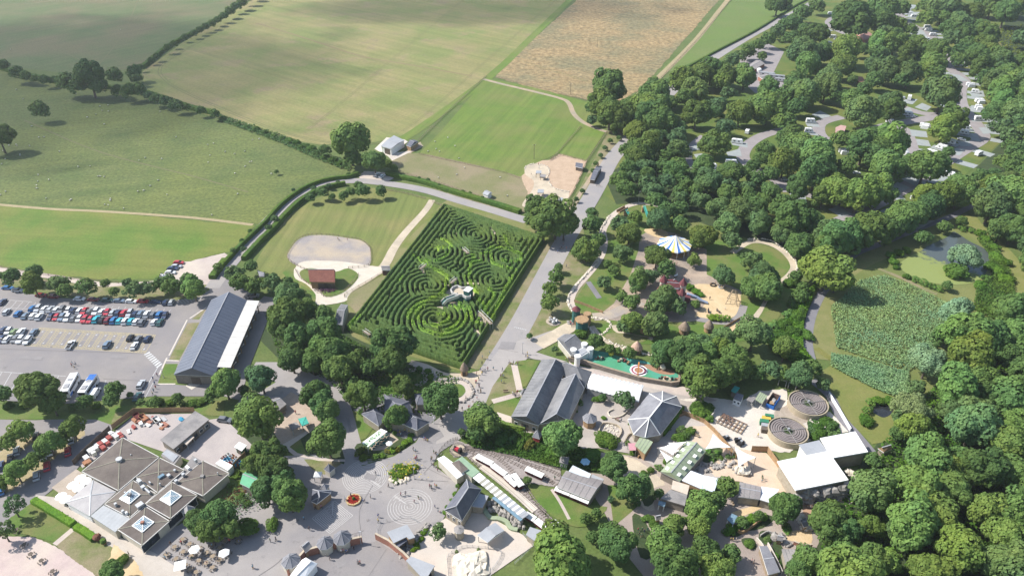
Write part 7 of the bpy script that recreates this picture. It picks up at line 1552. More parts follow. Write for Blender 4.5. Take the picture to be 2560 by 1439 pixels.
cz(ZO,1330,180,R(62),'white motorhome parked upright beside a car on the upper pitch',motor=True);cz(ZO,1315,352,R(-22),'white caravan next to a white car by the road fork');cz(ZO,1125,430,R(-55),'white campervan on the shaded grass left of the fork',motor=True,L=5)
cz(ZO,1495,478,R(-30),'caravan with a broad white awning in the middle of the fork',awn=(.75,.75,.75));cz(ZO,1980,45,R(-15),'white caravan with awning topmost on the right loop',awn=(.5,.52,.55));cz(ZO,2075,215,R(-4),'white caravan with awning second from top on the right loop',awn=(.7,.7,.72))
cz(ZO,1915,550,R(-30),'pale blue shaded caravan beside the estate car on the right',L=5);cz(ZO,640,745,R(-10),'white caravan with awning on the lower left verge',awn=(.72,.72,.73));cz(ZO,1265,770,R(-50),'white caravan below the big dark tree in the middle',L=5.6);cz(ZO,1180,570,R(-15),'light blue shaded motorhome half under the big tree',motor=True)
cz(ZO,2060,400,R(-3),'white campervan third from top on the right loop',motor=True,L=5);cz(ZN,1380,165,R(-3),'white caravan on the highest right pitch');cz(ZN,1530,310,R(-8),'white caravan upper of two touching on the right road');cz(ZN,1580,362,R(-8),'white caravan lower of two touching on the right road')
cz(ZN,1290,285,R(-40),'white motorhome hidden in the trees left of the touching pair',motor=True,L=5);cz(ZN,520,385,R(-6),'white caravan on the upper left loop next to a car');cz(ZN,400,485,R(-25),'long white caravan lowest on the upper left loop',L=7);cz(ZN,500,140,R(-8),'pale blue caravan at the top left loop under trees');cz(ZN,720,15,R(-5),'white caravan at the very top edge of the campsite')
cz(ZL,748,498,R(28),'white caravan beside the near straight of the campsite road',L=5.4);cz(ZO,1390,1235,R(25),'white roof peeking out beside the near campsite road',L=4.5);cz(ZO,2065,770,R(30),'white caravan under trees at the right hand road bend',L=5)
for zf,x,y,c,k,rz,lb in((ZO,1270,185,'silver','hatch',R(60),'silver car left of the upright motorhome'),(ZO,1375,383,'white','saloon',R(25),'white car in front of the caravan at the fork'),(ZO,1880,625,'silver','saloon',R(-25),'silver estate car on the shaded right pitch'),(ZO,955,898,'white','hatch',R(0),'white car beside the round green patch'),(ZO,1835,235,'navy','saloon',R(50),'dark blue car in tree shade on the right loop'),
                           (ZN,555,412,'silver','saloon',R(10),'silver car beside the upper left loop caravan'),(ZN,490,452,'steel','suv',R(-15),'steel blue car between the caravans of the upper left loop'),(ZN,1720,650,'silver','hatch',R(-30),'silver hatchback on the right road half under trees'),(ZM,1840,1235,'red','hatch',R(-15),'red car in the shade by the campsite junction'),(ZM,1960,1262,'silver','hatch',R(-10),'silver car right of the red one at the junction'),(ZO,770,980,'white','hatch',0,'white car peeping out below the round green patch')):
 put_car(*zf((x,y))[0],c,rz,k,lb,'cars on the campsite')
for i,(x,y,rz,L)in enumerate(((1775,140,-22,11),(1870,165,-20,12),(1910,200,-24,8))):
 p=P(*ZM((x,y))[0],2);t=thing('silver_trailer',['left silver trailer with rounded roof on the camp forecourt','long silver trailer in the middle of the camp forecourt','short silver trailer at the right end of the forecourt'][i],'trailer',(p.x,p.y,.1),R(rz),'silver trailers');
 MB().lathe((0,0,0),[(.1,0)],3);extr(MB(),[(-L/2,.5),(L/2,.5),(L/2+.1,1.5),(L/2-.3,2.5),(-L/2+.3,2.5),(-L/2-.1,1.5)],2.4,tw=2.0).build('body',METAL,t)
 for s in(-1,1):[MB().box((q*L/5,s*1.14,1.2),(L/7,.05,.6)).build('window',GLS,t)for q in(-1.5,0,1.5)]
 for s in(-1,1):m_=MB();wheel(m_,0,s,.36);m_.build('wheel',TYRE,t)
t=thing('storage_tank','white round storage tank beside the camp reception','tank',P(*ZM((1680,135))[0],0));MB().lathe((0,0,0),[(2,0),(2,2.6),(1.3,3.4),(.05,3.6)],14).build('shell',WHITEP,t)
rq=random.Random(5);items=[];kept=[o for o in bpy.data.objects if o.name.startswith(('motorhome','touring_caravan'))and not o.parent];locs=[o.location.to_2d()for o in kept]
for c_,rz in AUTO:
 if any((c_-l).length<9 for l in locs)or rq.random()<.35:continue
 if any((c_.x-q[0])**2+(c_.y-q[1])**2<(q[2]*.55)**2 for q in TW):continue
 mo=rq.random()<.5;d=c_.y*_ct+(CAM_H-1.6)*_st;px=1280+FPX*c_.x/d;py=719.5-FPX*(c_.y*_st-(CAM_H-1.6)*_ct)/d
 t=caravan('',px,py,rz+(math.pi if rq.random()<.3 else 0),L=rq.uniform(5,6.5),motor=mo,awn=(.7,.7,.72)if rq.random()<.25 else None);items.append((t,'white '+('motorhome' if mo else 'caravan'),c_.x,c_.y));locs.append(c_)
label_near(items,'{look} on a roadside pitch')
# ------------------------------------------------------------------ railway
RAIL=MAT('steel_rail',(.25,.2,.18),(.32,.27,.24),2,6,.2,rough=.5);SLEEP=MAT('timber_sleeper',(.12,.1,.085),(.18,.15,.13),1.5,5,.25)
def track(pts,zf=ZE):
 pts=zf(*pts);c_,L,Rr=strip_pts(pts,.62,5);mb=MB();ms=MB();zz=.19
 for a,b in zip(c_[:-1],c_[1:]):
  n=max(1,int((b-a).length/.75));d=(b-a).normalized();rz=math.atan2(d.y,d.x)
  for k in range(n):q=a.lerp(b,k/n);ms.box((q.x,q.y,zz-.05),(.22,1.35,.08),rz)
 o=ms.build('sleepers',SLEEP,kind='structure')
 for S_ in(L,Rr):
  for a,b in zip(S_[:-1],S_[1:]):mb.beam((a.x,a.y,zz+.08),(b.x,b.y,zz+.08),.1,.12)
 mb.build('rails',RAIL,kind='structure')
track([(360,290),(480,400),(640,520),(800,660),(950,800),(1110,950),(1250,1080)]);track([(400,270),(560,390),(720,520),(880,660),(1010,780),(1180,950),(1300,1100)])
track([(300,220),(430,260),(580,350),(720,450),(840,580),(960,700),(1090,830),(1200,940)]);track([(310,215),(500,240),(680,330),(860,520),(1000,720),(1100,820)])
track([(320,200),(520,210),(760,290),(960,360),(1150,420),(1250,470)]);track([(330,195),(560,210),(800,300),(1000,400),(1100,480),(1200,560),(1340,650),(1520,740)]);track([(330,190),(600,190),(800,270),(1000,330),(1200,390),(1250,400)])
track([(320,210),(540,230),(740,320),(900,400),(1080,490),(1180,540)])
strip('platform',ZE((400,290),(560,390),(700,480),(830,580)),1.6,.24,CONC,4);strip('platform',ZE((480,380),(640,500),(820,650),(1000,810)),2.2,.24,CONC,4)
CW=MAT('carriage_roof',(.66,.65,.62),(.72,.71,.68),1,4,.06);CRED=MAT('carriage_red',(.09,.02,.02),(.12,.03,.03),1,4,.1)
def carriage(label,a,b,n=2,roof=CW):
 a,b=P(*ZE(a)[0],1.9),P(*ZE(b)[0],1.9);d=b-a;L=d.length;c=(a+b)/2
 t=thing('railway_carriage',label,'carriage',(c.x,c.y,.3),math.atan2(d.y,d.x),'miniature railway carriages')
 MB().box((0,0,.35),(L-.2,1.25,.45)).build('body',CRED,t);extr(MB(),[(0,0)]*0+[(-L/2,1.62),(L/2,1.62),(L/2,1.72),(-L/2,1.72)],1.95).build('roof',roof,t)
 extr(MB(),[(-L/2,1.72),(L/2,1.72),(L/2,1.86),(-L/2,1.86)],1.3,tw=.7).build('roof_crown',roof,t)
 for k in range(6):
  for s in(-1,1):MB().box((-L/2+.3+(L-.6)*k/5,s*.64,.9),(.08,.08,.72)).build('post',BLACK,t)
 for x in(-L/3,L/3):
  for s in(-1,1):m_=MB();wheel(m_,x,s*.34,.2,.1);m_.build('wheel',TYRE,t)
for i,(a,b,lb)in enumerate((((430,272),(505,312),'white roofed carriage nearest the turntable'),((508,314),(585,352),'second white roofed carriage from the turntable'),((585,362),(650,410),'third white roofed carriage behind the flower platform'),((652,412),(716,456),'fourth white roofed carriage behind the flower platform'),((718,466),(768,515),'fifth white roofed carriage in the long train'),((770,518),(822,562),'last white roofed carriage of the long train'),
                           ((785,450),(825,508),'upper of two carriages on the short siding by the round bush'),((827,511),(870,568),'lower of two carriages on the short siding by the round bush'),((910,395),(990,430),'left white carriage standing alone in the yard'),((993,432),(1078,470),'right white carriage standing alone in the yard'),
                           ((1195,585),(1265,612),'first white carriage along the engine shed front'),((1268,614),(1340,642),'second white carriage along the engine shed front'),((1345,646),(1432,680),'third white carriage along the engine shed front'),((1435,682),(1525,720),'last white carriage along the engine shed front'),((905,835),(1000,890),'white carriage leaving the near end of the canopy'),((1005,896),(1105,972),'white carriage right of the grey pump house'),((1172,912),(1232,950),'white carriage emerging beside the large olive tree'))):carriage(lb,a,b)
p=P(*ZE((248,225))[0]);rT=78/3.879/ppm(*ZE((248,225))[0])
t=thing('turntable','cream round railway turntable with a low black railing','turntable',(p.x,p.y,.1));MB().cyl((0,0,0),rT,.12,32).build('deck',CREAM,t)
m_=MB();[m_.beam((rT*math.cos(a),rT*math.sin(a),0),(rT*math.cos(a),rT*math.sin(a),1),.07)for a in[i*.262 for i in range(24)]];[m_.beam((rT*math.cos(i*.262),rT*math.sin(i*.262),z_),(rT*math.cos(i*.262+.262),rT*math.sin(i*.262+.262),z_),.06)for i in range(24)for z_ in(.55,1)];m_.build('railing',BLACK,t)
MB().beam((-rT,.3,.16),(rT,.3,.16),.1).build('rail',RAIL,t);MB().beam((-rT,-.3,.16),(rT,-.3,.16),.1).build('rail',RAIL,t)
a,b=P(*ZE((212,198))[0],1),P(*ZE((285,238))[0],1);t=thing('steam_engine','small red steam engine standing on the turntable','locomotive',((a.x+b.x)/2,(a.y+b.y)/2,.3),math.atan2(b.y-a.y,b.x-a.x));L=(b-a).length
MB().box((0,0,.3),(L,1.2,.35)).build('chassis',BLACK,t);MB().box((-L*.05,0,.65),(L*.5,1.0,.8),0,0,.92).build('boiler',MAT('engine_red',(.42,.03,.05),(.48,.04,.06),1,4,.05,rough=.4),t);MB().box((L*.33,0,.65),(L*.24,1.3,1.2)).build('cab',BLACK,t);MB().cyl((-L*.35,0,.6),.4,.9,10).build('smokebox',BLACK,t);MB().cyl((-L*.35,0,1.5),.13,.5,8).build('chimney',BLACK,t)
# ------------------------------------------------------------------ walls, fences, kerbs
def wall(name,label,pts,wd,h,mat,cap=None,cat='wall',smooth=0,group=None,z0=0):
 c_,L,Rr=strip_pts(pts,wd,smooth);p0=Vector((c_[0].x,c_[0].y,0));t=thing(name,label,cat,p0,group=group)
 def run(w2,za,zb,m,nm):
  _,l,r=strip_pts(pts,w2,smooth);n=len(l);vs=[(q.x-p0.x,q.y-p0.y,zz)for zz in(za,zb)for q in(*r,*l[::-1])];N=2*n;mb=MB()
  mb.add(vs,[(i,(i+1)%N,N+(i+1)%N,N+i)for i in range(N)]+[(N+i,N+i+1,2*N-2-i,2*N-1-i)for i in range(n-1)]);mb.build(nm,m,t)
 run(wd,z0,h,mat,'face');
 if cap:run(wd+.14,h,h+.1,cap,'coping')
 return t
def fence(name,label,pts,h=1.2,sp=2.5,mat=WOODP,rails=3,smooth=0,group='post and rail fences',cat='fence',panel=False,r=.1):
 c_,_,_=strip_pts(pts,.1,smooth);p0=Vector((c_[0].x,c_[0].y,0));t=thing(name,label,cat,p0,group=group);ps,rl=MB(),MB()
 pp=[]
 for a,b in zip(c_[:-1],c_[1:]):
  n=max(1,round((b-a).length/sp));pp+=[a.lerp(b,k/n)for k in range(n)]
 pp.append(c_[-1])
 for q in pp:ps.box((q.x-p0.x,q.y-p0.y,0),(r*1.3,r*1.3,h+.1))
 if panel and len(pp)<60:
  for a,b in zip(pp[:-1],pp[1:]):MB().beam((a.x-p0.x,a.y-p0.y,h/2+.05),(b.x-p0.x,b.y-p0.y,h/2+.05),.06,h-.05).build('panel',mat,t)
 else:
  for k in range(rails):
   zz=h*(k+1)/rails-.08
   for a,b in zip(pp[:-1],pp[1:]):rl.beam((a.x-p0.x,a.y-p0.y,zz),(b.x-p0.x,b.y-p0.y,zz),r*.5,r)
  rl.build('rails',mat,t)
 o=ps.build('posts',mat,t);o['kind']='stuff';return t
wall('brick_wall','long red brick wall with pale coping in front of the octagonal kiosks',ZD((470,1439),(560,1340),(640,1250),(900,1180),(1190,1118)),.45,2.6,BRICK,CREAM)
wall('brick_wall','red brick wall running down from the gateway past the ticket office',ZD((1320,1082),(1450,1150),(1600,1275),(1740,1420),(1820,1500)),.4,2.4,BRICK,CREAM)
wall('play_wall','dark timber wall along the green play surface and the cream road',ZF((855,395),(1000,425),(1200,490),(1550,590),(1850,640),(1920,630),(1935,545)),.7,1.8,CLAD,WOODP)
wall('white_wall','narrow white wall beside the service road next to the tanks',ZG((1750,340),(1850,500),(1960,690)),.35,1.4,WHITEP)
fence('board_fence','tall orange brown board fence round the top of the service yard',ZB((1095,245),(1310,85),(1600,80),(1890,78)),2.1,2.4,OAKW,panel=True,group=None)
fence('board_fence','grey board fence between the car lot and the stacked tables',ZB((720,590),(860,450),(1075,255)),2.1,2.4,TIMBER,panel=True,group=None)
fence('board_fence','brown board fence along the blue crates',ZB((2225,668),(2310,580),(2385,505)),2.0,2.2,OAKW,panel=True,group=None)
fence('board_fence','timber fence curving between the courtyard road and the works yard',ZG((320,520),(540,610),(640,700),(760,840),(850,960)),1.8,2.4,OAKW,panel=True,group=None)
fence('board_fence','timber screen behind the enclosure below the white sail',ZG((1000,885),(1150,890),(1230,1000),(1420,1260)),2.4,2.2,OAKW,panel=True,group=None)
fence('board_fence','brown timber fence at the bottom of the triangular lawn',ZK((215,1065),(340,1110),(490,1175)),1.2,2,OAKW,panel=True,group=None)
fence('board_fence','brown fence along the small sand strip below the sandpit',ZK((1600,1365),(1820,1235)),1.2,2,OAKW,panel=True,group=None)
fence('rail_fence','post fence between the hay field and the green paddock',[(1215,192),(1110,290),(1048,352),(1010,375)],1.3,3)
fence('rail_fence','fence along the stubble field edge above the farm path',[(1240,194),(1300,208),(1380,228),(1466,252)],1.3,3);fence('rail_fence','fence between the green paddock and the small paddock',[(1452,318),(1396,382),(1375,402)],1.3,2.5)
fence('rail_fence','fence down the avenue side of the small paddock and dirt pen',[(1518,330),(1468,402),(1432,482),(1412,515)],1.3,2.5);fence('rail_fence','fence between the small paddock and the dirt pen',[(1378,400),(1400,388),(1466,404)],1.3,2.5)
fence('rail_fence','fence along the hedge side of the dry paddock',[(978,425),(1030,440),(1110,463),(1230,503),(1310,532)],1.2,3);fence('rail_fence','thin fence between green and dry paddocks',[(1048,386),(1150,408),(1260,432),(1298,446)],1.1,3)
fence('rail_fence','fence from the copse to the white track gate',[(960,474),(1010,484),(1065,498)],1.2,2.5);fence('rail_fence','fence from the white track gate to the maze corner',[(1082,506),(1112,519)],1.2,2.5)
fence('rail_fence','timber rail round the right half of the gravel arena',ZR((1800,1390),(2055,1350),(2080,1180),(2060,1110),(1960,1030),(1800,1000),(1560,965)),1.1,2.5,WOODP,2,4);fence('rail_fence','timber rail round the left half of the gravel arena',ZR((1560,965),(1330,962),(1180,1005),(1090,1090),(1015,1250),(1150,1360),(1300,1425)),1.1,2.5,WOODP,2,4)
fence('rail_fence','fence curving round the far side of the barn lawn track',ZS((1000,160),(1050,250),(1150,320),(1260,400),(1350,470),(1560,400),(1720,215)),1.0,2.5,WOODP,2,4)
fence('rail_fence','fence beside the dry lawn left of the maze',ZS((1560,470),(1590,430),(1800,310),(1990,200)),1.0,2.5,WOODP,2,3)
fence('rail_fence','long fence across the top road meadow',[(1905,-60),(1826,2),(1745,98),(1640,208)],1.2,5);fence('rail_fence','low fence between the green field and the access road',ZA((-60,100),(250,155),(700,225),(1150,265)),1.1,4)
fence('railing','dark railing round the gate and the turntable',ZC((1905,950),(1960,860),(2040,790),(2110,770)),1.2,1.6,BLACK,3,3,group=None,cat='railing',r=.06)
fence('railing','barrier rail round the ticket office forecourt',ZD((1330,1070),(1330,990),(1360,930),(1560,880),(1660,885),(1720,920)),1.1,2,METAL,2,0,group=None,cat='railing',r=.05)
fence('railing','railing along the right edge of the buff deck',ZE((880,1040),(985,1150),(800,1330)),1.1,2,METAL,3,0,group=None,cat='railing',r=.06)
fence('railing','curved railing round the rocky seal enclosure',ZE((160,1439),(150,1320),(160,1250),(290,1170),(450,1170),(650,1200),(660,1270),(560,1420)),1.1,1.8,METAL,3,3,group=None,cat='railing',r=.06)
wall('green_kerb','pale green curved wall along the rocky strip',ZE((500,790),(560,880),(640,890),(720,920),(760,980),(830,1000)),1.2,.7,GREENM,None,'wall',4)
# stone edgings
def stones(label,pts,zf,n=70,s=.45,mat=ROCKC,spread=.3,name='stone_edging',h=.5,seed=1):
 c_,_,_=strip_pts(zf(*pts)if zf else pts,1,5);p0=Vector((c_[0].x,c_[0].y,0));t=thing(name,label,'stone edging',p0,group=None);r1=random.Random(seed);mb=MB()
 seg=[(a,b,(b-a).length)for a,b in zip(c_[:-1],c_[1:])];tot=sum(q[2]for q in seg)
 for k in range(n):
  d=tot*(k+.5)/n
  for a,b,L in seg:
   if d<=L:break
   d-=L
  q=a.lerp(b,d/L);rs_=s*r1.uniform(.7,1.3);mb.blob((q.x-p0.x+r1.uniform(-spread,spread),q.y-p0.y+r1.uniform(-spread,spread),rs_*.3),(rs_,rs_*.8,rs_*.8*(h/.5)),r1.uniform(0,3),6,4,seed=k,amp=.25)
 o=mb.build('stones',mat,t);o['kind']='stuff';return t
stones('row of pale stones along the left of the walled path',((560,230),(470,370),(470,480),(440,680),(330,800),(200,960),(150,1060),(200,1160)),ZK,110,.6);stones('pale stones along the far rim of the round lawn path',((1890,460),(2110,470),(2290,590),(2380,720),(2330,830)),ZK,60,.5,seed=2)
stones('stone rim round the garden by the avenue',((1880,140),(1960,200),(2120,180),(2230,230),(2260,320),(2200,390),(2080,420)),ZC,70,.55,ROCKM,seed=3);stones('light stones round the crazy golf channel',((340,1290),(420,1380),(500,1370),(570,1290),(510,1240),(380,1220)),ZK,50,.45,seed=4)
stones('tumbled grey rocks along the station side strip',((560,760),(680,810),(760,890),(880,950)),ZE,60,.8,ROCKM,1.4,h=.8,seed=5);stones('rocks round the plaza planting island',((1445,1160),(1500,1190),(1560,1190),(1640,1150)),ZC,22,.6,ROCKC,.5,seed=6)
stones('rock garden stones below the ticket office',((1560,1230),(1620,1220),(1690,1100),(1800,980),(1830,950)),ZD,50,.6,ROCKM,1.0,seed=7);stones('stone rim round the dirt pen path',((1480,950),(1500,915),(1600,898),(1700,940),(1690,1040),(1750,1120),(1880,1150)),ZP,60,.45,ROCKC,.3,seed=8)
stones('low stones lining the sandy garden strip behind the green surface',((1080,120),(1300,230),(1480,290),(1700,350)),ZF,60,.5,ROCKC,.5,seed=9);stones('dark red stones at the entrance to the walled path',((860,40),(900,20),(960,10),(1000,40)),ZF,26,.6,ROCKM,.9,seed=10)
for i,(x,y,s,lb)in enumerate(((300,1300,2.2,'cream rock slab nearest the left of the seal enclosure'),(370,1330,3,'largest cream rock slab in the middle of the seal enclosure'),(440,1290,2.4,'cream rock slab right of the middle one'),(330,1390,2.6,'cream rock lowest on the left of the seal enclosure'),(410,1410,2.8,'cream rock lowest in the middle of the seal enclosure'),(480,1370,2,'small cream rock on the right of the seal enclosure'))):
 p=P(*ZE((x,y))[0]);MB().blob((0,0,.2),(s*1.2,s,s*.45),.4*i,10,6,seed=40+i,amp=.3).build('rock_slab',ROCKC,None,lb,'rock','cream rocks of the seal enclosure',loc=(p.x,p.y,.1))
for i,(x,y,s)in enumerate(((890,1075,1.4),(930,1095,1.6),(960,1060,1.0))):
 p=P(*ZG((x,y))[0]);MB().blob((0,0,.3),(s*1.2,s,s*.8),0,9,6,seed=60+i,amp=.3).build('boulder',ROCKC,None,['left','biggest','right'][i]+' pale boulder in the animal enclosure','boulder','boulders in the enclosure',loc=(p.x,p.y,.1))
for i,(x,y)in enumerate(((1960,1110),(1990,1120),(2010,1140),(1930,1100))):
 p=P(*ZG((x,y))[0]);MB().blob((0,0,.5),(1.3,1.1,1.1),0,8,6,seed=70+i,amp=.3).build('boulder',ROCKC,None,['far','middle','near','left'][i]+' brown boulder right of the white roofs','boulder','boulders beside the white roofs',loc=(p.x,p.y,.1))
# ------------------------------------------------------------------ furniture
def round_table(lbl,px,py,group='round picnic tables',mat=WOODP):
 p=P(px,py);t=thing('picnic_table',lbl,'picnic table',(p.x,p.y,.1),rng.uniform(0,3),group)
 MB().cyl((0,0,.72),.6,.06,10).build('table_top',mat,t);MB().cyl((0,0,0),.12,.72,6).build('leg',mat,t)
 for k in range(4):
  a=k*math.pi/2;MB().box((.88*math.cos(a),.88*math.sin(a),.4),(.24,.85,.05),a).build('seat',TIMBER,t)
 return t
ZY=Zm(360,1240,6.4);tabs=[]
for x,y in((625,715),(500,835),(740,790),(635,915),(775,975),(370,960),(525,1025),(890,1055),(1010,930),(1110,985),(1215,1045),(1005,1095),(1105,1165),(755,1190),(680,1135),(845,1240),(1095,805),(1225,845),(1375,700),(1300,740),(1085,695),(1355,925),(890,860),(1520,740),(1450,650)):
 tabs.append((round_table('',*ZY((x,y))[0]),'round wooden',*P(*ZY((x,y))[0]).to_2d()))
label_near([(t,l,x,y)for t,l,x,y in tabs],'{look} picnic table')
for i,(x,y)in enumerate(((345,1030),(440,1160),(590,1250),(740,1400),(235,825))):round_table(['shaded dark picnic table upper in the pink yard','shaded dark picnic table middle of the pink yard','dark picnic table at the shadow tip in the pink yard','sunlit dark picnic table lowest in the pink yard','picnic table on the lawn under the tree'][i],*ZT((x,y))[0],'picnic tables in the pink yard',TIMBER)
def parasol(label,zf,c,r,n=6,group='white parasols',col=(.8,.79,.77)):
 p=P(*zf(c)[0],2.4);t=thing('parasol',label,'parasol',(p.x,p.y,.1),rng.uniform(0,2),group)
 for k in range(n):
  a0,a1=2*math.pi*k/n,2*math.pi*(k+1)/n;MB().add([(0,0,2.75),(r*math.cos(a0),r*math.sin(a0),2.2),(r*math.cos(a1),r*math.sin(a1),2.2)],[(0,1,2)]).build('canopy_panel',CLOTH,t,color=col)
 MB().cyl((0,0,0),.05,2.8,6).build('pole',METAL,t);MB().cyl((0,0,0),.35,.1,8).build('base',BLACK,t)
parasol('white hexagonal parasol upper among the picnic tables',ZY,(805,842),1.5);parasol('white hexagonal parasol in the tree shade edge',ZY,(1280,898),1.5);parasol('large square white parasol lowest among the picnic tables',ZY,(575,1097),2.0,4)
for i,(x,y)in enumerate(((780,712),(832,742),(705,780),(758,808),(590,888),(638,918))):parasol(['terrace parasol nearest the big pyramid roof','terrace parasol right below the nearest one','upper left parasol of the middle terrace pair','lower right parasol of the middle terrace pair','upper left parasol of the lowest terrace pair','lowest terrace parasol beside the fabric tent'][i],ZB,(x,y),1.6,8,'white terrace parasols')
parasol('blue parasol in the shaded railway garden',ZE,(1487,328),1.5,6,None,(.3,.5,.65));parasol('small white parasol in the beer garden',ZC,(1447,803),1.1,6,None)
r1=random.Random(12);tabs=[]
for x,y in((1280,850),(1340,830),(1330,795),(1370,790),(1385,760),(1420,745),(1415,790),(1350,770),(1300,830),(1400,820)):
 p=P(*ZC((x,y))[0]);t=thing('garden_table','','garden table',(p.x,p.y,.1),r1.uniform(0,3),'green beer garden tables');MB().cyl((0,0,.7),.5,.05,8).build('table_top',TEAL,t);MB().cyl((0,0,0),.05,.7,6).build('leg',BLACK,t)
 for k in range(3):a=k*2.1;MB().box((.85*math.cos(a),.85*math.sin(a),.4),(.4,.4,.05),a).build('seat',TEAL,t)
 tabs.append((t,'dark green',p.x,p.y))
label_near(tabs,'{look} garden table')
# crates and stacks in the service yard
PLB=MAT('blue_plastic',(.04,.25,.42),(.06,.3,.48),1,4,.1);PLR=MAT('red_plastic',(.28,.07,.06),(.34,.09,.08),1,4,.1);PLO=MAT('orange_plastic',(.3,.14,.08),(.36,.18,.1),1,4,.1);PLW=MAT('white_plastic',(.6,.58,.55),(.68,.66,.62),1,4,.1);PLG=MAT('green_plastic',(.03,.16,.09),(.05,.2,.12),1,4,.15)
def crate(name,label,cat,px,py,sz,m,rz,group,zf,lid=None):
 p=P(*zf((px,py))[0],sz[2]/2);t=thing(name,label,cat,(p.x,p.y,.1),rz,group);a,b,h=sz;th=.06
 MB().box((0,0,0),(a,b,.08)).build('base',m,t)
 for dx,dy,q in((a/2-th/2,0,(th,b,h)),(-a/2+th/2,0,(th,b,h)),(0,b/2-th/2,(a-2*th,th,h)),(0,-b/2+th/2,(a-2*th,th,h))):MB().box((dx,dy,.02),q).build('side',m,t)
 if lid:MB().box((0,0,h+.02),(a*1.02,b*1.02,.07)).build('lid',lid,t)
 return t
r1=random.Random(8);items=[]
for i in range(7):
 for j in range(4):
  if r1.random()<.16:continue
  x,y=2165+i*21+j*14-10,540-i*15+j*22+(0 if i<4 else i*9);m_=r1.choice([PLB,PLB,PLB,PLW,PLR]if i<5 else[PLB,PLO,PLB,PLW]);nm={id(PLB):'blue',id(PLW):'white',id(PLR):'red',id(PLO):'orange'}[id(m_)]
  t=crate('wheeled_crate','','crate',x,y,(1.1,.9,1.2),m_,R(-35),'crates behind the restaurant',ZB);items.append((t,nm,t.location.x,t.location.y))
label_near(items,'{look} plastic crate')
items=[]
for x,y,a,b,h,m_,nm in((1100,300,1.8,1.2,1.1,PLW,'white topped'),(1060,330,1.8,1.2,1.0,PLR,'red'),(1130,320,1.6,1.2,1.2,PLW,'white topped'),(1165,300,1.6,1.2,1.1,PLR,'red'),(1080,290,1.4,1.1,1.3,PLW,'white topped'),(1020,365,1.8,1.2,1.1,PLW,'white topped'),(975,390,1.8,1.2,1.1,PLR,'red'),(945,405,1.8,1.2,1.0,PLW,'white topped'),(1045,380,1.6,1.2,1.0,PLR,'red'),(1000,425,1.8,1.3,.9,PLR,'red'),(925,435,1.9,1.4,1.3,PLW,'white topped'),(880,460,1.9,1.4,1.3,PLW,'white topped'),(905,475,1.8,1.2,1.2,PLW,'white topped'),(840,525,2,1.3,1.1,PLW,'white topped'),(860,560,2,1.2,.9,PLO,'orange'),(1180,320,1.4,1.1,.9,PLR,'red'),(1150,285,1.4,1.1,.9,PLW,'white topped'),(830,575,1.6,1.1,.8,PLO,'orange')):
 t=crate('stacked_bin','','storage bin',x,y,(a,b,h),m_,R(-38),'storage bins along the grey fence',ZB,m_);items.append((t,nm,t.location.x,t.location.y))
label_near(items,'{look} storage bin')
items=[]
for k in range(26):
 x,y=r1.uniform(1250,1620),r1.uniform(130,300)
 if(x-1250)*-.2+330<y:continue
 m_,nm=r1.choice([(PLW,'white'),(PLW,'white'),(PLO,'orange'),(PLR,'red'),(METAL,'grey'),(BRICK,'brown')]);p=P(*ZB((x,y))[0]);t=thing('pallet_stack','','pallet stack',(p.x,p.y,.1),R(-40)+r1.uniform(-.3,.3),'stacked pallets and boards in the yard')
 L=r1.uniform(1.2,2.6);[MB().box((r1.uniform(-.08,.08),r1.uniform(-.08,.08),q*.22),(L,r1.uniform(.6,1.2),.18)).build('board',m_,t)for q in range(r1.randint(1,4))];items.append((t,nm,p.x,p.y))
label_near(items,'{look} pallet stack')
def trailer(label,zf,c,rz,m_,L=3.2,name='farm_trailer',wd=1.7,h=1.1):
 p=P(*zf(c)[0],.6);t=thing(name,label,'trailer',(p.x,p.y,.1),rz);MB().box((0,0,.5),(L,wd,.12)).build('bed',m_,t)
 for dx,dy,q in((L/2,0,(.08,wd,h-.5)),(-L/2,0,(.08,wd,h-.5)),(0,wd/2,(L,.08,h-.5)),(0,-wd/2,(L,.08,h-.5))):MB().box((dx,dy,.55),q).build('side',m_,t)
 MB().beam((L/2,0,.5),(L/2+1.2,0,.45),.1).build('drawbar',BLACK,t)
 for s in(-1,1):m2=MB();wheel(m2,0,s*(wd/2+.1),.35,.2);m2.build('wheel',TYRE,t)
trailer('orange brown open trailer in the corner of the service yard',ZB,(1395,135),R(-40),PLO,3.6);trailer('dark red trailer left of the orange one',ZB,(1335,122),R(-40),CRED,3.2);trailer('small white trailer among the yard boards',ZB,(1520,155),R(-45),PLW,3)
t=thing('blue_cover','small bright blue cover on the yard ground','cover',P(*ZB((1760,150))[0]));MB().blob((0,0,.3),(1.2,.7,.5),R(-40),8,5,seed=3).build('sheet',PLB,t)
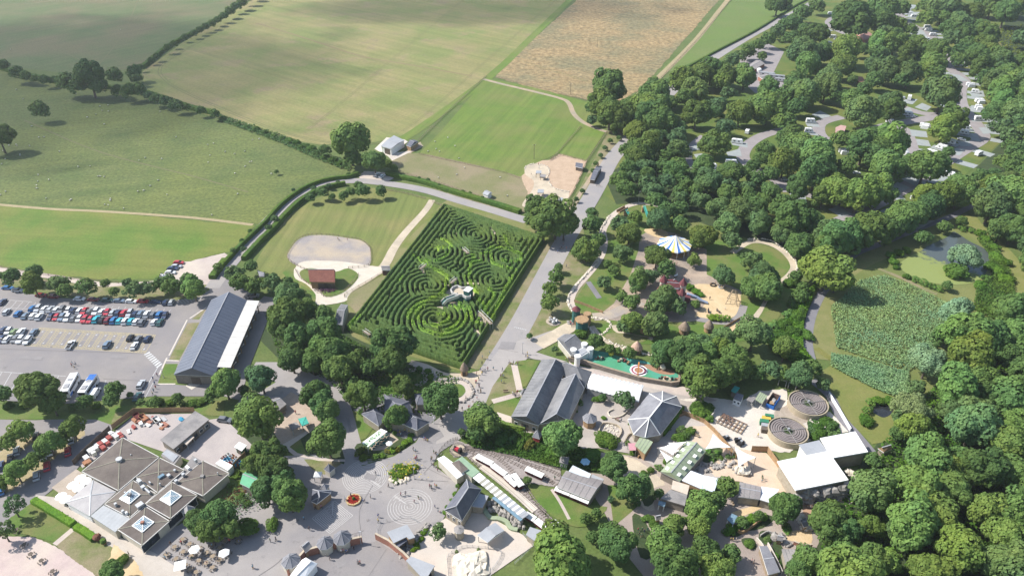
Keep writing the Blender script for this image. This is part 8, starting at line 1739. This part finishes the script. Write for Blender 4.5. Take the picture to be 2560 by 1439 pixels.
# skip, bins, machinery in the works yard
rzs=heading(*ZG((1160,430),(1225,330))[0],*ZG((1160,430),(1225,330))[1]);p=P(*ZG((1212,400))[0],.8);t=thing('builders_skip','open blue skip with rusty insides in the works yard','skip',(p.x,p.y,.1),rzs)
L,W_,h=6.2,2.6,1.9;PB2=MAT('skip_blue',(.02,.12,.42),(.03,.15,.48),1,4,.15);RUST=MAT('rusty_steel',(.14,.085,.065),(.2,.12,.085),1,5,.3)
MB().box((0,0,0),(L,W_,.15)).build('floor',RUST,t);[MB().box((0,s*W_/2,.1),(L,.1,h)).build('side',PB2 if s<0 else RUST,t)for s in(-1,1)];MB().box((-L/2,0,.1),(.1,W_,h*.75)).build('end_panel',PB2,t);MB().box((L/2-.3,0,.1),(.1,W_,h)).build('end_panel',RUST,t);MB().blob((0,.1,.4),(2.3,1,.9),0,9,5,seed=2,amp=.4).build('rubble',ROCKM,t);MB().box((-1.4,0,.8),(1.6,1.4,.5),.4).build('board',OAKW,t)
for i,(x,y,m_,nm)in enumerate(((1175,555,PLG,'green'),(1145,575,MAT('yellow_plastic',(.5,.36,.06),(.55,.4,.08),1,4,.1),'yellow'),(1125,605,PLG,'dark green'),(1140,645,METAL,'grey'),(1140,680,TIMBER,'black'))):crate('waste_container',nm+' waste container in the row beside the lower round tank','waste container',x,y,(2.6,1.5,1.5),m_,R(-12),'waste containers by the tank',ZG,m_)
p=P(*ZG((810,625))[0]);t=thing('steel_frame','rusty steel frame and beams of a dismantled structure','steel frame',(p.x,p.y,.1),R(-38),None,.8)
for k in range(7):MB().box((-5+k*1.65,0,.3),(.25,6.5,.3)).build('beam',RUST if k<4 else OAKW,t)
for k in range(4):MB().box((0,-3+k*2,.62),(10.5,.25,.25)).build('beam',RUST if k%2 else WOODP,t)
for k in range(7):MB().box((-4.5+k*.62,2-(k%3)*.7,.9),(.4,2.6,.12),.1*k).build('board',RUST,t)
for i,(x,y,lb)in enumerate(((870,790,'dark compressor machine below the steel frame'),(750,770,'small dark machine beside the curved fence'),(895,820,'second dark machine right of the compressor'))):
 p=P(*ZG((x,y))[0]);t=thing('machine',lb,'machine',(p.x,p.y,.1),R(20*i),'dark machines in the works yard');MB().box((0,0,.4),(2.2,1.2,.9),0,0,.9).build('housing',BLACK,t);MB().box((.3,0,1.3),(.7,.7,.3)).build('exhaust_box',METAL,t);[(lambda m2:(wheel(m2,sx*.8,sy*.65,.3),m2.build('wheel',TYRE,t)))(MB())for sx in(-1,1)for sy in(-1,1)];MB().beam((1.1,0,.5),(2,0,.4),.1).build('drawbar',BLACK,t)
for i,(x,y,lb)in enumerate(((1300,235,'small grey tractor shaped machine at the top of the works yard'),(1395,262,'white concrete frame near the upper tank'))):
 p=P(*ZG((x,y))[0]);t=thing('concrete_frame',lb,'frame',(p.x,p.y,.1),R(-25));[MB().box((sx*1.2,0,0),(.25,2.4,1.1)).build('side',CONC,t)for sx in(-1,1)];MB().box((0,1.1,.8),(2.4,.25,.3)).build('beam',CONC,t)
p=P(*ZG((1650,620))[0]);t=thing('stone_trough','rectangular concrete frame standing in the tank scrub','trough',(p.x,p.y,.1),R(-52));[MB().box((sx*2.4,0,0),(.3,2.6,.8)).build('side',CONC,t)for sx in(-1,0,1)];[MB().box((0,sy*1.3,0),(5,.3,.8)).build('side',CONC,t)for sy in(-1,1)]
# flower bed, planting island, benches, lamps
p=P(*ZD((1103,708))[0]);t=thing('flower_bed','octagonal red flower bed with a yellow rim in the plaza','flower bed',(p.x,p.y,.1));ro=66/3.879/ppm(*ZD((1103,708))[0])
oc=[(ro*math.cos(i*math.pi/4+.2),ro*math.sin(i*math.pi/4+.2))for i in range(8)]
for i in range(8):MB().beam((*oc[i],.25),(*oc[(i+1)%8],.25),.5,.5).build('kerb',MAT('yellow_stone',(.45,.33,.16),(.5,.38,.2),1,4,.1),t)
MB().prism(inset(oc,.25),0,.3).build('soil',G_dark,t);mb=MB();r1=random.Random(2);FLR=LEAF('red_flowers',(.42,.03,.03),(.5,.08,.04));[cards(mb,(q*math.cos(a),q*math.sin(a),r1.uniform(.35,.6)),(0,0,1),.16,r1)for q,a in((r1.uniform(0,ro*.88),r1.uniform(0,6.28))for _ in range(900))]
o=mb.build('flowers',FLR,t);o['kind']='stuff';MB().blob((0,0,.7),(.5,.5,.8),seed=2).build('centre_plant',LF_HEDGE,t)
mb=MB();YF=LEAF('yellow_flowers',(.5,.4,.04),(.55,.45,.08));c0=P(*ZC((1590,1080))[0]);[cards(mb,(r1.gauss(0,2.4),r1.gauss(0,2.4),r1.uniform(.8,2.2)),(0,0,1),.2,r1)for _ in range(120)]
mb.build('yellow_blossom',YF,None,'yellow and white blossom over the plaza planting island','flowers',kind='stuff',loc=c0)
for(x,y,c,n,lb)in((2310,910,LEAF('dark_red_flowers',(.12,.03,.03),(.16,.05,.04)),260,'dark red flowers in the garden behind the restaurant'),(2360,950,LF_BLUE,400,'grey leaved planting in the garden behind the restaurant')):
 mb=MB();c0=P(*ZB((x,y))[0]);[cards(mb,(r1.gauss(0,2.2),r1.gauss(0,2.2),r1.uniform(.3,1)),(0,0,1),.2,r1)for _ in range(n)];mb.build('flower_planting',c,None,lb,'flowers',kind='stuff',loc=c0)
for i,(x,y)in enumerate(ZS((1350,390))):mb=MB();c0=P(x,y);[cards(mb,(r1.gauss(0,2),r1.gauss(0,.9),r1.uniform(.2,.6)),(0,0,1),.22,r1)for _ in range(400)];mb.build('purple_flower_bed',LEAF('purple_flowers',(.12,.06,.1),(.18,.1,.15)),None,'dark purple oval flower bed on the barn lawn','flower bed',kind='stuff',loc=c0)
t=thing('cone_planter','orange and green planter at the lawn corner by the pale path','planter',P(*ZT((1450,985))[0]));MB().cyl((0,0,0),.5,.7,10,.7).build('pot',PLO,t);MB().blob((0,0,1),(.9,.9,.6),seed=5).build('plant',LF_HEDGE,t)
t=thing('cone_planter','russet shrub planter at the end of the bright hedge','planter',P(*ZT((1360,930))[0]));MB().cyl((0,0,0),.6,.6,10,.8).build('pot',BRICK,t);MB().blob((0,0,1),(1.1,1.1,.7),seed=6).build('plant',LEAF('russet_leaves',(.2,.08,.06),(.26,.12,.08)),t)
def lamp(label,px,py,h=5,group='lamp posts'):
 p=P(px,py);t=thing('lamp_post',label,'lamp post',(p.x,p.y,.05),group=group);MB().cyl((0,0,0),.09,h,8,.05).build('post',METAL,t);MB().cyl((0,0,0),.16,.5,8).build('base',METAL,t);MB().box((.25,0,h-.1),(.7,.25,.12)).build('lamp_head',METAL,t)
lamp('lamp post at the right end of the brick wall by the gateway',*ZD((1175,1130))[0]);lamp('tall lamp post in the plaza planting island',*ZD((1690,500))[0]);lamp('lamp post where the avenue meets the cream path',*ZF((412,325))[0]);lamp('lamp post at the top of the walled playground path',*ZK((838,100))[0],6);lamp('lamp post at the corner of the car park exit',*ZA((1590,1180))[0],4)
def pole(label,px,py,h=8):
 p=P(px,py);t=thing('utility_pole',label,'utility pole',(p.x,p.y,0),group='utility poles across the fields');MB().cyl((0,0,0),.14,h,8,.09).build('post',TIMBER,t);MB().box((0,0,h-.6),(1.8,.12,.12),R(20)).build('crossarm',TIMBER,t);[MB().cyl((x*math.cos(R(20)),x*math.sin(R(20)),h-.48),.06,.25,6).build('insulator',WHITEP,t)for x in(-.8,0,.8)]
pole('utility pole beside the cream keyhole path',1335,398,9);pole('utility pole in the middle of the stubble field',1493,118);pole('utility pole at the near edge of the stubble field',1426,236)
p=P(*ZC((1880,615))[0]);t=thing('signpost','white wooden signpost with many arms at the slate hall corner','signpost',(p.x,p.y,0));MB().cyl((0,0,0),.1,4.5,8).build('post',WHITEP,t);[MB().box((.5*math.cos(a),.5*math.sin(a),z_),(1.4,.06,.25),a).build('arm',WHITEP,t)for a,z_ in((.3,4),(2.2,3.7),(3.6,3.4),(5,3.1))]
p=P(1832/1,1)if False else None
# playground pieces
def bx(name,label,cat,zf,c,parts,rz=0,group=None):
 p=P(*zf(c)[0]);t=thing(name,label,cat,(p.x,p.y,.1),rz,group)
 for nm,cc,dd,m_ in parts:MB().box(cc,dd).build(nm,m_,t)
 return t
p=P(*ZK((1745,1070))[0]);t=thing('rope_climbing_frame','tall timber rope climbing frame on the right of the sandpit','climbing frame',(p.x,p.y,.1))
for k in range(4):
 a=k*math.pi/2+.4;MB().beam((3.2*math.cos(a),3.2*math.sin(a),0),(.8*math.cos(a),.8*math.sin(a),5.5),.2).build('leg',WOODP,t);b=a+math.pi/2
 for q in(.25,.5,.75,1):r_=3.2-2.4*q;MB().beam((r_*math.cos(a),r_*math.sin(a),5.5*q),(r_*math.cos(b),r_*math.sin(b),5.5*q),.08).build('rung',WOODP,t)
for i,(a,b,lb)in enumerate((((718,170),(768,255),'left teal slide descending the playground slope'),((893,135),(930,245),'right teal slide descending the playground slope'))):
 q0,q1=P(*ZK(a)[0],3.2),P(*ZK(b)[0],.4);t=thing('slide',lb,'slide',(q0.x,q0.y,0),group='teal slides');o_=Vector((q0.x,q0.y,0));MB().beam(q0-o_,q1-o_,1.0,.15).build('chute',TEALR,t);n=Vector((-(q1-q0).y,(q1-q0).x,0)).normalized()*.5
 for s in(-1,1):MB().beam(q0-o_+n*s+Vector((0,0,.2)),q1-o_+n*s+Vector((0,0,.2)),.12,.4).build('side',TEALR,t)
 MB().box((0,0,0),(1.8,1.8,3.0)).build('platform',OAKW,t)
q0,q1=P(*ZK((640,200))[0],2.4),P(*ZK((720,155))[0],3);t=thing('timber_bridge','orange timber boardwalk leading to the left slide','boardwalk',(q0.x,q0.y,0));o_=Vector((q0.x,q0.y,0));MB().beam(q0-o_,q1-o_,2,.2).build('deck',OAKW,t);n=Vector((-(q1-q0).y,(q1-q0).x,0)).normalized();[MB().beam(q0-o_+n*s+Vector((0,0,.6)),q1-o_+n*s+Vector((0,0,.6)),.12,1).build('railing',OAKW,t)for s in(-1,1)]
q0=P(*ZK((965,335))[0]);t=thing('tunnel_mound','timber framed tunnel mouth at the top of the sand','tunnel',(q0.x,q0.y,0));MB().blob((0,.8,0),(2.4,2.2,1.8),seed=2,flat=0).build('mound',G_lawn,t);MB().box((0,-1.3,0),(1.8,.3,1.8)).build('frame',OAKW,t);MB().box((0,-1.48,0),(1.1,.1,1.4)).build('mouth_shade_panel',BLACK,t)  # solid black panel stands in for the shade inside the tunnel mouth
for i,(zf,x,y,lb)in enumerate(((ZK,1150,780,'white climbing piece between carousel and castle'),(ZK,1200,822,'small pale seesaw above the castle playhouse'),(ZK,1515,1165,'dark spring toy at the lower sandpit edge'),(ZK,1610,1165,'second spring toy at the lower sandpit edge'),(ZK,1640,925,'round basket swing at the upper sandpit edge'),(ZK,1560,905,'dark play wheel at the upper sandpit edge'),(ZF,1435,425,'wooden play animal on the green surface'),(ZF,1395,400,'red play tunnel on the green surface'),(ZF,1810,580,'cream play ring near the end of the green surface'),(ZF,1270,345,'yellow ball ornament on the green surface'),(ZF,1770,480,'tan boulder toy on the brown rubber'),(ZK,20,1265,'grey sculpture on the avenue lawn'),(ZF,700,15,'pale gravel ringed sculpture beside the walled path'))):
 p=P(*zf((x,y))[0]);m_=[WHITEP,WHITEP,BLACK,TIMBER,METAL,BLACK,OAKW,PLR,CREAM,MAT('yellow_ball',(.6,.45,.05),(.65,.5,.08),1,4,.05),ROCKC,METAL,ROCKM][i];t=thing('play_item',lb,'play equipment' if i<11 else 'sculpture',(p.x,p.y,.12),i*.7)
 if i in(9,10):MB().cyl((0,0,0),.3,.3,8).build('stand',OAKW,t);MB().blob((0,0,1),1,seed=i,amp=.02 if i==9 else .2,n=12,k=8).build('ball',m_,t)
 elif i in(4,5,8):MB().lathe((0,0,0),[(1.3,0),(1.3,.5),(.95,.5),(.95,0)],14).build('ring',m_,t);[MB().box((sx*1.1,0,0),(.2,.2,1.4 if i<8 else .7)).build('post',OAKW,t)for sx in(-1,1)]
 elif i>=11:MB().lathe((0,0,0),[(2.4,0),(2.4,.1),(0.05,.12)],16).build('gravel_base',GRAV,t);[MB().blob((math.cos(k*1.6)*1.2,math.sin(k*1.6)*1.0,.7),(.8,.5,.8),k,8,5,seed=k,amp=.3).build('stone',m_,t)for k in range(4)]
 else:MB().box((0,0,.5),(1.8,.6,.3)).build('body',m_,t);[MB().box((sx*.6,0,0),(.15,.5,.5)).build('leg',TIMBER,t)for sx in(-1,1)];MB().box((.8,0,.8),(.3,.3,.5)).build('handle',m_,t)
# splash dish with orange arch
p=P(*ZF((1538,488))[0]);t=thing('splash_disc','round red and white ringed play disc crossed by an orange arch','play equipment',(p.x,p.y,.14));[MB().cyl((0,0,.02*k),r_,.03,28).build('ring',m_,t)for k,(r_,m_)in enumerate(((3.1,WHITEP),(2.6,MAT('plum_ring',(.25,.08,.12),(.3,.1,.15),1,4,.1)),(1.9,WHITEP),(1.5,BRICK),(.9,BRUB)))]
m_=MB();m_.tube([(-.4+1.0*k/8-.3,-2.6+5.2*k/8,3.2*math.sin(math.pi*k/8))for k in range(9)],.2);m_.build('arch',MAT('orange_arch',(.55,.22,.05),(.6,.26,.07),1,4,.05),t)
for i,(x,y)in enumerate(((1160,385),(1380,405),(1880,590),(1780,575))):
 p=P(*ZF((x,y))[0]);t=thing('play_fort',['dark timber climbing hut on the green surface','red and brown play train on the green surface','dark stepping blocks at the far end of the green surface','black and cream play tyres near the far end'][i],'play equipment',(p.x,p.y,.14));[MB().box((k*.9-1.4,(k%2)*.6,0),(.7,.7,.6+.3*(k%3))).build('block',(TIMBER,BRICK,CREAM,BLACK)[(i+k)%4],t)for k in range(4)]
# ------------------------------------------------------------------ people
SKINM=MAT('skin',(.42,.26,.19),(.48,.31,.23),3,8,.05);HAIRM=MAT('hair',(.06,.04,.03),(.1,.07,.05),3,8,.2);TR=[MAT('blue_denim',(.05,.07,.13),(.07,.1,.17),3,8,.1),MAT('dark_trousers',(.025,.025,.03),(.04,.04,.045),3,8,.1),MAT('khaki_shorts',(.25,.2,.13),(.3,.24,.16),3,8,.1)]
def person_mesh(pose,tr):
 V=[((0,0,.92),.13),((0,0,1.12),.125),((0,0,1.36),.15),((0,0,1.48),.06),((0,.01,1.55),.085),((0,.015,1.66),.1),((0,.01,1.74),.07)];E_=[(0,1),(1,2),(2,3),(3,4),(4,5),(5,6)]
 st={'stand':0,'walk':.2,'walk2':-.2,'sit':0}[pose]
 for s in(-1,1):
  b=len(V);sw=st*s
  if pose=='sit':V+=[((.1*s,.05,.88),.1),((.12*s,.42,.86),.075),((.12*s,.44,.42),.055),((.12*s,.46,.06),.045),((.12*s,.58,.04),.045)]
  else:V+=[((.1*s,0,.84),.1),((.11*s,sw*.6,.48),.068),((.11*s,sw-(.05 if sw<0 else 0),.09),.045),((.11*s,sw+.14,.05),.045)]
  E_+=[(0,b)]+[(b+k,b+k+1)for k in range(len(V)-b-1)]
  b=len(V);V+=[((.19*s,0,1.4),.065),((.26*s,-sw*.4,1.12),.048),((.27*s,-sw*.9+.08,.88),.036),((.27*s,-sw*.9+.14,.8),.04)];E_+=[(2,b)]+[(b+k,b+k+1)for k in range(3)]
 me=bpy.data.meshes.new('sk');me.from_pydata([v for v,r in V],E_,[]);o=bpy.data.objects.new('sk',me);C.objects.link(o);md=o.modifiers.new('s','SKIN');sv=me.skin_vertices[0].data
 for i,(v,r)in enumerate(V):sv[i].radius=(r*1.08,r)
 sv[0].use_root=True;o.modifiers.new('d','SUBSURF').levels=1
 dg=bpy.context.evaluated_depsgraph_get();m2=bpy.data.meshes.new_from_object(o.evaluated_get(dg));m2.name='person_body';bpy.data.objects.remove(o)
 for mm in(CLOTH,TR[tr],SKINM,HAIRM,BLACK):m2.materials.append(mm)
 for f in m2.polygons:
  c=f.center;far=abs(c.x)>.2 and c.z<1.15 and c.z>.6
  f.material_index=3 if(c.z>1.66 or(c.z>1.52 and c.y<-.02))else 2 if(c.z>1.45 or far)else 0 if c.z>.93 else 4 if c.z<.09 else(2 if tr==2 and c.z<.5 else 1)
 m2.polygons.foreach_set('use_smooth',[True]*len(m2.polygons));return m2
PM=[person_mesh(p_,t_)for p_,t_ in(('stand',0),('walk',1),('walk2',0),('walk',2),('stand',2),('walk2',1))]
ZZ=Zm(1180,860,5.994);people=[]
def pp(zf,s):
 for tok in s.split():x,y=(float(q)for q in tok.split(','));people.append(zf((x,y))[0])
pp(ZZ,'265,125 155,205 237,220 150,290 235,375 320,370 130,385 155,405 180,390 150,445 200,380 70,445 100,525 65,565 105,630 130,705 90,710 35,745 75,805 15,855 455,390 455,470 430,485 475,485 440,565 480,570 555,275 575,290 620,290 685,295 830,145 805,175 835,195 660,745 610,740 680,725 650,785 690,805 630,760')
pp(ZC,'2285,215 2320,255 2335,305 2230,435 2220,462 2155,475 1800,770 1820,785 1785,765 1550,705 1560,725 1535,695 1680,865 1700,885 1690,950 1705,960 1715,945 1880,895 1900,910 1920,925 1860,955 1850,960 1855,1005 1880,1025 1905,1040 1915,1065 1840,1225 1855,1235 1890,1218 1905,1228 1860,1250 1440,1220 1525,1025 1315,1100 1265,1325 1210,1360 1195,1365 1020,1350 1035,1365 1075,1312 1560,1305 1605,1298 1730,1335 1690,1370 540,510 1640,700 1600,690 2190,370 2120,400 2060,420')
pp(ZD,'1340,860 1340,910 730,785 790,775 620,885 670,985 1140,1305 1165,1310 1150,1320 985,1205 1000,1200 1030,1205 1045,1195 870,1275 1105,1170 830,1235 125,1355 295,1100 345,1090 1890,765 1920,805 1940,820')
pp(ZA,'700,1035 735,1050 720,1080 695,1060 1485,1190 1500,1235 1525,1155 1510,1275 1490,1305 1480,1335')
pp(ZI,'20,535 35,550 130,540');pp(ZW,'640,385 665,390 690,388 740,395 800,378 600,450 690,335 740,680');pp(ZP,'2130,1092 2150,1094 2165,1096 1610,935 1605,905 1540,990 1620,1000')
pp(ZG,'1110,1155 1105,1170 1065,735');pp(ZH,'640,485 340,1085 360,1090 390,1085 540,1295 560,1305 1400,710 1110,775');pp(ZE,'2000,990 2040,992 2060,1008 2010,1033 2030,1053 2090,988 1250,490 1190,495 20,1000');pp(ZT,'1790,1135 2370,995');pp(ZK,'1230,1000 1530,1035 1680,1130 180,1275 200,1290 215,1270 190,1300 1540,1190 1160,690 1210,700 930,480 850,440')
pp(ZF,'1345,958 1370,968 1330,965 870,382 850,370 835,385 1560,960');pp(ZY,'600,745 790,940 770,1000 700,985 1180,1020 1000,1070 370,930 340,985 1520,725 1370,720 1090,790 1740,1135 2110,690')
CT=[((.5,.05,.06),'red'),((.65,.65,.66),'white'),((.03,.03,.04),'black'),((.06,.13,.35),'blue'),((.2,.4,.5),'light blue'),((.3,.3,.32),'grey'),((.45,.2,.25),'pink'),((.03,.12,.07),'dark green'),((.5,.4,.1),'yellow'),((.04,.05,.1),'navy')]
r1=random.Random(77);items=[]
for(x,y)in people:
 p=P(x,y,.5);c,nm=r1.choice(CT);k=r1.randrange(6);s=r1.uniform(.92,1.04)if r1.random()>.2 else r1.uniform(.62,.8)
 o=link('person',PM[k],None,(p.x,p.y,.1),r1.uniform(0,6.28),s,c);o['category']='person';o['group']='visitors walking about the park';items.append((o,('child' if s<.85 else 'person')+' in a '+nm+' top',p.x,p.y))
label_near(items,'{look}')
# ------------------------------------------------------------------ sheep and goats
SHP=MAT('fleece',(.6,.57,.5),(.68,.65,.58),3,8,.1);SHD=MAT('sheep_face',(.08,.07,.06),(.12,.1,.09),3,8,.1)
mb=MB();mb.blob((0,0,.62),(.55,.3,.3),0,10,6,seed=1,amp=.06);mb.blob((.6,0,.78),(.2,.12,.14),0,8,5,m=1,seed=2,amp=.05);[mb.cyl((sx*.35,sy*.15,0),.05,.45,6,m=1)for sx in(-1,1)for sy in(-1,1)];mb.blob((-.56,0,.6),(.1,.06,.14),0,6,4,seed=4)
SM=mb.mesh('sheep_body',[SHP,SHD]);items=[];seen_=[]
for x,y in ZQ((105,577),(150,637),(640,684),(655,712),(692,678),(696,716),(615,735),(1025,717),(668,799),(205,812),(250,883),(283,881),(105,930),(112,937),(190,937),(382,974),(60,935),(20,970),(35,1020),(130,998),(12,1052),(130,990),(930,1014),(891,1031),(1036,1021),(502,1071),(579,1067),(246,1122),(315,1155),(630,1131),(668,1135),(643,1132),(243,1163),(236,1190),(238,1210),(1013,1158),(963,1194),(922,1224),(884,1229),(1070,1250),(1368,921),(1330,930),(1345,998),(1442,975),(1502,988),(1568,972),(1333,1042),(1505,1114),(1600,1040),(1612,1038),(1570,1070),(1660,893),(1617,899),(1128,880),(38,1230),(297,1272),(458,1280),(450,1286),(709,1277),(708,1288),(672,1313),(694,1316),(793,1338),(1357,1379),(1522,1245),(1738,1117),(5,1252),(1592,798),(1690,860),(773,192),(68,320),(486,605),(604,622),(560,755)):
 p=P(x,y);o=link('sheep',SM,None,(p.x,p.y,0),rng.uniform(0,6.28),rng.uniform(.75,1.0));o['category']='sheep';o['group']='white sheep grazing the big pasture';items.append((o,'white',p.x,p.y))
for x,y in ZP((790,668),(685,770),(675,703),(715,792),(612,790),(890,853),(855,742),(940,938),(1260,1025),(1325,1190),(705,1028),(870,1000)):p=P(x,y);o=link('goat',SM,None,(p.x,p.y,0),rng.uniform(0,6),.9);o['category']='goat';o['group']='goats in the paddocks';items.append((o,'pale',p.x,p.y))
label_near([i for i in items if i[1]=='white'],'{look} grazing sheep');label_near([i for i in items if i[1]=='pale'],'{look} goat')
for lb,pts,h,m_,c in(('pale curved wall along the ramp at the bottom right path',ZH((580,1090),(640,1160),(700,1300),(740,1439)),1.2,CONC,None),('second pale wall along the ramp right of the dark deck',ZH((690,1140),(760,1270),(830,1420)),1.2,CONC,None),('rust brown wall below the sloping path',ZH((940,1130),(1040,1165),(1120,1160)),1.3,BRICK,CREAM),
 ('timber wall of the enclosure left of the green path bush',ZH((400,1010),(450,1030),(560,960),(640,900)),1.2,OAKW,None),('curved pale wall round the small planted beds',ZH((620,1060),(700,1020),(800,1080),(900,1140)),.9,ROCKM,None),('glass front wall of the penguin pool',ZH((1150,745),(1300,775),(1400,690),(1420,640)),1.0,LEADC,None),
 ('stone wall beside the courtyard flower beds',ZF((1290,870),(1240,900),(1280,950),(1380,930),(1460,850)),.6,ROCKC,None),('cream wall round the railway side animal pen',ZF((1150,1090),(1190,1010),(1330,1030),(1370,1090),(1330,1160)),.9,CREAM,None),('pale wall round the oval bush bed in the works road',ZG((430,560),(620,470),(640,520),(570,600)),1.3,CONC,None),
 ('stone wall round the two aviary beds',ZF((1400,1190),(1440,1120),(1500,1110)),.8,STONE,None),('low brick edge along the service yard planting',ZB((1620,1250),(1800,1090),(1850,1040)),.6,CONC,None),('timber edging beside the courtyard road',ZF((1530,1340),(1600,1270),(1720,1140),(1900,960),(1980,920)),1.0,OAKW,None)):
 wall('low_wall',lb,pts,.3,h,m_,c,smooth=3)
stones('scattered rocks in the dusty animal enclosure',((480,1010),(600,1060),(700,1000),(900,1060),(1000,1090)),ZG,46,.7,ROCKM,1.6,seed=21);stones('rocks in the near dark enclosure',((760,1060),(850,1090),(900,1150)),ZH,20,.8,ROCKM,.8,seed=22);stones('pale rocks by the bench path',((1000,880),(1040,960),(1090,1000)),ZH,16,.8,ROCKC,.8,seed=23)
stones('dead branches and stones in the railway side pen',((1200,1050),(1260,1040),(1320,1100)),ZF,24,.4,ROCKC,1.4,seed=24)
for i,(zf,x,y)in enumerate(((ZH,1100,780),(ZH,1160,800),(ZE,1180,180),(ZF,1330,975),(ZC,420,520),(ZE,540,990),(ZH,350,745),(ZG,470,740),(ZF,250,700))):
 p=P(*zf((x,y))[0]);t=thing('bench',['timber bench in the red sand pen','second timber bench in the red sand pen','grey bench on the garden path by the peaked kiosk','bench beside the courtyard kiosk','pale bench in front of the weathered low shed','bench under the open grey shelter','bench near the small glazed roof','bench beside the brown planter on the pale terrace','bench by the porch lawn'][i],'bench',(p.x,p.y,.12),i*.8,'timber benches')
 MB().box((0,0,.42),(1.7,.45,.07)).build('seat',WOODP,t);MB().box((0,.22,.5),(1.7,.06,.45)).build('backrest',WOODP,t);[MB().box((sx*.7,0,0),(.08,.4,.42)).build('leg',TIMBER,t)for sx in(-1,1)]
# ------------------------------------------------------------------ passing clouds (they shade the far fields) and the summer haze
def cloud(label,gx,gy,rx,ry,dens,h=520,seed=1):
 k=h/math.tan(SUN_EL);c=Vector((gx+math.cos(SUN_AZ)*k,gy+math.sin(SUN_AZ)*k,h));r1=random.Random(seed);mb=MB()
 n,m_=40,14;vs=[];fs=[]
 for j in range(m_+1):
  th=math.pi*j/m_
  for i in range(n):
   ph=2*math.pi*i/n;q=1+.22*noise.noise(Vector((math.cos(ph)*2+seed,math.sin(ph)*2,math.cos(th)*2)))
   zz=math.cos(th);vs.append((rx*q*math.sin(th)*math.cos(ph),ry*q*math.sin(th)*math.sin(ph),zz*q*(38 if zz>0 else 12)))
 for j in range(m_):
  for i in range(n):fs.append((j*n+i,(j+1)*n+i,(j+1)*n+(i+1)%n,j*n+(i+1)%n))
 mb.add(vs,fs);m,t,b=mk('cloud_vapour');b.inputs['Base Color'].default_value=(.85,.86,.88,1);b.inputs['Roughness'].default_value=1
 tc=t.nodes.new('ShaderNodeTexCoord');mp=t.nodes.new('ShaderNodeMapping');mp.inputs['Scale'].default_value=(1/rx,1/ry,.0001);t.links.new(tc.outputs['Object'],mp.inputs[0])
 ln=t.nodes.new('ShaderNodeVectorMath');ln.operation='LENGTH';t.links.new(mp.outputs[0],ln.inputs[0])
 nz_=_noise(t,tc.outputs['Object'],.011,4,.6);a1=t.nodes.new('ShaderNodeMath');a1.operation='MULTIPLY_ADD';a1.inputs[1].default_value=1.3;a1.inputs[2].default_value=-.65;t.links.new(nz_,a1.inputs[0])
 a2=t.nodes.new('ShaderNodeMath');a2.operation='ADD';t.links.new(ln.outputs['Value'],a2.inputs[0]);t.links.new(a1.outputs[0],a2.inputs[1])
 mr=t.nodes.new('ShaderNodeMapRange');mr.interpolation_type='SMOOTHSTEP';mr.inputs[1].default_value=.98;mr.inputs[2].default_value=.6;mr.inputs[3].default_value=0;mr.inputs[4].default_value=dens;t.links.new(a2.outputs[0],mr.inputs[0]);t.links.new(mr.outputs[0],b.inputs['Alpha'])
 mb.build('cloud',m,None,label,'cloud',smooth=True,loc=c)['kind']='structure'
cloud('broad grey white cloud passing above the sheep pasture',-410,545,330,235,.35)
cloud('long thin cloud passing above the far hay field',-40,790,230,95,.34,seed=4)
m=bpy.data.materials.new('summer_haze');m.use_nodes=True;t=m.node_tree;t.nodes.clear();pv=t.nodes.new('ShaderNodeVolumePrincipled');ou=t.nodes.new('ShaderNodeOutputMaterial')
pv.inputs['Color'].default_value=(.9,.94,1,1);pv.inputs['Density'].default_value=.00012;pv.inputs['Anisotropy'].default_value=.3;t.links.new(pv.outputs[0],ou.inputs['Volume'])
MB().box((0,900,-2),(3000,2300,182)).build('haze',m,None,kind='stuff')
sc.cycles.volume_max_steps=8;sc.cycles.volume_step_rate=4
